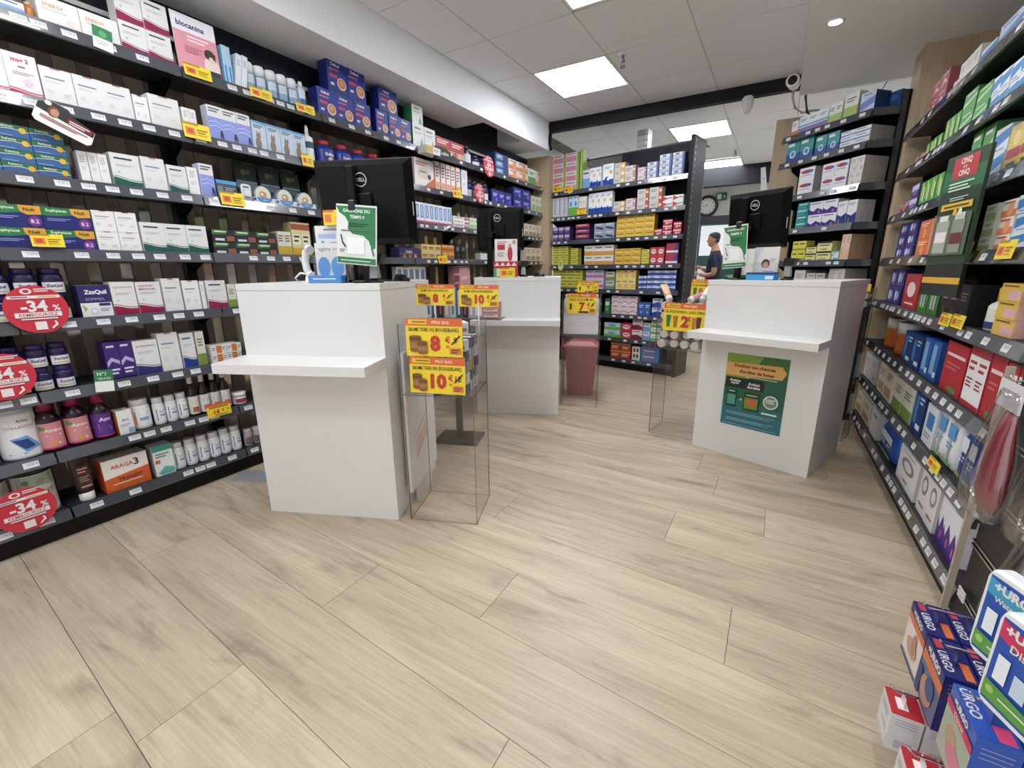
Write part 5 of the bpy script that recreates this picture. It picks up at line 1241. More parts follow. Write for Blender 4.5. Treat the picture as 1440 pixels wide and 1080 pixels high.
# tilted talker with a face
mb = MB(); w, h = .19, .105
mb.slab([(-w / 2, .012), (-w / 2 + .012, 0), (w / 2 - .012, 0), (w / 2, .012), (w / 2, h * .62), (w * .1, h * .8), (-w * .02, h), (-w * .3, h), (-w / 2, h * .75)], 0, .002, mat('#e9e6e4'))
art(mb, w, h, [('p', [(.01, .5), (.99, .4), (.99, .62), (.6, .8), (.48, .99), (.2, .99), (.01, .75)], '#33302f'), ('o', .28, .62, .1, .22, '#6b4636'), ('o', .3, .6, .07, .16, '#b98a72'), ('o', .16, .86, .06, .09, W_), ('r', .52, .46, .95, .66, '#8a2f36'), ('l', .55, .57, .9, 2, '#f0dede', .04), ('l', .1, .3, .9, 2, '#9a5a62', .035)])
o = mb.build('shelf_talker', None, L_at(.83, 1.80, -.03), 0); o.rotation_euler = (0, -.1, R(90)); o.rotation_euler = (0, .42, R(90))
tag(o, 'tilted dark and white shelf talker with a face, under the magnesium cartons', 'sign')
# small green cards
mb = MB(); mb.box(-.035, .035, 0, .002, 0, .105, mat('#e6e8e6')); art(mb, .07, .105, [('r', 0, .48, 1, 1, '#2f7a4c'), ('t', .38, .82, .17, 'N°1', W_, .6, .03), ('t', .5, .6, .1, 'VENTES', W_, .8, .01)])
o = mb.build('green_card', None, L_at(.765, .665, -.022), 0); o.rotation_euler = (-.06, 0.12, R(90))
tag(o, 'green and white best seller card between violet jars and cartons', 'sign')
mb = MB(); mb.box(-.035, .035, 0, .002, 0, .09, mat('#e6e8e6')); art(mb, .07, .09, [('r', 0, .5, 1, 1, '#2c7a48'), ('c', .5, .7, .2, '#5aa070'), ('l', .2, .3, .8, 2, '#b4b8bc', .05)])
o = mb.build('green_card', None, L_at(1.045, 2.185, -.022), 0); o.rotation_euler = (-.06, 0.12, R(90))
tag(o, 'small green and white card under the wide orange titled carton', 'sign')
# black sloping product sign on the wafer shelf
mb = MB(); mb.slab([(-.15, 0), (.15, .0), (.17, .035), (.0, .1), (-.12, .1)], 0, .012, mat('#1d1d1f', .3)); art(mb, .3, .1, [('t', .5, .5, .3, 'insline', '#d9d9da', .4, .02), ('c', .2, .4, .04, '#d9d9da'), ('c', .8, .55, .04, '#d9d9da')])
mb.box(-.15, .17, -.03, .012, -.006, 0, mat('#2a2a2c', .3))
o = mb.build('display_sign', None, L_at(3.4, 2.165, -.07), 0); o.rotation_euler = (0, -.05, R(90))
tag(o, 'black sloping display sign between tea cartons and red cartons', 'sign')
mb = MB(); mb.box(-.09, .09, 0, .1, 0, .055, mat('#e3e0d8'), {0: mat('#e3e0d8')}); art(mb, .18, .055, [('r', 0, .1, .45, 1, '#c9a43c'), ('l', .5, .6, .9, 2, '#9a9a94', .1)])
tag(mb.build('tea_carton', None, L_at(3.2, 2.17, -.105), R(90)), 'flat white and gold carton jutting out under the tea cartons', 'carton')

# dark pet pouches behind the round tins, red packet hanging against the striped back
for i in range(3):
    mb = MB(); w = .13
    mb.loft([[(-w / 2, .0, 0), (w / 2, 0, 0), (w / 2, .04, 0), (-w / 2, .04, 0)], [(-w / 2, -.006, .1), (w / 2, -.006, .1), (w / 2, .04, .1), (-w / 2, .04, .1)], [(-w / 2, .018, .25), (w / 2, .018, .25), (w / 2, .024, .25), (-w / 2, .024, .25)]], mat('#2b3744', .35))
    art(mb, w, .25, [('r', .02, .6, .98, .96, '#39453a'), ('c', .4, .78, .13, '#8a7a5c'), ('c', .62, .8, .1, '#6f7a54'), ('r', .02, .54, .98, .58, '#7fa3bf'), ('o', .5, .2, .3, .12, '#3f5a78')], lambda u, v, k: (u, -.004 - .0004 * k + (v / .25 - .4) * .02 if v > .1 else -.008 - .0004 * k, v))
    tag(mb.build('pet_treat_pouch', None, L_at(1.72 + .15 * i, 1.617, .17), R(90)), 'dark pet treat pouch behind the round tins, ' + ORD[i] + ' along', 'pouch', 'dark pouches behind the round tins')

# ------------------------------------------------------------------ counters
def counter(org, deg, w, h, label, depth=.62):
    F = Run('F', org, deg, '', {}, None)
    t = thing('sales_counter', label, 'counter', (*org, 0), R(deg), 'white sales counters')
    p = .019
    mb = MB(); mb.box(0, w, 0, p, 0, .79, LAMINATE); mb.build('lower_panel', t)
    mb = MB(); mb.box(0, w, 0, p, .834, h - .032, LAMINATE); mb.build('upper_panel', t)
    mb = MB(); mb.bbox(-.002, w + .002, -.215, .02, .79, .834, LAMINATE, .002); mb.build('ledge', t)
    for x in (0, w - p):
        mb = MB(); mb.box(x, x + p, p, depth, 0, .79, LAMINATE); mb.box(x, x + p, p, depth, .79, h - .032, LAMINATE); mb.build('side_panel', t)
    mb = MB(); mb.bbox(-.001, w + .001, -.001, depth + .05, h - .031, h, LAMINATE, .0015); mb.build('worktop', t)
    mb = MB(); mb.box(p, w - p, p + .3, depth, .4, .418, LAMINATE); mb.build('inner_shelf', t)
    return F, t
FL, cL = counter((-2.152, 1.142), 22.6, .70, 1.165, 'white laminate counter with bag ledge closest to the shop entrance')
FC, cC = counter((-2.144, 3.029), 24.4, .705, 1.158, 'white laminate counter with bag ledge in front of the back gondola')
FR, cR = counter((-.389, 3.178), -18.3, .714, 1.145, 'white laminate counter with green smoking poster on its front')
mb = MB(); mb.box(-.47, -.005, .28, .40, 0, .014, mat('#a4a5a8', .4, .3)); tag(mb.build('floor_plate', None, FL.w(0, 0, 0), FL.a), 'grey metal plate on the floor beside the first counter', 'plate')
# poster
mb = MB(); pw, ph = .36, .475
mb.box(-pw / 2, pw / 2, 0, .002, 0, ph, mat('#1f5a46'))
art(mb, pw, ph, [('r', 0, .8, 1, 1, '#3f6a34'), ('p', [(0, .55), (0, 1), (.6, 1), (.35, .6)], '#7f9a3a'), ('r', 0, 0, 1, .3, '#2a6f7c'), ('p', [(0, .3), (1, .2), (1, .3), (0, .42)], '#2c6e62'), ('p', [(.0, .7), (.0, .88), (.9, .9), (.98, .82), (.92, .73)], '#d9a35c'),
                 ('t', .47, .845, .045, 'Doublez vos chances', '#2a2418', .84, .03), ('t', .52, .77, .045, "d'arrêter de fumer", '#2a2418', .74, .03), ('l', .35, .7, .85, 1, '#cfe0c4', .008),
                 ('r', .02, .54, .66, .68, '#16221c'), ('t', .18, .64, .04, 'Action', W_, .24, .03), ('t', .18, .6, .04, 'rapide', W_, .24, .03), ('t', .5, .62, .04, 'Action', W_, .24, .03), ('t', .5, .575, .04, 'durable', W_, .25, .03),
                 ('r', .06, .27, .24, .5, '#123a34'), ('r', .08, .3, .22, .44, '#4f9a86'), ('l', .1, .48, .2, 1, W_, .01), ('r', .36, .25, .62, .5, '#2c3f1c'), ('r', .38, .28, .6, .43, '#6f8a34'), ('o', .5, .37, .07, .05, '#c9603c'), ('l', .4, .46, .58, 1, W_, .01), ('r', .3, .385, .34, .395, W_), ('r', .316, .37, .324, .41, W_),
                 ('o', .8, .42, .12, .09, W_), ('o', .8, .42, .1, .075, '#6f8474'), ('l', .72, .45, .88, 3, '#dfe6df', .01), ('l', .68, .25, .92, 1, '#dfe8e4', .022), ('l', .1, .2, .9, 3, '#86b4bc', .007), ('l', .1, .11, .9, 3, '#86b4bc', .007), ('l', .05, .03, .95, 1, '#86b4bc', .007)])
tag(mb.build('poster', None, FR.w(.358, -.0025, .217), FR.a), 'green poster about stopping smoking stuck on the counter front', 'poster')

# ------------------------------------------------------------------ monitors seen from behind
def monitor(pos, deg, label, w=.45, h=.355, tilt=.1, zc=1.53, base=1.165, pole_x=-.06, logo_x=0.02):
    t = thing('computer_monitor', label, 'monitor', (*pos, 0), R(deg))
    B_ = mat('#09090b', .42, 0.0, .2); B2 = mat('#060607', .45, 0.0, .2)
    body = put('screen_housing', None, t, (0, 0, zc), (tilt, 0, 0))
    mb = MB(); mb.bbox(-w / 2, w / 2, .012, .03, -h / 2, h / 2, B_, .006)
    mb.loft([[(-w / 2 + .004, .012, -h / 2 + .004), (w / 2 - .004, .012, -h / 2 + .004), (w / 2 - .004, .012, h / 2 - .004), (-w / 2 + .004, .012, h / 2 - .004)][::-1], [(-w / 2 + .03, -.02, -h / 2 + .03), (w / 2 - .03, -.02, -h / 2 + .03), (w / 2 - .03, -.02, h / 2 - .03), (-w / 2 + .03, -.02, h / 2 - .03)][::-1]], B_)
    housing = mb.build('housing', t, (0, 0, zc)); housing.rotation_euler = (tilt, 0, 0)
    bpy.data.objects.remove(body)
    def sub(name, m):
        o = m.build(name, housing); return o
    m = MB(); m.box(-w / 2 + .02, w / 2 - .02, -.0015, .0, h / 2 - .02, h / 2 - .014, B2); sub('vent_slot', m)
    m = MB()
    lx, lz, r0 = logo_x, h * .26, .03
    n = 28
    for j in range(n):
        a, b = 2 * math.pi * j / n, 2 * math.pi * (j + 1) / n
        m.face([(lx + r0 * math.cos(a), -.0215, lz + r0 * math.sin(a)), (lx + r0 * math.cos(b), -.0215, lz + r0 * math.sin(b)), (lx + r0 * .88 * math.cos(b), -.0215, lz + r0 * .88 * math.sin(b)), (lx + r0 * .88 * math.cos(a), -.0215, lz + r0 * .88 * math.sin(a))], mat('#d9dadc', .3))
    vs, fs, wd = text_mesh('DELL', .02); sc = .046 / wd
    m.mesh([(lx + a * sc, -.0215, lz + b * sc) for a, b in vs], fs, mat('#d9dadc', .3)); sub('logo', m)
    m = MB(); m.box(w / 2 - .014, w / 2 - .006, .006, .0115, -.06, -.0, mat('#d8d8da')) ; sub('barcode_label', m)
    m = MB(); m.bbox(-.05, .05, -.036, -.02, -.06, .04, B2, .006); sub('mount_plate', m)
    m = MB(); m.bbox(pole_x - .022, pole_x + .022, -.065, -.04, base + .002, zc + h * .40, B2, .006); m.build('stand_pole', t)
    m = MB(); m.bbox(pole_x - .035, pole_x + .035, -.078, -.038, zc - .075, zc - .02, B2, .006)
    m.tube([(pole_x + .05, -.06, zc - .05), (pole_x + .075, -.06, zc - .05)], .014, B2, 10); m.build('clamp', t)
    m = MB(); m.tube([(pole_x + .01, -.05, zc - .04), (0, -.03, zc - .02)], .013, B2, 8); m.build('arm', t)
    m = MB(); m.bbox(pole_x - .06, pole_x + .06, -.1, .02, base + .0005, base + .012, B2, .004); m.build('stand_base', t)
    m = MB(); m.tube([(pole_x + .03, .0, base + .006), (pole_x + .07, .03, base + .006), (pole_x + .12, .02, base + .006), (pole_x + .15, .06, base + .006)], .003, B2, 6); m.build('cable', t)
    return t
monitor((-1.715, 1.558), 22.6, 'black monitor seen from behind on the first counter, by the white phone', .475, .375, .08, 1.527, 1.165, -.035, .0)
monitor((-2.06, 3.30), 20, 'black monitor seen from behind on the middle counter, above red leaflets', .40, .34, .06, 1.545, 1.158, -.075, -.015)
monitor((-.17, 3.34), -29, 'black monitor seen from behind on the poster counter', .40, .345, .06, 1.51, 1.145, -.05, .0)

# ------------------------------------------------------------------ what stands on the counters
def sign_stand(F, s, y, base, z0, w, h, lean, label, phrase=True):
    t = thing('sign_stand', label, 'sign', F.w(s, y, base), F.a)
    K = mat('#121214', .4)
    mb = MB(); mb.bbox(-.03, .03, -.01, .05, 0, .012, K, .004); mb.build('base', t)
    mb = MB(); mb.tube([(0, .02, .005), (0, .02, z0 - base + h * .9)], .011, K, 10); mb.build('post', t)
    mb = MB(); mb.bbox(-.018, .018, -.012, .022, z0 - base + h - .025, z0 - base + h + .02, K, .005); mb.build('clip', t)
    mb = MB(); mb.box(-w / 2, w / 2, -.003, 0, 0, h, mat('#e6e8e4'))
    art(mb, w, h, [('p', [(.0, .97), (.97, .97), (.97, .3), (.88, .28), (.8, .42), (.66, .5), (.4, .52), (.28, .6), (.3, .7), (.22, .8), (.08, .86)], '#2f7d49'), ('t', .5, .9, .055, 'GAGNONS DU', '#eef2ea', .72, .025), ('t', .52, .8, .055, 'TEMPS !!', '#eef2ea', .5, .025), ('l', .3, .68, .8, 2, '#173f26', .018), ('l', .12, .56, .84, 1, '#4a5c50', .018),
                   ('r', .28, .18, .7, .46, '#f2f3f1'), ('r', .02, .02, .98, .12, '#2f7d49'), ('l', .1, .06, .85, 1, '#dfe8df', .015), ('p', [(.1, .5), (.14, .36), (.22, .28), (.24, .31), (.16, .38), (.13, .5)], '#2c2c2c'), ('p', [(.86, .3), (.92, .16), (.95, .17), (.9, .3)], '#4a7f58'), ('l', .08, .24, .22, 2, '#6b6f6b', .015)], None, -.0032)
    b = mb.build('board', t, (0, -.006, z0 - base)); b.rotation_euler = (0, lean, 0)
    return t
sign_stand(FL, .585, .045, 1.165, 1.245, .185, .25, .09, 'green and white sign on black stand, in front of first monitor')
sign_stand(FR, .125, .07, 1.145, 1.218, .145, .258, -.07, 'green and white sign on black stand, beside the poster counter leaflets')

def leaflet_holder(F, s, y, base, w, h, label, arts, tint=True):
    t = thing('leaflet_holder', label, 'leaflet holder', F.w(s, y, base), F.a)
    mb = MB(); mb.box(-w / 2, w / 2, 0, .003, 0, h * .55, ACRYLIC); mb.box(-w / 2, w / 2, .05, .053, 0, h * .9, ACRYLIC); mb.box(-w / 2, w / 2, 0, .053, 0, .003, ACRYLIC); mb.box(-w / 2, -w / 2 + .003, 0, .053, 0, h * .5, ACRYLIC); mb.box(w / 2 - .003, w / 2, 0, .053, 0, h * .5, ACRYLIC); mb.build('clear_tray', t)
    for i, a in enumerate(arts):
        hh = h * (1.0 - .3 * i)
        mb = MB(); mb.box(-w / 2 + .004, w / 2 - .004, .0, .006, .004, hh, mat(W_)); art(mb, w - .008, hh, a, None, -.0)
        mb.build('leaflet', t, (0, .036 - .018 * i, 0))
    return t
leaf1 = [('l', .3, .92, .8, 1, '#7c86b0', .03), ('r', .1, .78, .7, .86, '#a6b4dc'), ('r', .5, .62, .95, .72, '#7f93cf'), ('o', .58, .54, .07, .035, '#4a4f78'), ('o', .8, .54, .07, .035, '#4a4f78'), ('r', .12, .5, .36, .66, '#9cc0e4'), ('r', .2, .5, .3, .74, '#5c92c9')]
leaf2 = [('t', .5, .84, .13, 'ogène oce', '#5c636c', .8, .0), ('o', .28, .4, .22, .26, '#4f9ad6'), ('o', .74, .4, .22, .26, '#4f9ad6'), ('r', .0, 0, 1, .14, '#3f7fc4')]
t = leaflet_holder(FL, .425, .08, 1.165, .15, .255, 'clear holder with pale blue leaflets beside the white phone', [leaf1, leaf2])
mb = MB(); mb.bbox(-.085, .075, -.04, .02, .0005, .035, mat('#4a86c8'), .002); art(mb, .16, .035, [('l', .15, .5, .85, 1, '#dfe9f4', .12)], lambda u, v, k: (u - .005, -.0405 - .0004 * k, v)); mb.build('blue_base', t)
mb = MB(); w, h = .085, .065; mb.box(-w / 2, w / 2, 0, .0015, 0, h, mat(YEL)); art(mb, w, h, [('r', 0, .85, .6, 1, ORG), ('r', .08, .2, .45, .7, '#dd7a48'), ('t', .75, .4, .3, '3', '#c9502f', .3, .03)])
tag(mb.build('promo_tag', None, FL.w(.455, .1, 1.42), FL.a), 'yellow price tag above the pale blue leaflets', 'price tag')
leaf3 = [('p', [(.0, .4), (.2, .7), (.4, 1), (0, 1)], '#cfd2d8'), ('o', .5, .5, .17, .14, '#4a352c'), ('o', .5, .46, .11, .1, '#c99c80'), ('l', .66, .62, .9, 2, '#9aa0ac', .025), ('r', .3, .2, .9, .34, '#dfe3ea'), ('l', .4, .25, .85, 1, '#8f98ae', .03), ('r', 0, 0, 1, .14, '#3f9ad6')]
t = leaflet_holder(FR, .288, .08, 1.145, .15, .195, 'clear holder with a face leaflet, on the poster counter', [leaf3])
mb = MB(); mb.bbox(-.08, .08, -.03, .05, .0005, .045, mat('#3f9ad6'), .002); mb.box(-.08, .08, -.031, .05, .034, .046, mat('#1f3f7c')); mb.box(.03, .075, -.0315, -.031, .006, .026, mat('#cfe6f4')); mb.build('blue_base', t)
mb = MB(); mb.bbox(-.05, .05, 0, .1, 0, .028, mat('#2a7a44'), .003); art(mb, .1, .028, [('l', .2, .5, .8, 1, '#d9ecd9', .2)])
tag(mb.build('green_carton', None, FR.w(.07, .18, 1.1455), FR.a), 'small green carton at the corner of the poster counter', 'carton')
# red leaflet display on the middle counter
t = thing('leaflet_display', 'red and white counter display with yellow price tag, middle counter', 'display', FC.w(.255, .055, 1.1585), FC.a)
mb = MB(); w, h = .185, .30; mb.box(-w / 2, w / 2, .03, .036, 0, h, mat('#ecebe9')); mb.build('back_card', t)
mb = MB(); art(mb, w, h, [('l', .12, .92, .55, 2, '#c05560', .02), ('r', .12, .72, .45, .86, '#b8324a'), ('o', .68, .62, .11, .2, '#c02f42'), ('c', .68, .84, .07, '#d9a0a4'), ('c', .86, .92, .09, '#c9a070'), ('l', .12, .64, .42, 3, '#a9adb4', .02)], None, .0298); mb.build('print', t)
mb = MB(); mb.box(-w / 2 - .004, w / 2 + .004, -.03, .03, 0, .125, mat('#b8303e')); art(mb, w, .125, [('p', [(.02 + .25 * i, .72), (.14 + .25 * i, .95), (.25 + .25 * i, .72)], '#f0e4e4') for i in range(4)] + [('r', .1, .05, .92, .55, '#dcd9b0')], None, -.0302); mb.build('tray', t)
mb = MB(); mb.box(-w / 2 - .003, -w / 2 + .02, -.034, -.031, 0.001, .07, mat('#4f9a54')); mb.build('side_strip', t)
mb = MB(); w, h = .12, .075; mb.box(-w / 2, w / 2, 0, .0015, 0, h, mat(YEL)); art(mb, w, h, [('r', 0, .85, .6, 1, ORG), ('r', .08, .2, .42, .66, '#dd6a38'), ('l', .5, .5, .9, 2, '#8a7420', .1)])
tag(mb.build('promo_tag', None, FC.w(.275, .017, 1.1595), FC.a), 'yellow price tag on the red leaflet display', 'price tag')

# white desk phone
t = thing('desk_phone', 'white telephone handset on its cradle at the first counter', 'phone', FL.w(.29, .2, 1.1655), FL.a)
PW = mat('#e2e2e1', .35)
mb = MB(); mb.loft([[(-.05, -.03, 0), (.05, -.03, 0), (.05, .09, 0), (-.05, .09, 0)], [(-.045, -.025, .03), (.045, -.025, .03), (.045, .085, .06), (-.045, .085, .06)]], PW); mb.build('base', t)
mb = MB(); mb.tube([(-.035, .0, .035), (-.05, .0, .06), (-.055, .0, .1), (-.045, .0, .145), (-.03, .0, .165)], .017, PW, 12); mb.tube([(-.035, -.004, .035), (-.012, -.02, .03)], .02, PW, 12); mb.tube([(-.03, -.004, .16), (-.008, -.02, .152)], .02, PW, 12); mb.build('handset', t)
mb = MB(); mb.tube([(-.035, 0, .035), (-.075, -.02, .045), (-.1, -.03, .02), (-.085, -.02, .004)], .005, PW, 8); mb.build('cord', t)
mb = MB(); mb.box(.0, .04, -.02, .01, .03, .085, mat('#1b1b1d')); mb.build('keypad', t)
# hand scanners
def scanner(F, s, y, base, label):
    t = thing('barcode_scanner', label, 'scanner', F.w(s, y, base + .0005), F.a)
    G1, G2 = mat('#9a9c9e', .35), mat('#141416', .4)
    mb = MB(); mb.lathe([(.035, 0), (.038, .006), (.022, .012), (.012, .02), (.011, .075)], G2, 16, -.03); mb.build('stand', t)
    mb = MB(); mb.loft([[(-.05, -.02, .02), (-.012, -.02, .02), (-.012, .02, .02), (-.05, .02, .02)], [(-.046, -.016, .08), (-.016, -.016, .08), (-.016, .016, .08), (-.046, .016, .08)]], G1); mb.build('handle', t)
    mb = MB(); mb.loft([[(-.055, -.022, .085), (.0, -.022, .085), (.0, .022, .085), (-.055, .022, .085)], [(-.05, -.026, .13), (.02, -.026, .125), (.02, .026, .125), (-.05, .026, .13)]], G2); mb.build('head', t)
    mb = MB(); mb.loft([[(.03, -.03, 0.0), (.12, -.03, 0.0), (.12, .03, 0.0), (.03, .03, 0.0)], [(.045, -.025, .028), (.105, -.018, .034), (.105, .018, .034), (.045, .025, .028)]], G2); mb.build('mouse', t) if False else None
    return t
scanner(FL, .668, .10, 1.165, 'grey and black barcode scanner on the first counter')
scanner(FC, .42, .2, 1.158, 'barcode scanner beside the red leaflet display')
scanner(FR, .43, .17, 1.145, 'grey and black barcode scanner on the poster counter')
for F, s, y, b, lab in ((FL, .66, .36, 1.165, 'black computer mouse behind the first counter scanner'), (FC, .52, .26, 1.158, 'black computer mouse on the middle counter')):
    mb = MB(); rings = []
    for i, (z, q) in enumerate([(0, .96), (.008, 1), (.022, .86), (.032, .5), (.035, .1)]):
        rings.append([(.03 * q * math.cos(2 * math.pi * j / 16), .052 * q * math.sin(2 * math.pi * j / 16), z) for j in range(16)])
    mb.loft(rings, mat('#151517', .3), True, True)
    t = thing('computer_mouse', lab, 'mouse', F.w(s, y, b + .0005), F.a + 1.2)
    mb.build('shell', t)
    mb = MB(); mb.tube([(0, .03, .034), (0, .04, .03)], .004, mat('#3a3a3c'), 8); mb.build('wheel', t)

# ------------------------------------------------------------------ clear dump bins
def bin_(org, deg, w, d, h, shelf_z, label):
    F = Run('F', org, deg, '', {}, None)
    t = thing('acrylic_bin', label, 'display bin', (*org, 0), R(deg))
    th = .004
    def pane(x0, x1, y0, y1, z1, thin):
        mb = MB(); e = {0: EDGE, 1: EDGE, 2: EDGE, 3: EDGE, 4: EDGE, 5: EDGE}
        if thin == 'x':
            e.pop(2); e.pop(3)
        else:
            e.pop(0); e.pop(1)
        mb.box(x0, x1, y0, y1, 0.001, z1, ACRYLIC, e); mb.build('pane', t)
    pane(0, w, 0, th, h, 'y'); pane(0, w, d - th, d, h, 'y'); pane(0, th, th, d - th, h, 'x'); pane(w - th, w, th, d - th, h, 'x')
    mb = MB(); e = {0: EDGE, 1: EDGE, 2: EDGE, 3: EDGE}
    mb.box(th, w - th, th, d - th, shelf_z - .004, shelf_z, ACRYLIC, e); mb.build('bin_floor', t)
    return F, t
BL, _bl = bin_((-1.455, 1.446), 21.2, .344, .30, .985, .655, 'clear tall acrylic bin full of balm boxes beside the first counter')
BC, _bc = bin_((-1.600, 3.575), 17.6, .33, .28, 1.0, .66, 'clear tall acrylic bin with white bottles beside the middle counter')
BR, _br = bin_((-.721, 3.285), -7.0, .33, .30, 1.0, .655, 'clear tall acrylic bin of shower gel tubes beside the poster counter')
BS, _ = bin_((.37, 3.80), -18, .17, .2, 1.08, .95, 'clear slim acrylic bin of tubes between poster counter and oak pillar')

def promo_card(F, s, y, z, w, h, arts, label, lean=0.0):
    mb = MB(); mb.box(-w / 2, w / 2, -.0015, 0, 0, h, mat(YEL)); art(mb, w, h, arts, None, -.0017)
    o = mb.build('price_card', None, F.w(s, y, z), F.a); o.rotation_euler = (0, lean, F.a)
    return tag(o, label, 'price card', 'yellow price cards on the clear bins')
T19, T30 = 'BAUME TIGRE 19G (ROUGE/BLANC)', 'BAUME TIGRE 30G (ROUGE/BLANC)'
a8 = card_art(T19, '8', '99', '9', pots(.17, .32, .1)); a10 = card_art(T30, '10', '99', '12', pots(.14, .32, .082))
promo_card(BL, .172, -.003, .842, .262, .172, a8, 'yellow price card reading 8 euro, front of the balm bin', .012)
promo_card(BL, .178, -.003, .668, .262, .170, a10, 'yellow price card reading 10 euro, low on the balm bin', .02)
promo_card(BL, .085, .29, 1.046, .20, .105, a8, 'yellow tiger balm price card reading eight euro, raised at the bin rear', .01)
promo_card(BL, .31, .296, 1.04, .20, .108, a10, 'yellow tiger balm price card reading ten euro, raised at the bin rear', .01)
a7 = card_art('HUILE COCO 50ML BIO', '7', '99', '9', [('r', .1, .2, .17, .5, '#4a3a24'), ('r', .4, .04, .75, .12, '#2a2a22')])
promo_card(BC, .168, -.003, .845, .25, .172, a7, 'yellow price card reading 7 euro, front of the white bottle bin', 0)
promo_card(BC, .2, .275, 1.01, .19, .105, a7, 'yellow price card reading 7 euro, raised behind white bottles', 0)
a2 = card_art('GEL DOUCHE MON. / LAINO ZIBENE', '2', '99', None, tubes([(.13, .14, '#2f7a44'), (.3, .12, '#a8763c'), (.84 - .0, .12, '#5c2f22'), (.7 + .04, .1, '#b8803c')]))
a2 = [x for x in a2 if not (x[0] == 't' and x[4] in ('€', '99'))] + [('t', .62, .46, .17, '€', RED, .1, .02), ('t', .62, .27, .07, '99', RED, .1, .02)]
promo_card(BR, .19, -.003, .79, .29, .195, a2, 'yellow price card reading 2 euro, front of the gel tube bin', .02)
promo_card(BR, .25, .29, 1.0, .23, .14, a2, 'yellow price card reading 2 euro, raised behind gel tubes', .02)
mb = MB(); mb.box(-.15, .15, 0, .002, 0, .19, mat('#dcd8e0')); art(mb, .3, .19, [('l', .4, .7, .6, 1, '#a9a4b0', .03)])
tag(mb.build('white_card', None, BC.w(.165, .006, .665), BC.a), 'white card lining the front of the white bottle bin', 'card')
for F_, root_, spots in ((BL, _bl, ((.085, .285), (.31, .285))), (BC, _bc, ((.2, .265),)), (BR, _br, ((.25, .289),))):
    for x, y in spots:
        mb = MB(); mb.tube([(x, y, .70), (x, y + .003, 1.06)], .003, mat('#d9dadc', .3), 8); mb.build('card_stem', root_)
# balm boxes heaped in the bin
k = 0
rnd = random.Random(11)
bcols = [('#3f5a7c', '#cfd6de'), ('#c9ced4', '#5c6f88'), ('#dfe0e0', '#c25a3c'), ('#2f4a6c', '#d9dde2'), ('#8fa0b4', '#33455c'), ('#d9b45a', '#8a4a2a')]
def balm_box(x, y, z, rz, rx, ci, lab):
    global k
    body, band = bcols[ci % 6]
    mb = MB(); w, d, h = .072, .05, .05
    mb.box(-w / 2, w / 2, 0, d, 0, h, mat(body), {5: mat(W_)}); art(mb, w, h, [('r', .1, .2, .9, .5, band), ('l', .15, .75, .8, 1, '#f0f0f0', .1), ('c', .7, .36, .1, '#a8703c')])
    o = mb.build('balm_box', None, BL.w(x, y, z), BL.a + rz); o.rotation_euler = (rx, 0, BL.a + rz)
    tag(o, lab, 'box', 'balm boxes in the clear bin'); k += 1
bn = {0: 'slate blue', 1: 'pale grey', 2: 'white and orange', 3: 'navy', 4: 'grey blue', 5: 'ochre'}
for layer in range(5):
    for col_ in range(3):
        for row_ in (0, 1, 2):
            ci = (layer * 2 + col_ * 3 + row_) % 6
            balm_box(.072 + col_ * .1, .03 + row_ * .085, .6565 + layer * .0515, rnd.uniform(-.08, .08), 0, ci, bn[ci] + ' balm box, ' + ('front', 'middle', 'rear')[row_] + ' row, ' + ORD[col_] + ' column, ' + ('lowest', 'second', 'third', 'fourth', 'fifth')[layer] + ' layer of bin')
for i, (x, y, rz, rx, ci) in enumerate([(.1, .1, .3, 0, 1), (.2, .07, -.5, .25, 3), (.28, .06, .7, .1, 2), (.23, .17, .2, -.3, 1), (.07, .03, .1, 0, 5)]):
    balm_box(x, y, .917 + (.02 if rx else 0), rz, rx, ci, bn[ci] + ' balm box lying loose on top of the heap, ' + ORD[i])
# white bottles
wb = MB(); 
def bottle_parts(w, h, body, capc):
    m1 = MB(); m1.lathe([(w * .46, 0), (w / 2, .004), (w / 2, h * .68), (w * .4, h * .78), (w * .2, h * .82)], mat(body, .3), 16)
    m2 = MB(); m2.lathe([(w * .24, h * .81), (w * .24, h * .97), (w * .2, h)], mat(capc, .3), 14)
    return m1.data('body'), m2.data('cap')
b1, b2 = bottle_parts(.048, .17, '#e3e3e2', '#f0f0ef')
for r_ in range(2):
    for i in range(6):
        for lv in range(2):
            if lv == 0 and (r_ > 0 and 0 < i < 5):
                continue
            t = thing('lotion_bottle', 'white lotion bottle in the clear bin, ' + ORD[i] + ' of ' + ('front', 'rear')[r_] + ' row, ' + ('lower', 'upper')[lv] + ' tier', 'bottle', BC.w(.036 + i * .0515, .045 + r_ * .06, .6612 + lv * .1715), BC.a, 'white lotion bottles in the bin')
            put('body', b1, t); put('cap', b2, t)
# gel tubes
def gel_tube_parts(c, cc):
    rings = []
    for i in range(6):
        f = i / 5; zz = .03 + .14 * f; a = .026 * (.9 + .15 * f); b = max(.002, .024 * (1 - f ** 1.6))
        rings.append([(a * math.cos(2 * math.pi * j / 14), b * math.sin(2 * math.pi * j / 14), zz) for j in range(14)])
    m1 = MB(); m1.loft(rings, mat(c, .35), True, True)
    m2 = MB(); m2.lathe([(.021, 0), (.023, .003), (.023, .032)], mat(cc, .3), 14)
    return m1.data('body'), m2.data('cap')
GT = [gel_tube_parts(c, cc) for c, cc in (('#d9d3c8', '#cfcbc4'), ('#d9b48a', '#e6e2dc'), ('#c9929a', '#ddd6d2'), ('#4a4644', '#d6d2cc'), ('#8f9c86', '#d9d6d0'), ('#d08a78', '#e0dad4'))]
gn = ['pale grey', 'tan', 'pink', 'dark', 'sage', 'coral']
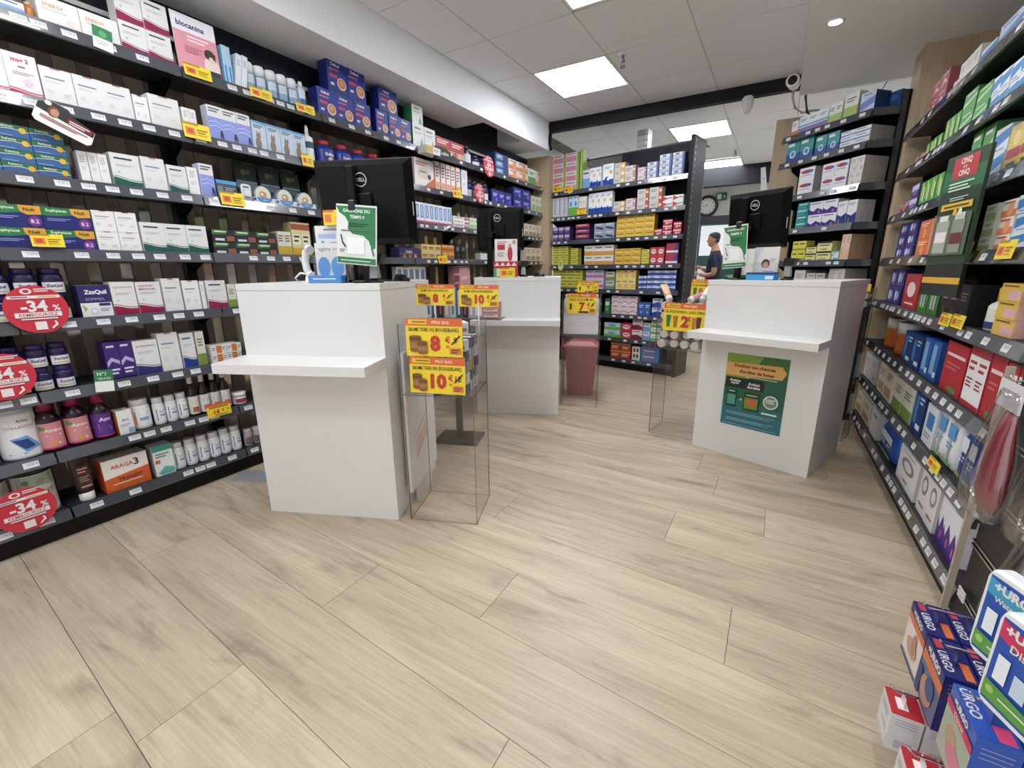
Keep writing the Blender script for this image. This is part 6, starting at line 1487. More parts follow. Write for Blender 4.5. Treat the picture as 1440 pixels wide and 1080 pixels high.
def gel(F, x, y, z, rx, rz, ci, lab, grp, sc=1.0):
    t = thing('gel_tube', lab, 'tube', F.w(x, y, z), 0, grp); t.rotation_euler = (rx, 0, F.a + rz); t.scale = (sc, sc, sc)
    put('body', GT[ci][0], t); put('cap', GT[ci][1], t)
for lv in range(5):
    for c_ in range(4):
        ci = (lv * 5 + c_ * 2 + (lv * c_) % 3) % 6
        if lv == 4 and c_ == 1:
            continue
        # bases towards the room, tubes lying crosswise
        gel(BR, .043 + c_ * .078 + (.006 if lv % 2 else -.003), .008 + .02 * ((c_ * 2 + lv) % 3), .691 + lv * .067, R(-90), rnd.uniform(-.03, .03), ci, gn[ci] + ' gel tube lying in the clear bin, ' + ORD[lv] + ' layer up, ' + ORD[c_] + ' across', 'gel tubes in the poster counter bin', 1.3)
for j_, (x, y, rx, rz, ci, z) in enumerate([(.06, .06, R(-52), .7, 1, 1.0), (.2, .05, R(-66), -.7, 2, 1.0), (.28, .06, R(-45), -.3, 0, 1.0)]):
    gel(BR, x, y, z, rx, rz, ci, gn[ci] + ' gel tube sticking up from the heap, ' + ORD[j_], 'gel tubes in the poster counter bin')
for c_ in range(3):
    for lv in range(2):
        ci = (0, 4, 1)[c_]
        gel(BS, .034 + c_ * .052, .012, .977 + lv * .0512, R(-90), 0, ci, gn[ci] + ' gel tube in the slim bin, ' + ('lower', 'upper')[lv] + ' layer, ' + ORD[c_] + ' across', 'tubes in the slim bin')
mb = MB(); mb.box(-.085, .085, -.0015, 0, 0, .05, mat(YEL)); art(mb, .17, .05, [('r', 0, .6, 1, 1, ORG), ('l', .1, .3, .9, 1, '#8a7420', .12)])
tag(mb.build('price_card', None, BS.w(.085, -.003, 1.06), BS.a), 'yellow price card on the slim bin by the oak pillar', 'price card', 'yellow price cards on the clear bins')

# white board leaning by the first counter
t = thing('folded_board', 'white board with red lettering standing between first counter and clear bin', 'board', FL.w(.722, .1, .1), FL.a)
mb = MB(); mb.box(0, .022, 0, .42, 0, .735, mat('#efeeee')); mb.build('panel', t)
mb = MB()
for i in range(7):
    y = .1 + i * .025
    mb.face([(.0226, y, .16 + i * .012), (.0226, y + .008, .16 + i * .012), (.0226, y + .012, .25 + i * .012), (.0226, y + .004, .25 + i * .012)], mat('#cf6a4a'))
for zz in (.15, .27):
    mb.face([(.0226, .09, zz), (.0226, .28, zz + .09), (.0226, .28, zz + .096), (.0226, .09, zz + .006)], mat('#cf6a4a'))
mb.build('print', t)
mb = MB(); mb.box(.003, .02, .1, .32, -.1, 0, mat('#d8d6d4')); mb.build('foot', t)

# red pedal bin behind the middle bin
t = thing('waste_bin', 'dark red waste bin with lid standing behind the white bottle bin', 'bin', (-1.60, 4.08, 0), R(17.6))
RB_ = mat('#a5505a', .35)
mb = MB(); mb.loft([[(-.12, -.1, 0), (.12, -.1, 0), (.12, .1, 0), (-.12, .1, 0)], [(-.155, -.13, .46), (.155, -.13, .46), (.155, .13, .46), (-.155, .13, .46)]], RB_); mb.build('body', t)
mb = MB(); mb.bbox(-.17, .17, -.145, .145, .46, .5, mat('#b0404e', .3), .01); mb.loft([[(-.16, -.135, .5), (.16, -.135, .5), (.16, .135, .5), (-.16, .135, .5)], [(-.1, -.09, .54), (.1, -.09, .54), (.1, .09, .54), (-.1, .09, .54)]], mat('#b0404e', .3)); mb.build('lid', t)

# wire rack of small packs behind the balm bin
t = thing('wire_rack', 'small rack of toothbrush packs behind the raised balm price cards', 'rack', (-1.90, 2.45, 0), R(20))
mb = MB(); mb.box(-.02, .02, -.02, .02, 0, .9, BLACK); mb.box(-.16, .16, -.12, .12, 0, .02, BLACK); mb.build('stand', t)
mb = MB(); mb.box(-.2, .2, -.1, .1, .9, .905, STEEL); mb.build('tray', t)
for i in range(8):
    mb = MB(); w = .036; mb.box(-w / 2, w / 2, 0, .02, 0, .2, mat(['#d9dde0', '#4a5c6c', '#2f3a44', '#c9b4b4'][i % 4])); art(mb, w, .2, [('r', .3, .1, .7, .9, ['#3f8ab4', '#d9dadc', '#b85a6a', '#e9e9e9'][i % 4])])
    tag(mb.build('toothbrush_pack', None, Run('F', (-1.90, 2.45), 20, '', {}, None).w(-.17 + i * .043, -.06, .9055), R(20)), 'slim toothbrush pack in the small rack, ' + ORD[i] + ' along', 'pack', 'toothbrush packs in the small rack')
for i in range(3):
    mb = MB(); w = .12; mb.box(-w / 2, w / 2, 0, .07, 0, .035, mat('#c98a8c')); art(mb, w, .035, [('r', .1, .2, .9, .7, '#e6d2d0'), ('l', .2, .5, .7, 1, '#8a4a50', .12)])
    tag(mb.build('lozenge_carton', None, Run('F', (-1.90, 2.45), 20, '', {}, None).w(.265, -.06, .9055 + .036 * i + .09 * 0), R(20)), 'flat pink carton piled by the toothbrush rack, ' + ('bottom', 'middle', 'top')[i] + ' one', 'carton', 'pink cartons by the small rack')
mb = MB(); mb.box(.2, .34, -.1, .1, .895, .9, STEEL); mb.build('side_tray', t)
# ------------------------------------------------------------------ hanging plasters panel nearest the shop entrance, aisle side
RR = RUNS['R']
PS, PO = 2.34, -.035
t = thing('peg_panel', 'black hook panel with plasters and clear packs at the shop end of the pillar gondola', 'panel', RR.w(PS, PO), RR.a)
mb = MB(); mb.box(.012, .95, .03, .045, .0, .93, mat('#1d1d1e', .5)); mb.build('back_board', t)
mb = MB(); mb.box(.0, .0115, -.006, .012, .0, .93, mat('#b3a898', .5)); mb.build('edge_board', t)
for z in (.16, .34, .52, .70):
    for dz in (0, .016):
        mb = MB(); mb.box(.012, .95, .022, .03, z + dz, z + dz + .006, CHROME); mb.build('chrome_rail', t)
def hook(s, z, out):
    mb = MB(); mb.tube([(s - PS, .03, z + .01), (s - PS, -out - PO, z), (s - PS, -out - PO - .012, z + .012)], .0028, CHROME, 6); mb.build('hook', t)
def plate(s, z, y, txt):
    mb = MB(); w, h = .05, .035; mb.box(-w / 2, w / 2, 0, .003, 0, h, mat('#dcdde0')); art(mb, w, h, [('t', .55, .3, .26, txt, '#333', .7, .0), ('l', .1, .8, .6, 1, '#8a8c92', .06)], None, -.0004)
    mb.build('price_plate', t, (s - PS, y, z))
plate(2.41, .165, .012, '0,39 €'); plate(2.46, .55, .0, '6,90 €')

def hung_carton(name, s, y, z, w, h, d, body, pr, label, n=3, lidc=None, grp=None, lid=None):
    """cartons hung one behind the other on a hook, printed front to the aisle"""
    hook(s, z + h + .029, -y - .01)
    for q in range(n):
        mb = MB(); mb.box(-w / 2, w / 2, 0, d, 0, h, mat(body, .3), {5: mat(lidc or body, .3)})
        art(mb, w, h, pr)
        # hang tab
        mb.box(-w * .18, w * .18, d * .45, d * .45 + .001, h, h + .025, mat(body, .3))
        # print on the lid and on the near flank
        for it in (lid or []):
            if it[0] == 't':
                vs, fs, wd = text_mesh(it[4], .02); sc = min(it[3] * d, .8 * w / wd)
                mb.mesh([((it[1] - .5) * w + a * sc, it[2] * d + b * sc, h + .0005) for a, b in vs], fs, mat(it[5]))
            else:
                mb.face([((it[1] - .5) * w, it[2] * d, h + .0004), ((it[3] - .5) * w, it[2] * d, h + .0004), ((it[3] - .5) * w, it[4] * d, h + .0004), ((it[1] - .5) * w, it[4] * d, h + .0004)], mat(it[5]))
        x = w / 2 + .0004
        mb.face([(x, d * .25, h * .1), (x, d * .8, h * .1), (x, d * .8, h * .32), (x, d * .25, h * .32)], mat('#b9bac6'))
        mb.face([(x, d * .35, h * .45), (x, d * .75, h * .45), (x, d * .75, h * .62), (x, d * .35, h * .62)], mat('#dfe0e6'))
        for i in range(3):
            zz = h * (.72 + .07 * i)
            mb.face([(x, d * .15, zz), (x, d * .85, zz), (x, d * .85, zz + h * .015), (x, d * .15, zz + h * .015)], mat('#8f94bc'))
        o = mb.build(name, None, RR.w(s, y + q * (d + .004), z), RR.a)
        tag(o, label + ', ' + ('front', 'second', 'third', 'fourth')[q] + ' on its hook', 'carton', grp)
NAVY = '#23286c'
knee = [('r', 0, .0, 1, .62, '#5b6a8c'), ('r', 0, .62, 1, .8, '#d9713c'), ('r', 0, .8, 1, 1, NAVY), ('t', .5, .9, .13, '+URGO', W_, .84, .05), ('o', .5, .3, .3, .22, '#b98a76'), ('o', .62, .42, .2, .18, '#2f4a86'), ('r', 0, .0, .2, .5, '#2c3f74')]
hand = [('r', 0, .0, 1, .68, '#e0d6d2'), ('r', 0, .68, 1, .82, '#d9713c'), ('r', 0, .82, 1, 1, NAVY), ('t', .5, .91, .11, '+URGO', W_, .8, .05), ('o', .5, .34, .3, .16, '#c99a84'), ('o', .6, .46, .12, .2, '#b9826c'), ('r', 0, 0, 1, .06, '#3a3f6c')]
lidp = [('t', .6, .22, .3, 'URGO', W_), ('r', .05, .1, .28, .34, '#b8404e'), ('r', .55, .62, .95, .9, '#d9713c')]
hung_carton('plaster_carton', 2.885, -.258, .222, .125, .148, .055, NAVY, hand, 'navy and orange plaster carton with hand photo', 3, None, 'hand plasters on the hook panel', lidp)
hung_carton('plaster_carton', 3.015, -.258, .222, .125, .148, .055, NAVY, knee, 'navy and orange plaster carton with knee photo', 3, None, 'knee plasters on the hook panel', lidp)
redb = [('r', .0, .0, 1, .12, '#c9c9cb'), ('l', .15, .8, .85, 3, '#b9bcc2', .03), ('r', .3, .3, .8, .42, '#d9dadc')]
hung_carton('sterile_pad_carton', 2.99, -.31, .082, .082, .105, .06, '#dcdada', redb, 'white pad carton with red lid, upper hook', 3, '#b02a34', 'red lidded cartons', [('r', .3, .25, .75, .6, '#ecdada')])
hung_carton('sterile_pad_carton', 3.16, -.312, .085, .082, .105, .06, '#dcdada', redb, 'white pad carton with red lid, lower hook', 3, '#b02a34', 'red lidded cartons, lower', [('r', .3, .25, .75, .6, '#ecdada')])
blue_pr = [('r', 0, 0, 1, .7, '#a9b0a0'), ('o', .4, .4, .22, .16, '#b59a78'), ('o', .6, .25, .3, .14, '#cf7c90'), ('r', 0, .7, 1, .82, '#c42f56'), ('t', .5, .76, .07, 'Discret', '#f0dce2', .6, .02), ('t', .5, .91, .1, '+URGO', W_, .84, .05)]
hung_carton('plaster_carton', 3.215, -.275, .27, .12, .15, .06, '#2a54b0', blue_pr, 'cobalt blue plaster carton with pink stripe', 3, None, 'blue plasters on the hook panel', [('r', .66, .5, .95, .9, '#d8477c'), ('t', .35, .22, .3, 'URGO', W_)])

def blister(s, y, z, w, h, band, title, label):
    mb = MB(); n = 6; r = .018; pts = []
    for cx_, cz_, a0 in ((w / 2 - r, h - r, 0), (-w / 2 + r, h - r, 90), (-w / 2 + r, r, 180), (w / 2 - r, r, 270)):
        for j in range(n + 1):
            a = R(a0 + 90 * j / n); pts.append((cx_ + r * math.cos(a), cz_ + r * math.sin(a)))
    rings = []
    for yy, q in ((.03, .96), (.026, 1.0), (.006, 1.0), (.0, .95)):
        rings.append([(a * q, yy, h / 2 + (b - h / 2) * q) for a, b in pts])
    mb.loft(rings, mat('#e6e7ea', .25), True, False)
    wv = lambda u, v, k: (u * .86, -.0005 * k, h * .07 + v * .86)
    art(mb, w, h, [('r', .0, 0, 1, 1, '#2450a8'), ('p', [(.0, .78), (1, .6), (1, .84), (0, .98)], band), ('t', .5, .9, .12, '+URGO', W_, .9, .05), ('t', .52, .74, .09, title, W_, .8, .02), ('r', .1, .3, .3, .6, '#e6ecf2'), ('r', .4, .28, .62, .52, '#c3d6e6'), ('r', .7, .36, .88, .6, '#a8c6de'), ('p', [(.02, .05), (.98, .05), (.98, .2), (.02, .26)], '#5c9c44'), ('c', .14, .17, .07, '#9cc86a'), ('l', .3, .14, .9, 1, W_, .02)], wv)
    o = mb.build('plaster_blister', None, RR.w(s, y, z), RR.a + .42)
    tag(o, label, 'pack', 'white rimmed plaster packs')
    hook(s, z + h + .006, -y - .02)
blister(3.235, -.262, .53, .115, .175, '#3f9ac4', 'Waterproof', 'white rimmed plaster pack with light blue band, upper of two')
blister(3.32, -.268, .495, .115, .185, '#c8325c', 'Discret', 'white rimmed plaster pack with pink band, lower of two')

def clamshell(s, y, z, w, h, fill, label, inner):
    t2 = thing('clear_pack', label, 'pack', RR.w(s, y, z), RR.a)
    mb = MB(); rings = []
    for f, a, b in ((0, .5, .25), (.05, .9, .8), (.2, 1, 1), (.45, .85, .9), (.7, .62, .6), (.9, .56, .3), (1, .55, .06)):
        rings.append([(w / 2 * a * math.cos(2 * math.pi * j / 16), .04 + .045 * b * math.sin(2 * math.pi * j / 16), h * f) for j in range(16)])
    mb.loft(rings, FILM, True, True); mb.build('shell', t2)
    mb = MB(); rings = []
    for f, a, b in inner:
        rings.append([(w / 2 * a * math.cos(2 * math.pi * j / 12) + w * .06, .045 + .03 * b * math.sin(2 * math.pi * j / 12), h * f) for j in range(12)])
    mb.loft(rings, mat(fill, .3), True, True); mb.build('content', t2)
    mb = MB(); mb.box(-w * .3, w * .3, .038, .04, h * .86, h * 1.06, mat('#d6d6d8', .4)); mb.build('header_card', t2)
    hook(s, z + h * 1.06 + .004, -y - .04)
clamshell(2.715, -.19, .60, .21, .33, '#a03a48', 'clear shaped pack holding a dark red device, on the hook panel', [(.08, .4, .4), (.2, .6, .7), (.5, .5, .7), (.75, .35, .4), (.84, .3, .1)])
clamshell(2.88, -.16, .61, .18, .33, '#7c2c44', 'second clear shaped pack behind, holding a plum device', [(.08, .4, .4), (.2, .6, .7), (.5, .5, .7), (.75, .35, .4), (.84, .3, .1)])
clamshell(2.97, -.19, .42, .13, .27, '#a8a39c', 'clear ridged bottle shaped pack, on the hook panel', [(.05, .3, .3), (.2, .5, .5), (.6, .3, .4), (.8, .2, .1)])

# hanging green display
FCQ = Run('F', (.552, 2.654), -79, '', {}, None)
t = thing('hanging_display', 'dark green hanging display with red logo box before pillar gondola shelves', 'sign', FCQ.w(0, 0, 1.10), FCQ.a)
w, h = .274, .42
mb = MB(); mb.box(0, w, 0, .012, .13, .13 + h, mat('#26402c', .4))
art(mb, w, h, [('r', 0, .68, 1, .86, '#2c6a42'), ('r', .2, .78, .8, .97, '#b8343a'), ('t', .5, .925, .06, 'CINQ', '#f0e4dc', .48, .03), ('t', .5, .875, .025, 'SUR', '#f0e4dc', .2, .01), ('t', .5, .82, .06, 'CINQ', '#f0e4dc', .48, .03), ('l', .2, .73, .8, 3, '#cfe0d0', .014), ('l', .3, .6, .75, 2, '#b9c4b9', .01), ('r', .12, .5, .9, .56, '#d9b23a'), ('l', .2, .52, .82, 1, '#5c4a14', .016),
               ('r', .05, .08, .95, .46, '#5c6a5a'), ('r', .12, .1, .45, .4, '#a9b0a4'), ('r', .17, .4, .4, .45, '#dfe2dc'), ('r', .14, .2, .43, .3, '#ecdfe0'), ('r', .55, .1, .85, .4, '#8c948a'), ('r', .58, .4, .82, .46, '#c9ccc6'), ('r', .56, .18, .84, .28, '#6b2f3a'), ('c', .55, .47, .05, '#d9b23a'), ('c', .68, .47, .05, '#e6e2d4')], lambda u, v, k: (u + w / 2, -.0005 * k, v + .13))
mb.build('panel', t)
mb = MB(); mb.box(0, w, 0, .014, 0, .128, mat('#161a17', .4)); mb.build('foot_panel', t)
mb = MB(); mb.box(0, w, -.002, 0, .05, .075, mat('#d9a83a')); mb.build('yellow_strip', t)
mb = MB(); mb.tube([(w * .7, .012, .19), (w * .7, .03, .194)], .004, STEEL, 6); mb.build('bracket_arm', t)

# ------------------------------------------------------------------ fittings under the ceiling
t = thing('security_camera', 'white dome eyed security camera at the end of the dark beam', 'camera', (-.095, 4.93, 2.80), R(-8))
mb = MB(); mb.box(-.03, .03, -.0, .1, .0, .015, DARK); mb.tube([(0, .06, .01), (0, .04, -.03), (0, .01, -.045)], .014, DARK, 8); mb.build('bracket', t)
mb = MB()
rg = lambda y, r: [(r * math.cos(2 * math.pi * j / 20), y, -.045 + r * math.sin(2 * math.pi * j / 20)) for j in range(20)]
mb.loft([rg(.08, .03), rg(.07, .045), rg(-.04, .052), rg(-.05, .048)], WHITE, True, True); mb.build('body', t)
mb = MB(); mb.loft([rg(-.05, .036), rg(-.056, .034), rg(-.062, .015)], mat('#101012', .15), True, True); mb.build('lens', t)
t = thing('motion_detector', 'white motion detector hanging from the dark beam', 'detector', (-.45, 5.19, 2.79), R(-10))
mb = MB(); mb.bbox(-.02, .02, -.01, .03, -.02, .0, WHITE); mb.build('mount_plate', t)
mb = MB()
rings = []
for z, a in ((.02, .6), (0, .9), (-.04, 1), (-.08, .9), (-.115, .6), (-.13, .3)):
    rings.append([(.055 * a * math.cos(2 * math.pi * j / 18), -.02 + .045 * a * math.sin(2 * math.pi * j / 18), z - .03) for j in range(18)])
mb.loft(rings, mat('#dcdbd8', .3), True, True); mb.build('housing', t)
mb = MB(); mb.loft([[(x, y - .0, z) for x, y, z in [(-.03, -.052, -.06), (.03, -.052, -.06), (.026, -.056, -.1), (-.026, -.056, -.1)]], [(x, y + .01, z) for x, y, z in [(-.03, -.052, -.06), (.03, -.052, -.06), (.026, -.056, -.1), (-.026, -.056, -.1)]]], mat('#c4c6c8', .2)); mb.build('lens', t)
for (x, y), lab in (((-1.295, 3.98), 'chrome sprinkler head by the light panel'), ((-.766, 7.75), 'chrome sprinkler head deeper in the room beyond the dark beam')):
    t = thing('sprinkler_head', lab, 'sprinkler', (x, y, CEIL), 0)
    mb = MB(); mb.lathe([(.04, 0), (.04, -.006), (.022, -.014), (.02, -.02)][::-1], WHITE, 18); mb.build('rosette', t)
    mb = MB(); mb.lathe([(.012, -.07), (.012, -.018)], STEEL, 10); mb.tube([(-.012, 0, -.055), (-.018, 0, -.08), (0, 0, -.1)], .004, STEEL, 6); mb.tube([(.012, 0, -.055), (.018, 0, -.08), (0, 0, -.1)], .004, STEEL, 6); mb.build('frame', t)
    mb = MB(); mb.lathe([(.026, -.104), (.026, -.1)], STEEL, 14); mb.build('deflector', t)
t = thing('wall_sensor', 'small white sensor on the end of the white bulkhead', 'sensor', (-2.588, 5.2, 2.70), 0)
mb = MB(); mb.bbox(-.03, .03, -.03, -.0005, -.075, .075, mat('#d8d7d4', .3), .012); mb.build('housing', t)
mb = MB(); mb.lathe([(.007, 0), (.007, .003)], mat('#222'*2 if False else '#222222'), 10); o = mb.build('eye', t, (0, -.03, .04)); o.rotation_euler = (R(90), 0, 0)
mb = MB(); mb.box(-.015, .015, -.032, -.0305, -.05, -.01, mat('#efeeec')); mb.build('button', t)
for q, (dx, dz) in enumerate(((0, 0), (.1, -.05))):
    mb = MB(); mb.tube([(-.09 + dx, 5.22, 2.79), (-.09 + dx, 5.2, 2.70), (-.06 + dx, 5.2, 2.62 + dz), (.0 + dx, 5.2, 2.575 + dz), (.08, 5.22, 2.585 + dz), (.13, 5.3, 2.6 + dz)], .011, mat('#c9c8c6' if q == 0 else '#3a3c40', .4), 8)
    tag(mb.build('cable', None), ['thick white cable looping from the dark beam', 'dark cable looping beside the white cable under the beam'][q], 'cable')
mb = MB(); mb.tube([(-2.52, 5.35, 2.86), (-2.53, 5.22, 2.78), (-2.54, 5.22, 2.68), (-2.56, 5.3, 2.62)], .02, DARK, 8)
tag(mb.build('cable_duct', None), 'dark cable bundle where the beam meets the bulkhead', 'cable')

# ------------------------------------------------------------------ white drawers, goods on top of the gondola
t = thing('drawer_cabinet', 'tall white medicine drawer cabinet behind the back gondola', 'cabinet', (-.935, 5.66, 0))
mb = MB(); mb.box(-.16, -.004, 0, .48, 0, 2.2, mat('#dcdcda')); mb.build('carcass', t)
for c_ in range(2):
    for r_ in range(15):
        mb = MB(); y0 = .01 + c_ * .235; z0 = .04 + r_ * .143
        mb.bbox(-.004, .014, y0, y0 + .225, z0, z0 + .133, mat('#e4e4e3', .4), .003); d = mb.build('drawer', t)
        mb = MB(); mb.box(.014, .017, y0 + .04, y0 + .19, z0 + .09, z0 + .108, mat('#2a2a2c')); mb.build('handle', d)
for r_ in range(15):
    mb = MB(); z0 = .04 + r_ * .143; mb.box(-.12, -.01, -.003, 0, z0 + .02, z0 + .133, mat('#e4e4e3', .4)); mb.build('side_label', t)
BB = RUNS['B']
mb = MB(); mb.box(-.9, .5, .25, .62, 2.531, 2.548, mat('#2a2c33')); tag(mb.build('top_board', None, BB.w(0, 0, 0), BB.a), 'dark board lying across the top of the back gondola', 'board')
for i in range(4):
    mb = MB(); w = .13; mb.box(-w / 2, w / 2, 0, .12, 0, .058, mat('#cfcdcc'), {3: mat('#e6e6e6')}); art(mb, w, .058, [('r', 0, .0, 1, .08, '#8c8a88'), ('r', .75, .2, .98, .9, '#f0f0ef')])
    tag(mb.build('stock_box', None, BB.w(-.2, .36, 2.549 + i * .06), BB.a + .05), 'white stock box on the gondola top, ' + ('lowest', 'second', 'third', 'topmost')[i] + ' of its stack', 'box', 'white stock boxes on the gondola')
mb = MB(); mb.box(-.13, .1, 0, .14, 0, .02, mat('#d6d4d2')); art(mb, .2, .02, [('r', .1, .2, .5, .8, '#b4b2b0')])
tag(mb.build('stock_box', None, BB.w(-.42, .34, 2.549), BB.a), 'flat white stock box lying beside the stack on the gondola', 'box')
mb = MB(); mb.box(-.02, .02, 0, .1, 0, .03, mat('#e6e6e6')); art(mb, .04, .03, [('r', .2, .2, .8, .6, '#b4b2b0')])
tag(mb.build('stock_box', None, BB.w(-.08, .36, 2.549), BB.a), 'tiny white stock box next to the stack on the gondola', 'box')
for i, (s_, c_) in enumerate(((-1.17, '#8fae4a'),)):
    pass
mb = MB(); mb.box(-.015, .015, 0, .09, 0, .46, mat('#97b44e')); art(mb, .03, .46, [('r', .1, .05, .5, .95, '#c9d49a')])
tag(mb.build('infusion_carton', None, BB.w(-.815, .03, 2.166), BB.a), 'tall lime carton closing the infusion stack on back gondola', 'carton')
# swing tag on the fourth shelf of the back gondola
mb = MB(); pts = [(.045 * math.cos(a), .07 + .07 * math.sin(a)) for a in [2 * math.pi * j / 20 for j in range(20)]]
mb.slab(pts, 0, .002, mat('#e4de7a')); art(mb, .09, .14, [('o', .5, .6, .3, .26, '#c9d0a8'), ('c', .45, .62, .12, '#8a8a4a'), ('l', .2, .25, .8, 2, '#fbfbf0', .04)])
tag(mb.build('shelf_talker', None, BB.w(-1.06, -.022, 1.20), BB.a), 'yellow oval talker hanging on the back gondola', 'sign')
# a white hanging sign strip beside the oak partition
mb = MB(); mb.slab([(-.03, 0), (.03, 0), (.022, .35), (-.02, .35)], 0, .01, mat('#e6e6e4')); art(mb, .05, .35, [('c', .5, .7, .12, '#8c8e92'), ('l', .3, .3, .7, 2, '#b4b4b4', .02)])
tag(mb.build('hanging_sign', None, (-.215, 5.40, 1.84), 0), 'narrow white sign strip hanging by the oak partition', 'sign')
bpy.data.objects['hanging_sign'].rotation_euler = (0, -.15, 0)

# ------------------------------------------------------------------ the room behind: door, clock, exit sign, person
t = structure(put('door_1', None, None, (-1.2, Y1, 0)))
DG = mat('#2f4a48', .45); DF = mat('#262b33', .5)
mb = MB(); mb.box(-.42, .5, -.05, 0, 0, 2.05, DG); mb.build('leaf', t)
for a, b, c, d in ((-.5, -.42, 0, 2.17), (.5, .58, 0, 2.17), (-.42, .5, 2.05, 2.17)):
    mb = MB(); mb.box(a, b, -.07, 0, c, d, DF); mb.build('frame', t)
mb = MB(); mb.box(-.2, .3, -.056, -.051, 1.45, 2.0, mat('#f4f6f6', .2)); mb.build('glass', t)
mb = MB(); mb.box(-.2, -.02, -.056, -.051, 1.0, 1.25, mat('#d9dcdc')); mb.build('notice', t)
mb = MB(); mb.tube([(.42, -.06, 1.0), (.42, -.1, 1.0), (.34, -.1, 1.0)], .01, STEEL, 8); mb.build('handle', t)
t = thing('wall_clock', 'round wall clock with dark wooden rim on the back wall', 'clock', (-1.335, Y1, 2.355))
def ring(r, y, n=40):
    return [(r * math.cos(2 * math.pi * j / n), y, r * math.sin(2 * math.pi * j / n)) for j in range(n)]
mb = MB(); mb.loft([ring(.19, -.001), ring(.195, -.03), ring(.18, -.05), ring(.145, -.042), ring(.14, -.03)], mat('#35211c', .3), False, True); mb.build('rim', t)
mb = MB(); mb.face(ring(.15, -.028), mat('#eef0ec')); mb.build('dial', t)
for q in range(12):
    a = R(90 - 30 * q)
    vs, fs, wd = text_mesh(['12', '1', '2', '3', '4', '5', '6', '7', '8', '9', '10', '11'][q], .02)
    mb = MB(); mb.mesh([(.115 * math.cos(a) + u * .03, -.0295, .115 * math.sin(a) + v * .03) for u, v in vs], fs, mat('#222222')); mb.build('numeral', t)
for ln, a, wd in ((.065, 92, .006), (.1, 178, .004)):
    a = R(a); c, s = math.cos(a), math.sin(a)
    mb = MB(); mb.slab([(-s * wd, c * wd), (s * wd, -c * wd), (ln * c, ln * s)], -.033, -.031, mat('#222222')); mb.build('hand', t)
t = thing('exit_sign', 'small green emergency exit sign on the back wall', 'sign', (-1.10, Y1, 2.44))
mb = MB(); mb.bbox(-.09, .09, -.05, -.001, 0, .13, mat('#1f5a48', .4)); mb.build('housing', t)
mb = MB(); mb.face([(-.07, -.0505, .02), (-.0, -.0505, .02), (-.0, -.0505, .11), (-.07, -.0505, .11)], mat('#d4ecd9')); mb.face([(.04, -.0505, .04), (.07, -.0505, .065), (.04, -.0505, .09)], mat('#d4ecd9')); mb.build('symbol', t)

def skin(name, chains, levels=2):
    """grow one smooth surface over connected chains of (point, radius)"""
    vs, es, rs = [], [], []
    idx = {}
    for ch in chains:
        prev = None
        for p, r in ch:
            key = tuple(round(c, 4) for c in p)
            if key not in idx:
                idx[key] = len(vs); vs.append(p); rs.append(r if isinstance(r, tuple) else (r, r))
            if prev is not None:
                es.append((prev, idx[key]))
            prev = idx[key]
    me = bpy.data.meshes.new(name); me.from_pydata(vs, es, [])
    o = bpy.data.objects.new(name, me); col.objects.link(o)
    m = o.modifiers.new('skin', 'SKIN'); m.use_smooth_shade = True
    lay = me.skin_vertices[0].data
    for i, r in enumerate(rs):
        lay[i].radius = r
    lay[0].use_root = True
    s = o.modifiers.new('sub', 'SUBSURF'); s.levels = levels; s.render_levels = levels
    dg = bpy.context.evaluated_depsgraph_get()
    out = bpy.data.meshes.new_from_object(o.evaluated_get(dg))
    bpy.data.objects.remove(o); bpy.data.meshes.remove(me)
    out.name = name
    return out

SKIN = mat('#b98a70', .5); NAVYC = mat('#1b2036', .8); TROU = mat('#23262e', .8); HAIR = mat('#2a201b', .7)
pt = thing('person', 'man in navy polo shirt standing at the back, reading a paper he holds', 'person', (-.93, 8.05, 0))
# faces -x; pelvis first
body = skin('body', [
    [((0, 0, .95), (.135, .17)), ((.0, 0, 1.1), (.125, .16)), ((-.01, 0, 1.25), (.125, .175)), ((.0, 0, 1.40), (.105, .17)), ((.005, 0, 1.47), (.07, .09)), ((-.01, 0, 1.53), (.052, .055)), ((-.03, 0, 1.60), (.06, .06))],
    [((0, 0, .95), (.135, .17)), ((0, -.09, .85), .1), ((-.01, -.1, .5), .065), ((.02, -.1, .1), .042), ((-.1, -.1, .035), .035)],
    [((0, 0, .95), (.135, .17)), ((0, .09, .85), .1), ((.01, .1, .5), .065), ((.05, .1, .1), .042), ((-.07, .1, .035), .035)],
    [((.0, 0, 1.40), (.105, .17)), ((.01, -.19, 1.40), .062), ((.04, -.225, 1.26), .05), ((.03, -.23, 1.12), .044), ((-.09, -.2, 1.10), .038), ((-.2, -.15, 1.13), .028)],
    [((.0, 0, 1.40), (.105, .17)), ((.01, .19, 1.40), .062), ((.03, .225, 1.26), .05), ((.01, .23, 1.13), .044), ((-.1, .17, 1.15), .038), ((-.2, .08, 1.22), .028)],
])
for m_ in (NAVYC, SKIN, TROU, mat('#17171a', .5)):
    body.materials.append(m_)
for p in body.polygons:
    c = p.center
    arm = abs(c.y) > .17 and c.x < .09 and 1.0 < c.z < 1.36
    fore = c.x < -.13 and 1.02 < c.z < 1.3
    if c.z > 1.485 or fore or (arm and c.z < 1.22 and abs(c.y) > .175):
        p.material_index = 1
    elif c.z < .07:
        p.material_index = 3
    elif c.z < .93:
        p.material_index = 2
    else:
        p.material_index = 0
    p.use_smooth = True
put('body', body, pt)
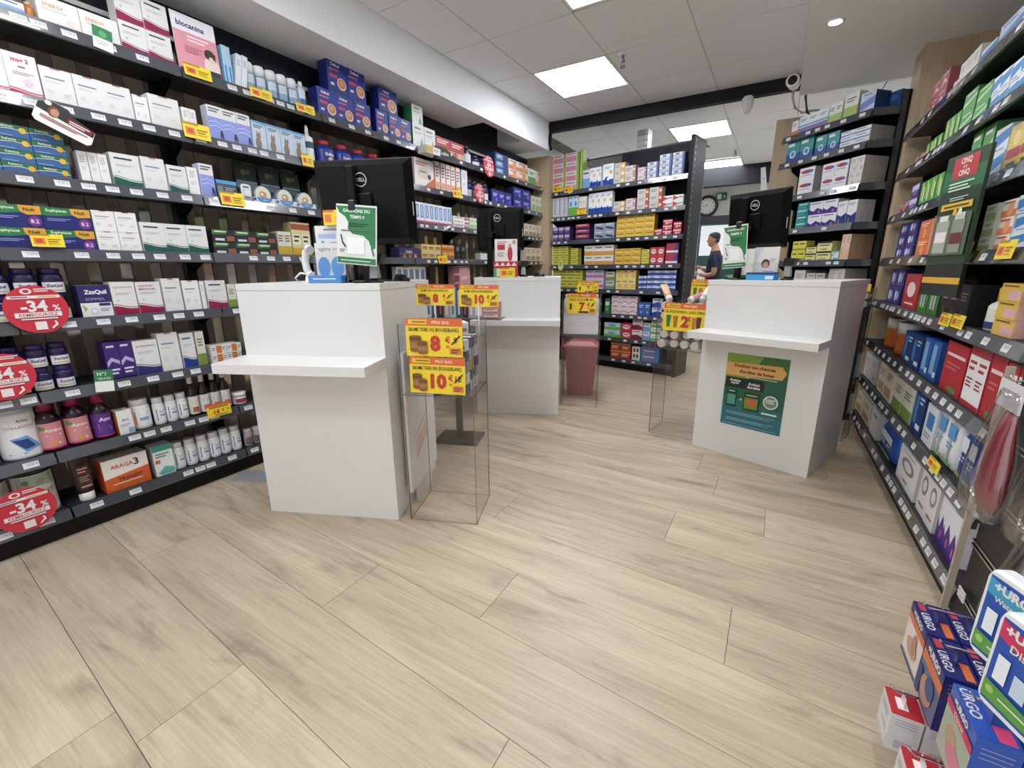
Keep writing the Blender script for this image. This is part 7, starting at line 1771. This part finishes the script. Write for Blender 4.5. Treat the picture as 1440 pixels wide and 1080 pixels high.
# head: profile rings from chin to crown, nose towards -x
mb = MB(); rings = []
HP = [(1.545, .03, .035, .0), (1.56, .055, .048, -.005), (1.585, .072, .06, -.005), (1.615, .08, .068, 0), (1.65, .086, .072, .002), (1.685, .09, .074, .004), (1.72, .086, .07, .008), (1.75, .064, .052, .012), (1.765, .03, .026, .014)]
for z, a, b, off in HP:
    rings.append([(-.045 + off + a * math.cos(2 * math.pi * j / 20), b * math.sin(2 * math.pi * j / 20), z) for j in range(20)])
mb.loft(rings, SKIN, True, True)
mb.loft([[(-.128, -.008, 1.665), (-.128, .008, 1.665), (-.118, .012, 1.66), (-.118, -.012, 1.66)], [(-.152, -.012, 1.625), (-.152, .012, 1.625), (-.12, .018, 1.618), (-.12, -.018, 1.618)]], SKIN, True, False)
mb.loft([[(-.128, -.022, 1.598), (-.128, .022, 1.598), (-.118, .026, 1.598), (-.118, -.026, 1.598)], [(-.126, -.022, 1.588), (-.126, .022, 1.588), (-.116, .026, 1.588), (-.116, -.026, 1.588)]], mat('#8c5248'))
for s in (-1, 1):
    mb.loft([[(-.118 + .012 * math.cos(2 * math.pi * j / 8) * .3, s * .03 + .012 * math.sin(2 * math.pi * j / 8), 1.66 + .007 * math.cos(2 * math.pi * j / 8)) for j in range(8)], [(-.124, s * .03 + .004 * math.sin(2 * math.pi * j / 8), 1.66 + .003 * math.cos(2 * math.pi * j / 8)) for j in range(8)]], mat('#2c2420'))
    mb.loft([[(-.03 + .018 * math.cos(2 * math.pi * j / 10), s * .07, 1.645 + .03 * math.sin(2 * math.pi * j / 10)) for j in range(10)], [(-.028 + .014 * math.cos(2 * math.pi * j / 10), s * .084, 1.645 + .026 * math.sin(2 * math.pi * j / 10)) for j in range(10)]], SKIN)
head = mb.build('head', pt); head.rotation_euler = (0, -.0, 0)
mb = MB(); rings = []
for z, a, b, off, cut in ((1.675, .091, .077, .004, .1), (1.695, .094, .078, .005, -.35), (1.722, .091, .074, .008, -.95), (1.753, .069, .057, .012, -1), (1.772, .032, .028, .014, -1)):
    rings.append([(max(-.045 + off + a * math.cos(2 * math.pi * j / 20), -.045 + off + a * cut), b * math.sin(2 * math.pi * j / 20), z) for j in range(20)])
mb.loft(rings, HAIR, True, True); mb.loft([[(max(-.043 + a * math.cos(2 * math.pi * j / 20), -.005), b * math.sin(2 * math.pi * j / 20), z) for j in range(20)] for z, a, b in ((1.615, .082, .069), (1.64, .087, .073), (1.676, .092, .0765))], HAIR, True, True); mb.build('hair', pt)
# hands with separate bent fingers closed on what they hold
def hand(origin, d, up, side, k):
    o = Vector(origin); d = Vector(d).normalized(); up = Vector(up).normalized(); sd = d.cross(up) * side
    ch = [[(tuple(o), .026), (tuple(o + d * .045), .03), (tuple(o + d * .08), .026)]]
    me = [skin('palm', [[(tuple(o), (.022, .03)), (tuple(o + d * .045), (.016, .036)), (tuple(o + d * .085), (.013, .036))]], 1)]
    for i, (off, ln) in enumerate(((-.028, .07), (-.01, .08), (.01, .076), (.028, .06))):
        b = o + d * .075 + sd * off
        me.append(skin('finger', [[(tuple(b), .0095), (tuple(b + d * ln * .45 - up * .006), .009), (tuple(b + d * ln * .75 - up * ln * .35), .0085), (tuple(b + d * ln * .7 - up * ln * .7), .0075)]], 1))
    b = o + d * .02 - sd * .03
    me.append(skin('thumb', [[(tuple(b), .012), (tuple(b - sd * .022 + d * .03 - up * .008), .011), (tuple(b - sd * .02 + d * .06 - up * .024), .009)]], 1))
    for m in me:
        m.materials.append(SKIN)
        nm = m.name.split('.')[0]
        put(nm, m, pt)
hand((-.2, -.15, 1.13), (-1, .25, .1), (0, 0, 1), 1, 0)
hand((-.2, .08, 1.22), (-1, -.2, .25), (0, 0, 1), -1, 1)
mb = MB(); mb.box(-.13, .1, -.09, .09, 0, .004, mat('#eceeee')); mb.box(-.12, .09, -.085, .085, .0045, .007, mat('#e0e2e2'))
art(mb, .2, .1, [('l', .1, .8, .9, 4, '#a9abb0', .03)], lambda u, v, k: (u * .8 - .01, v - .05, .0072 + .0002 * k))
o = mb.build('paper_sheet', None, (-.93 - .33, 8.05 - .1, 1.105), 0); o.rotation_euler = (0, .12, .1)
tag(o, 'white paper sheets held by the man at the back', 'paper')
mb = MB(); mb.bbox(-.07, .07, -.036, .036, 0, .009, mat('#1b1c20', .2), .004); 
o = mb.build('mobile_phone', None, (-.93 - .33, 8.05 + .05, 1.235), 0); o.rotation_euler = (.3, .5, .2)
tag(o, 'dark mobile phone in the raised hand of the man at the back', 'phone')
mb = MB(); mb.lathe([(.031, 0), (.033, .006), (.033, .02), (.031, .026)], mat('#1b1b1d', .3), 16, caps=False)
o = mb.build('watch', pt, (-.15, -.17, 1.115)); o.rotation_euler = (0, R(100), .3)
# low green counter front behind the poster counter
t = thing('back_desk', 'dark green desk front in the room behind, before the standing man', 'desk', (-1.15, 7.2, 0))
mb = MB(); mb.box(0, 1.0, 0, .02, 0, .92, mat('#23423e', .5)); mb.build('front_panel', t)
mb = MB(); mb.box(-.02, 1.02, -.02, .5, .92, .95, mat('#2a4a46', .4)); mb.build('desk_top', t)
mb = MB(); mb.box(.0, .02, .02, .48, 0, .92, mat('#23423e', .5)); mb.build('side_panel', t)
mb = MB(); mb.box(.98, 1.0, .02, .48, 0, .92, mat('#23423e', .5)); mb.build('side_panel', t)
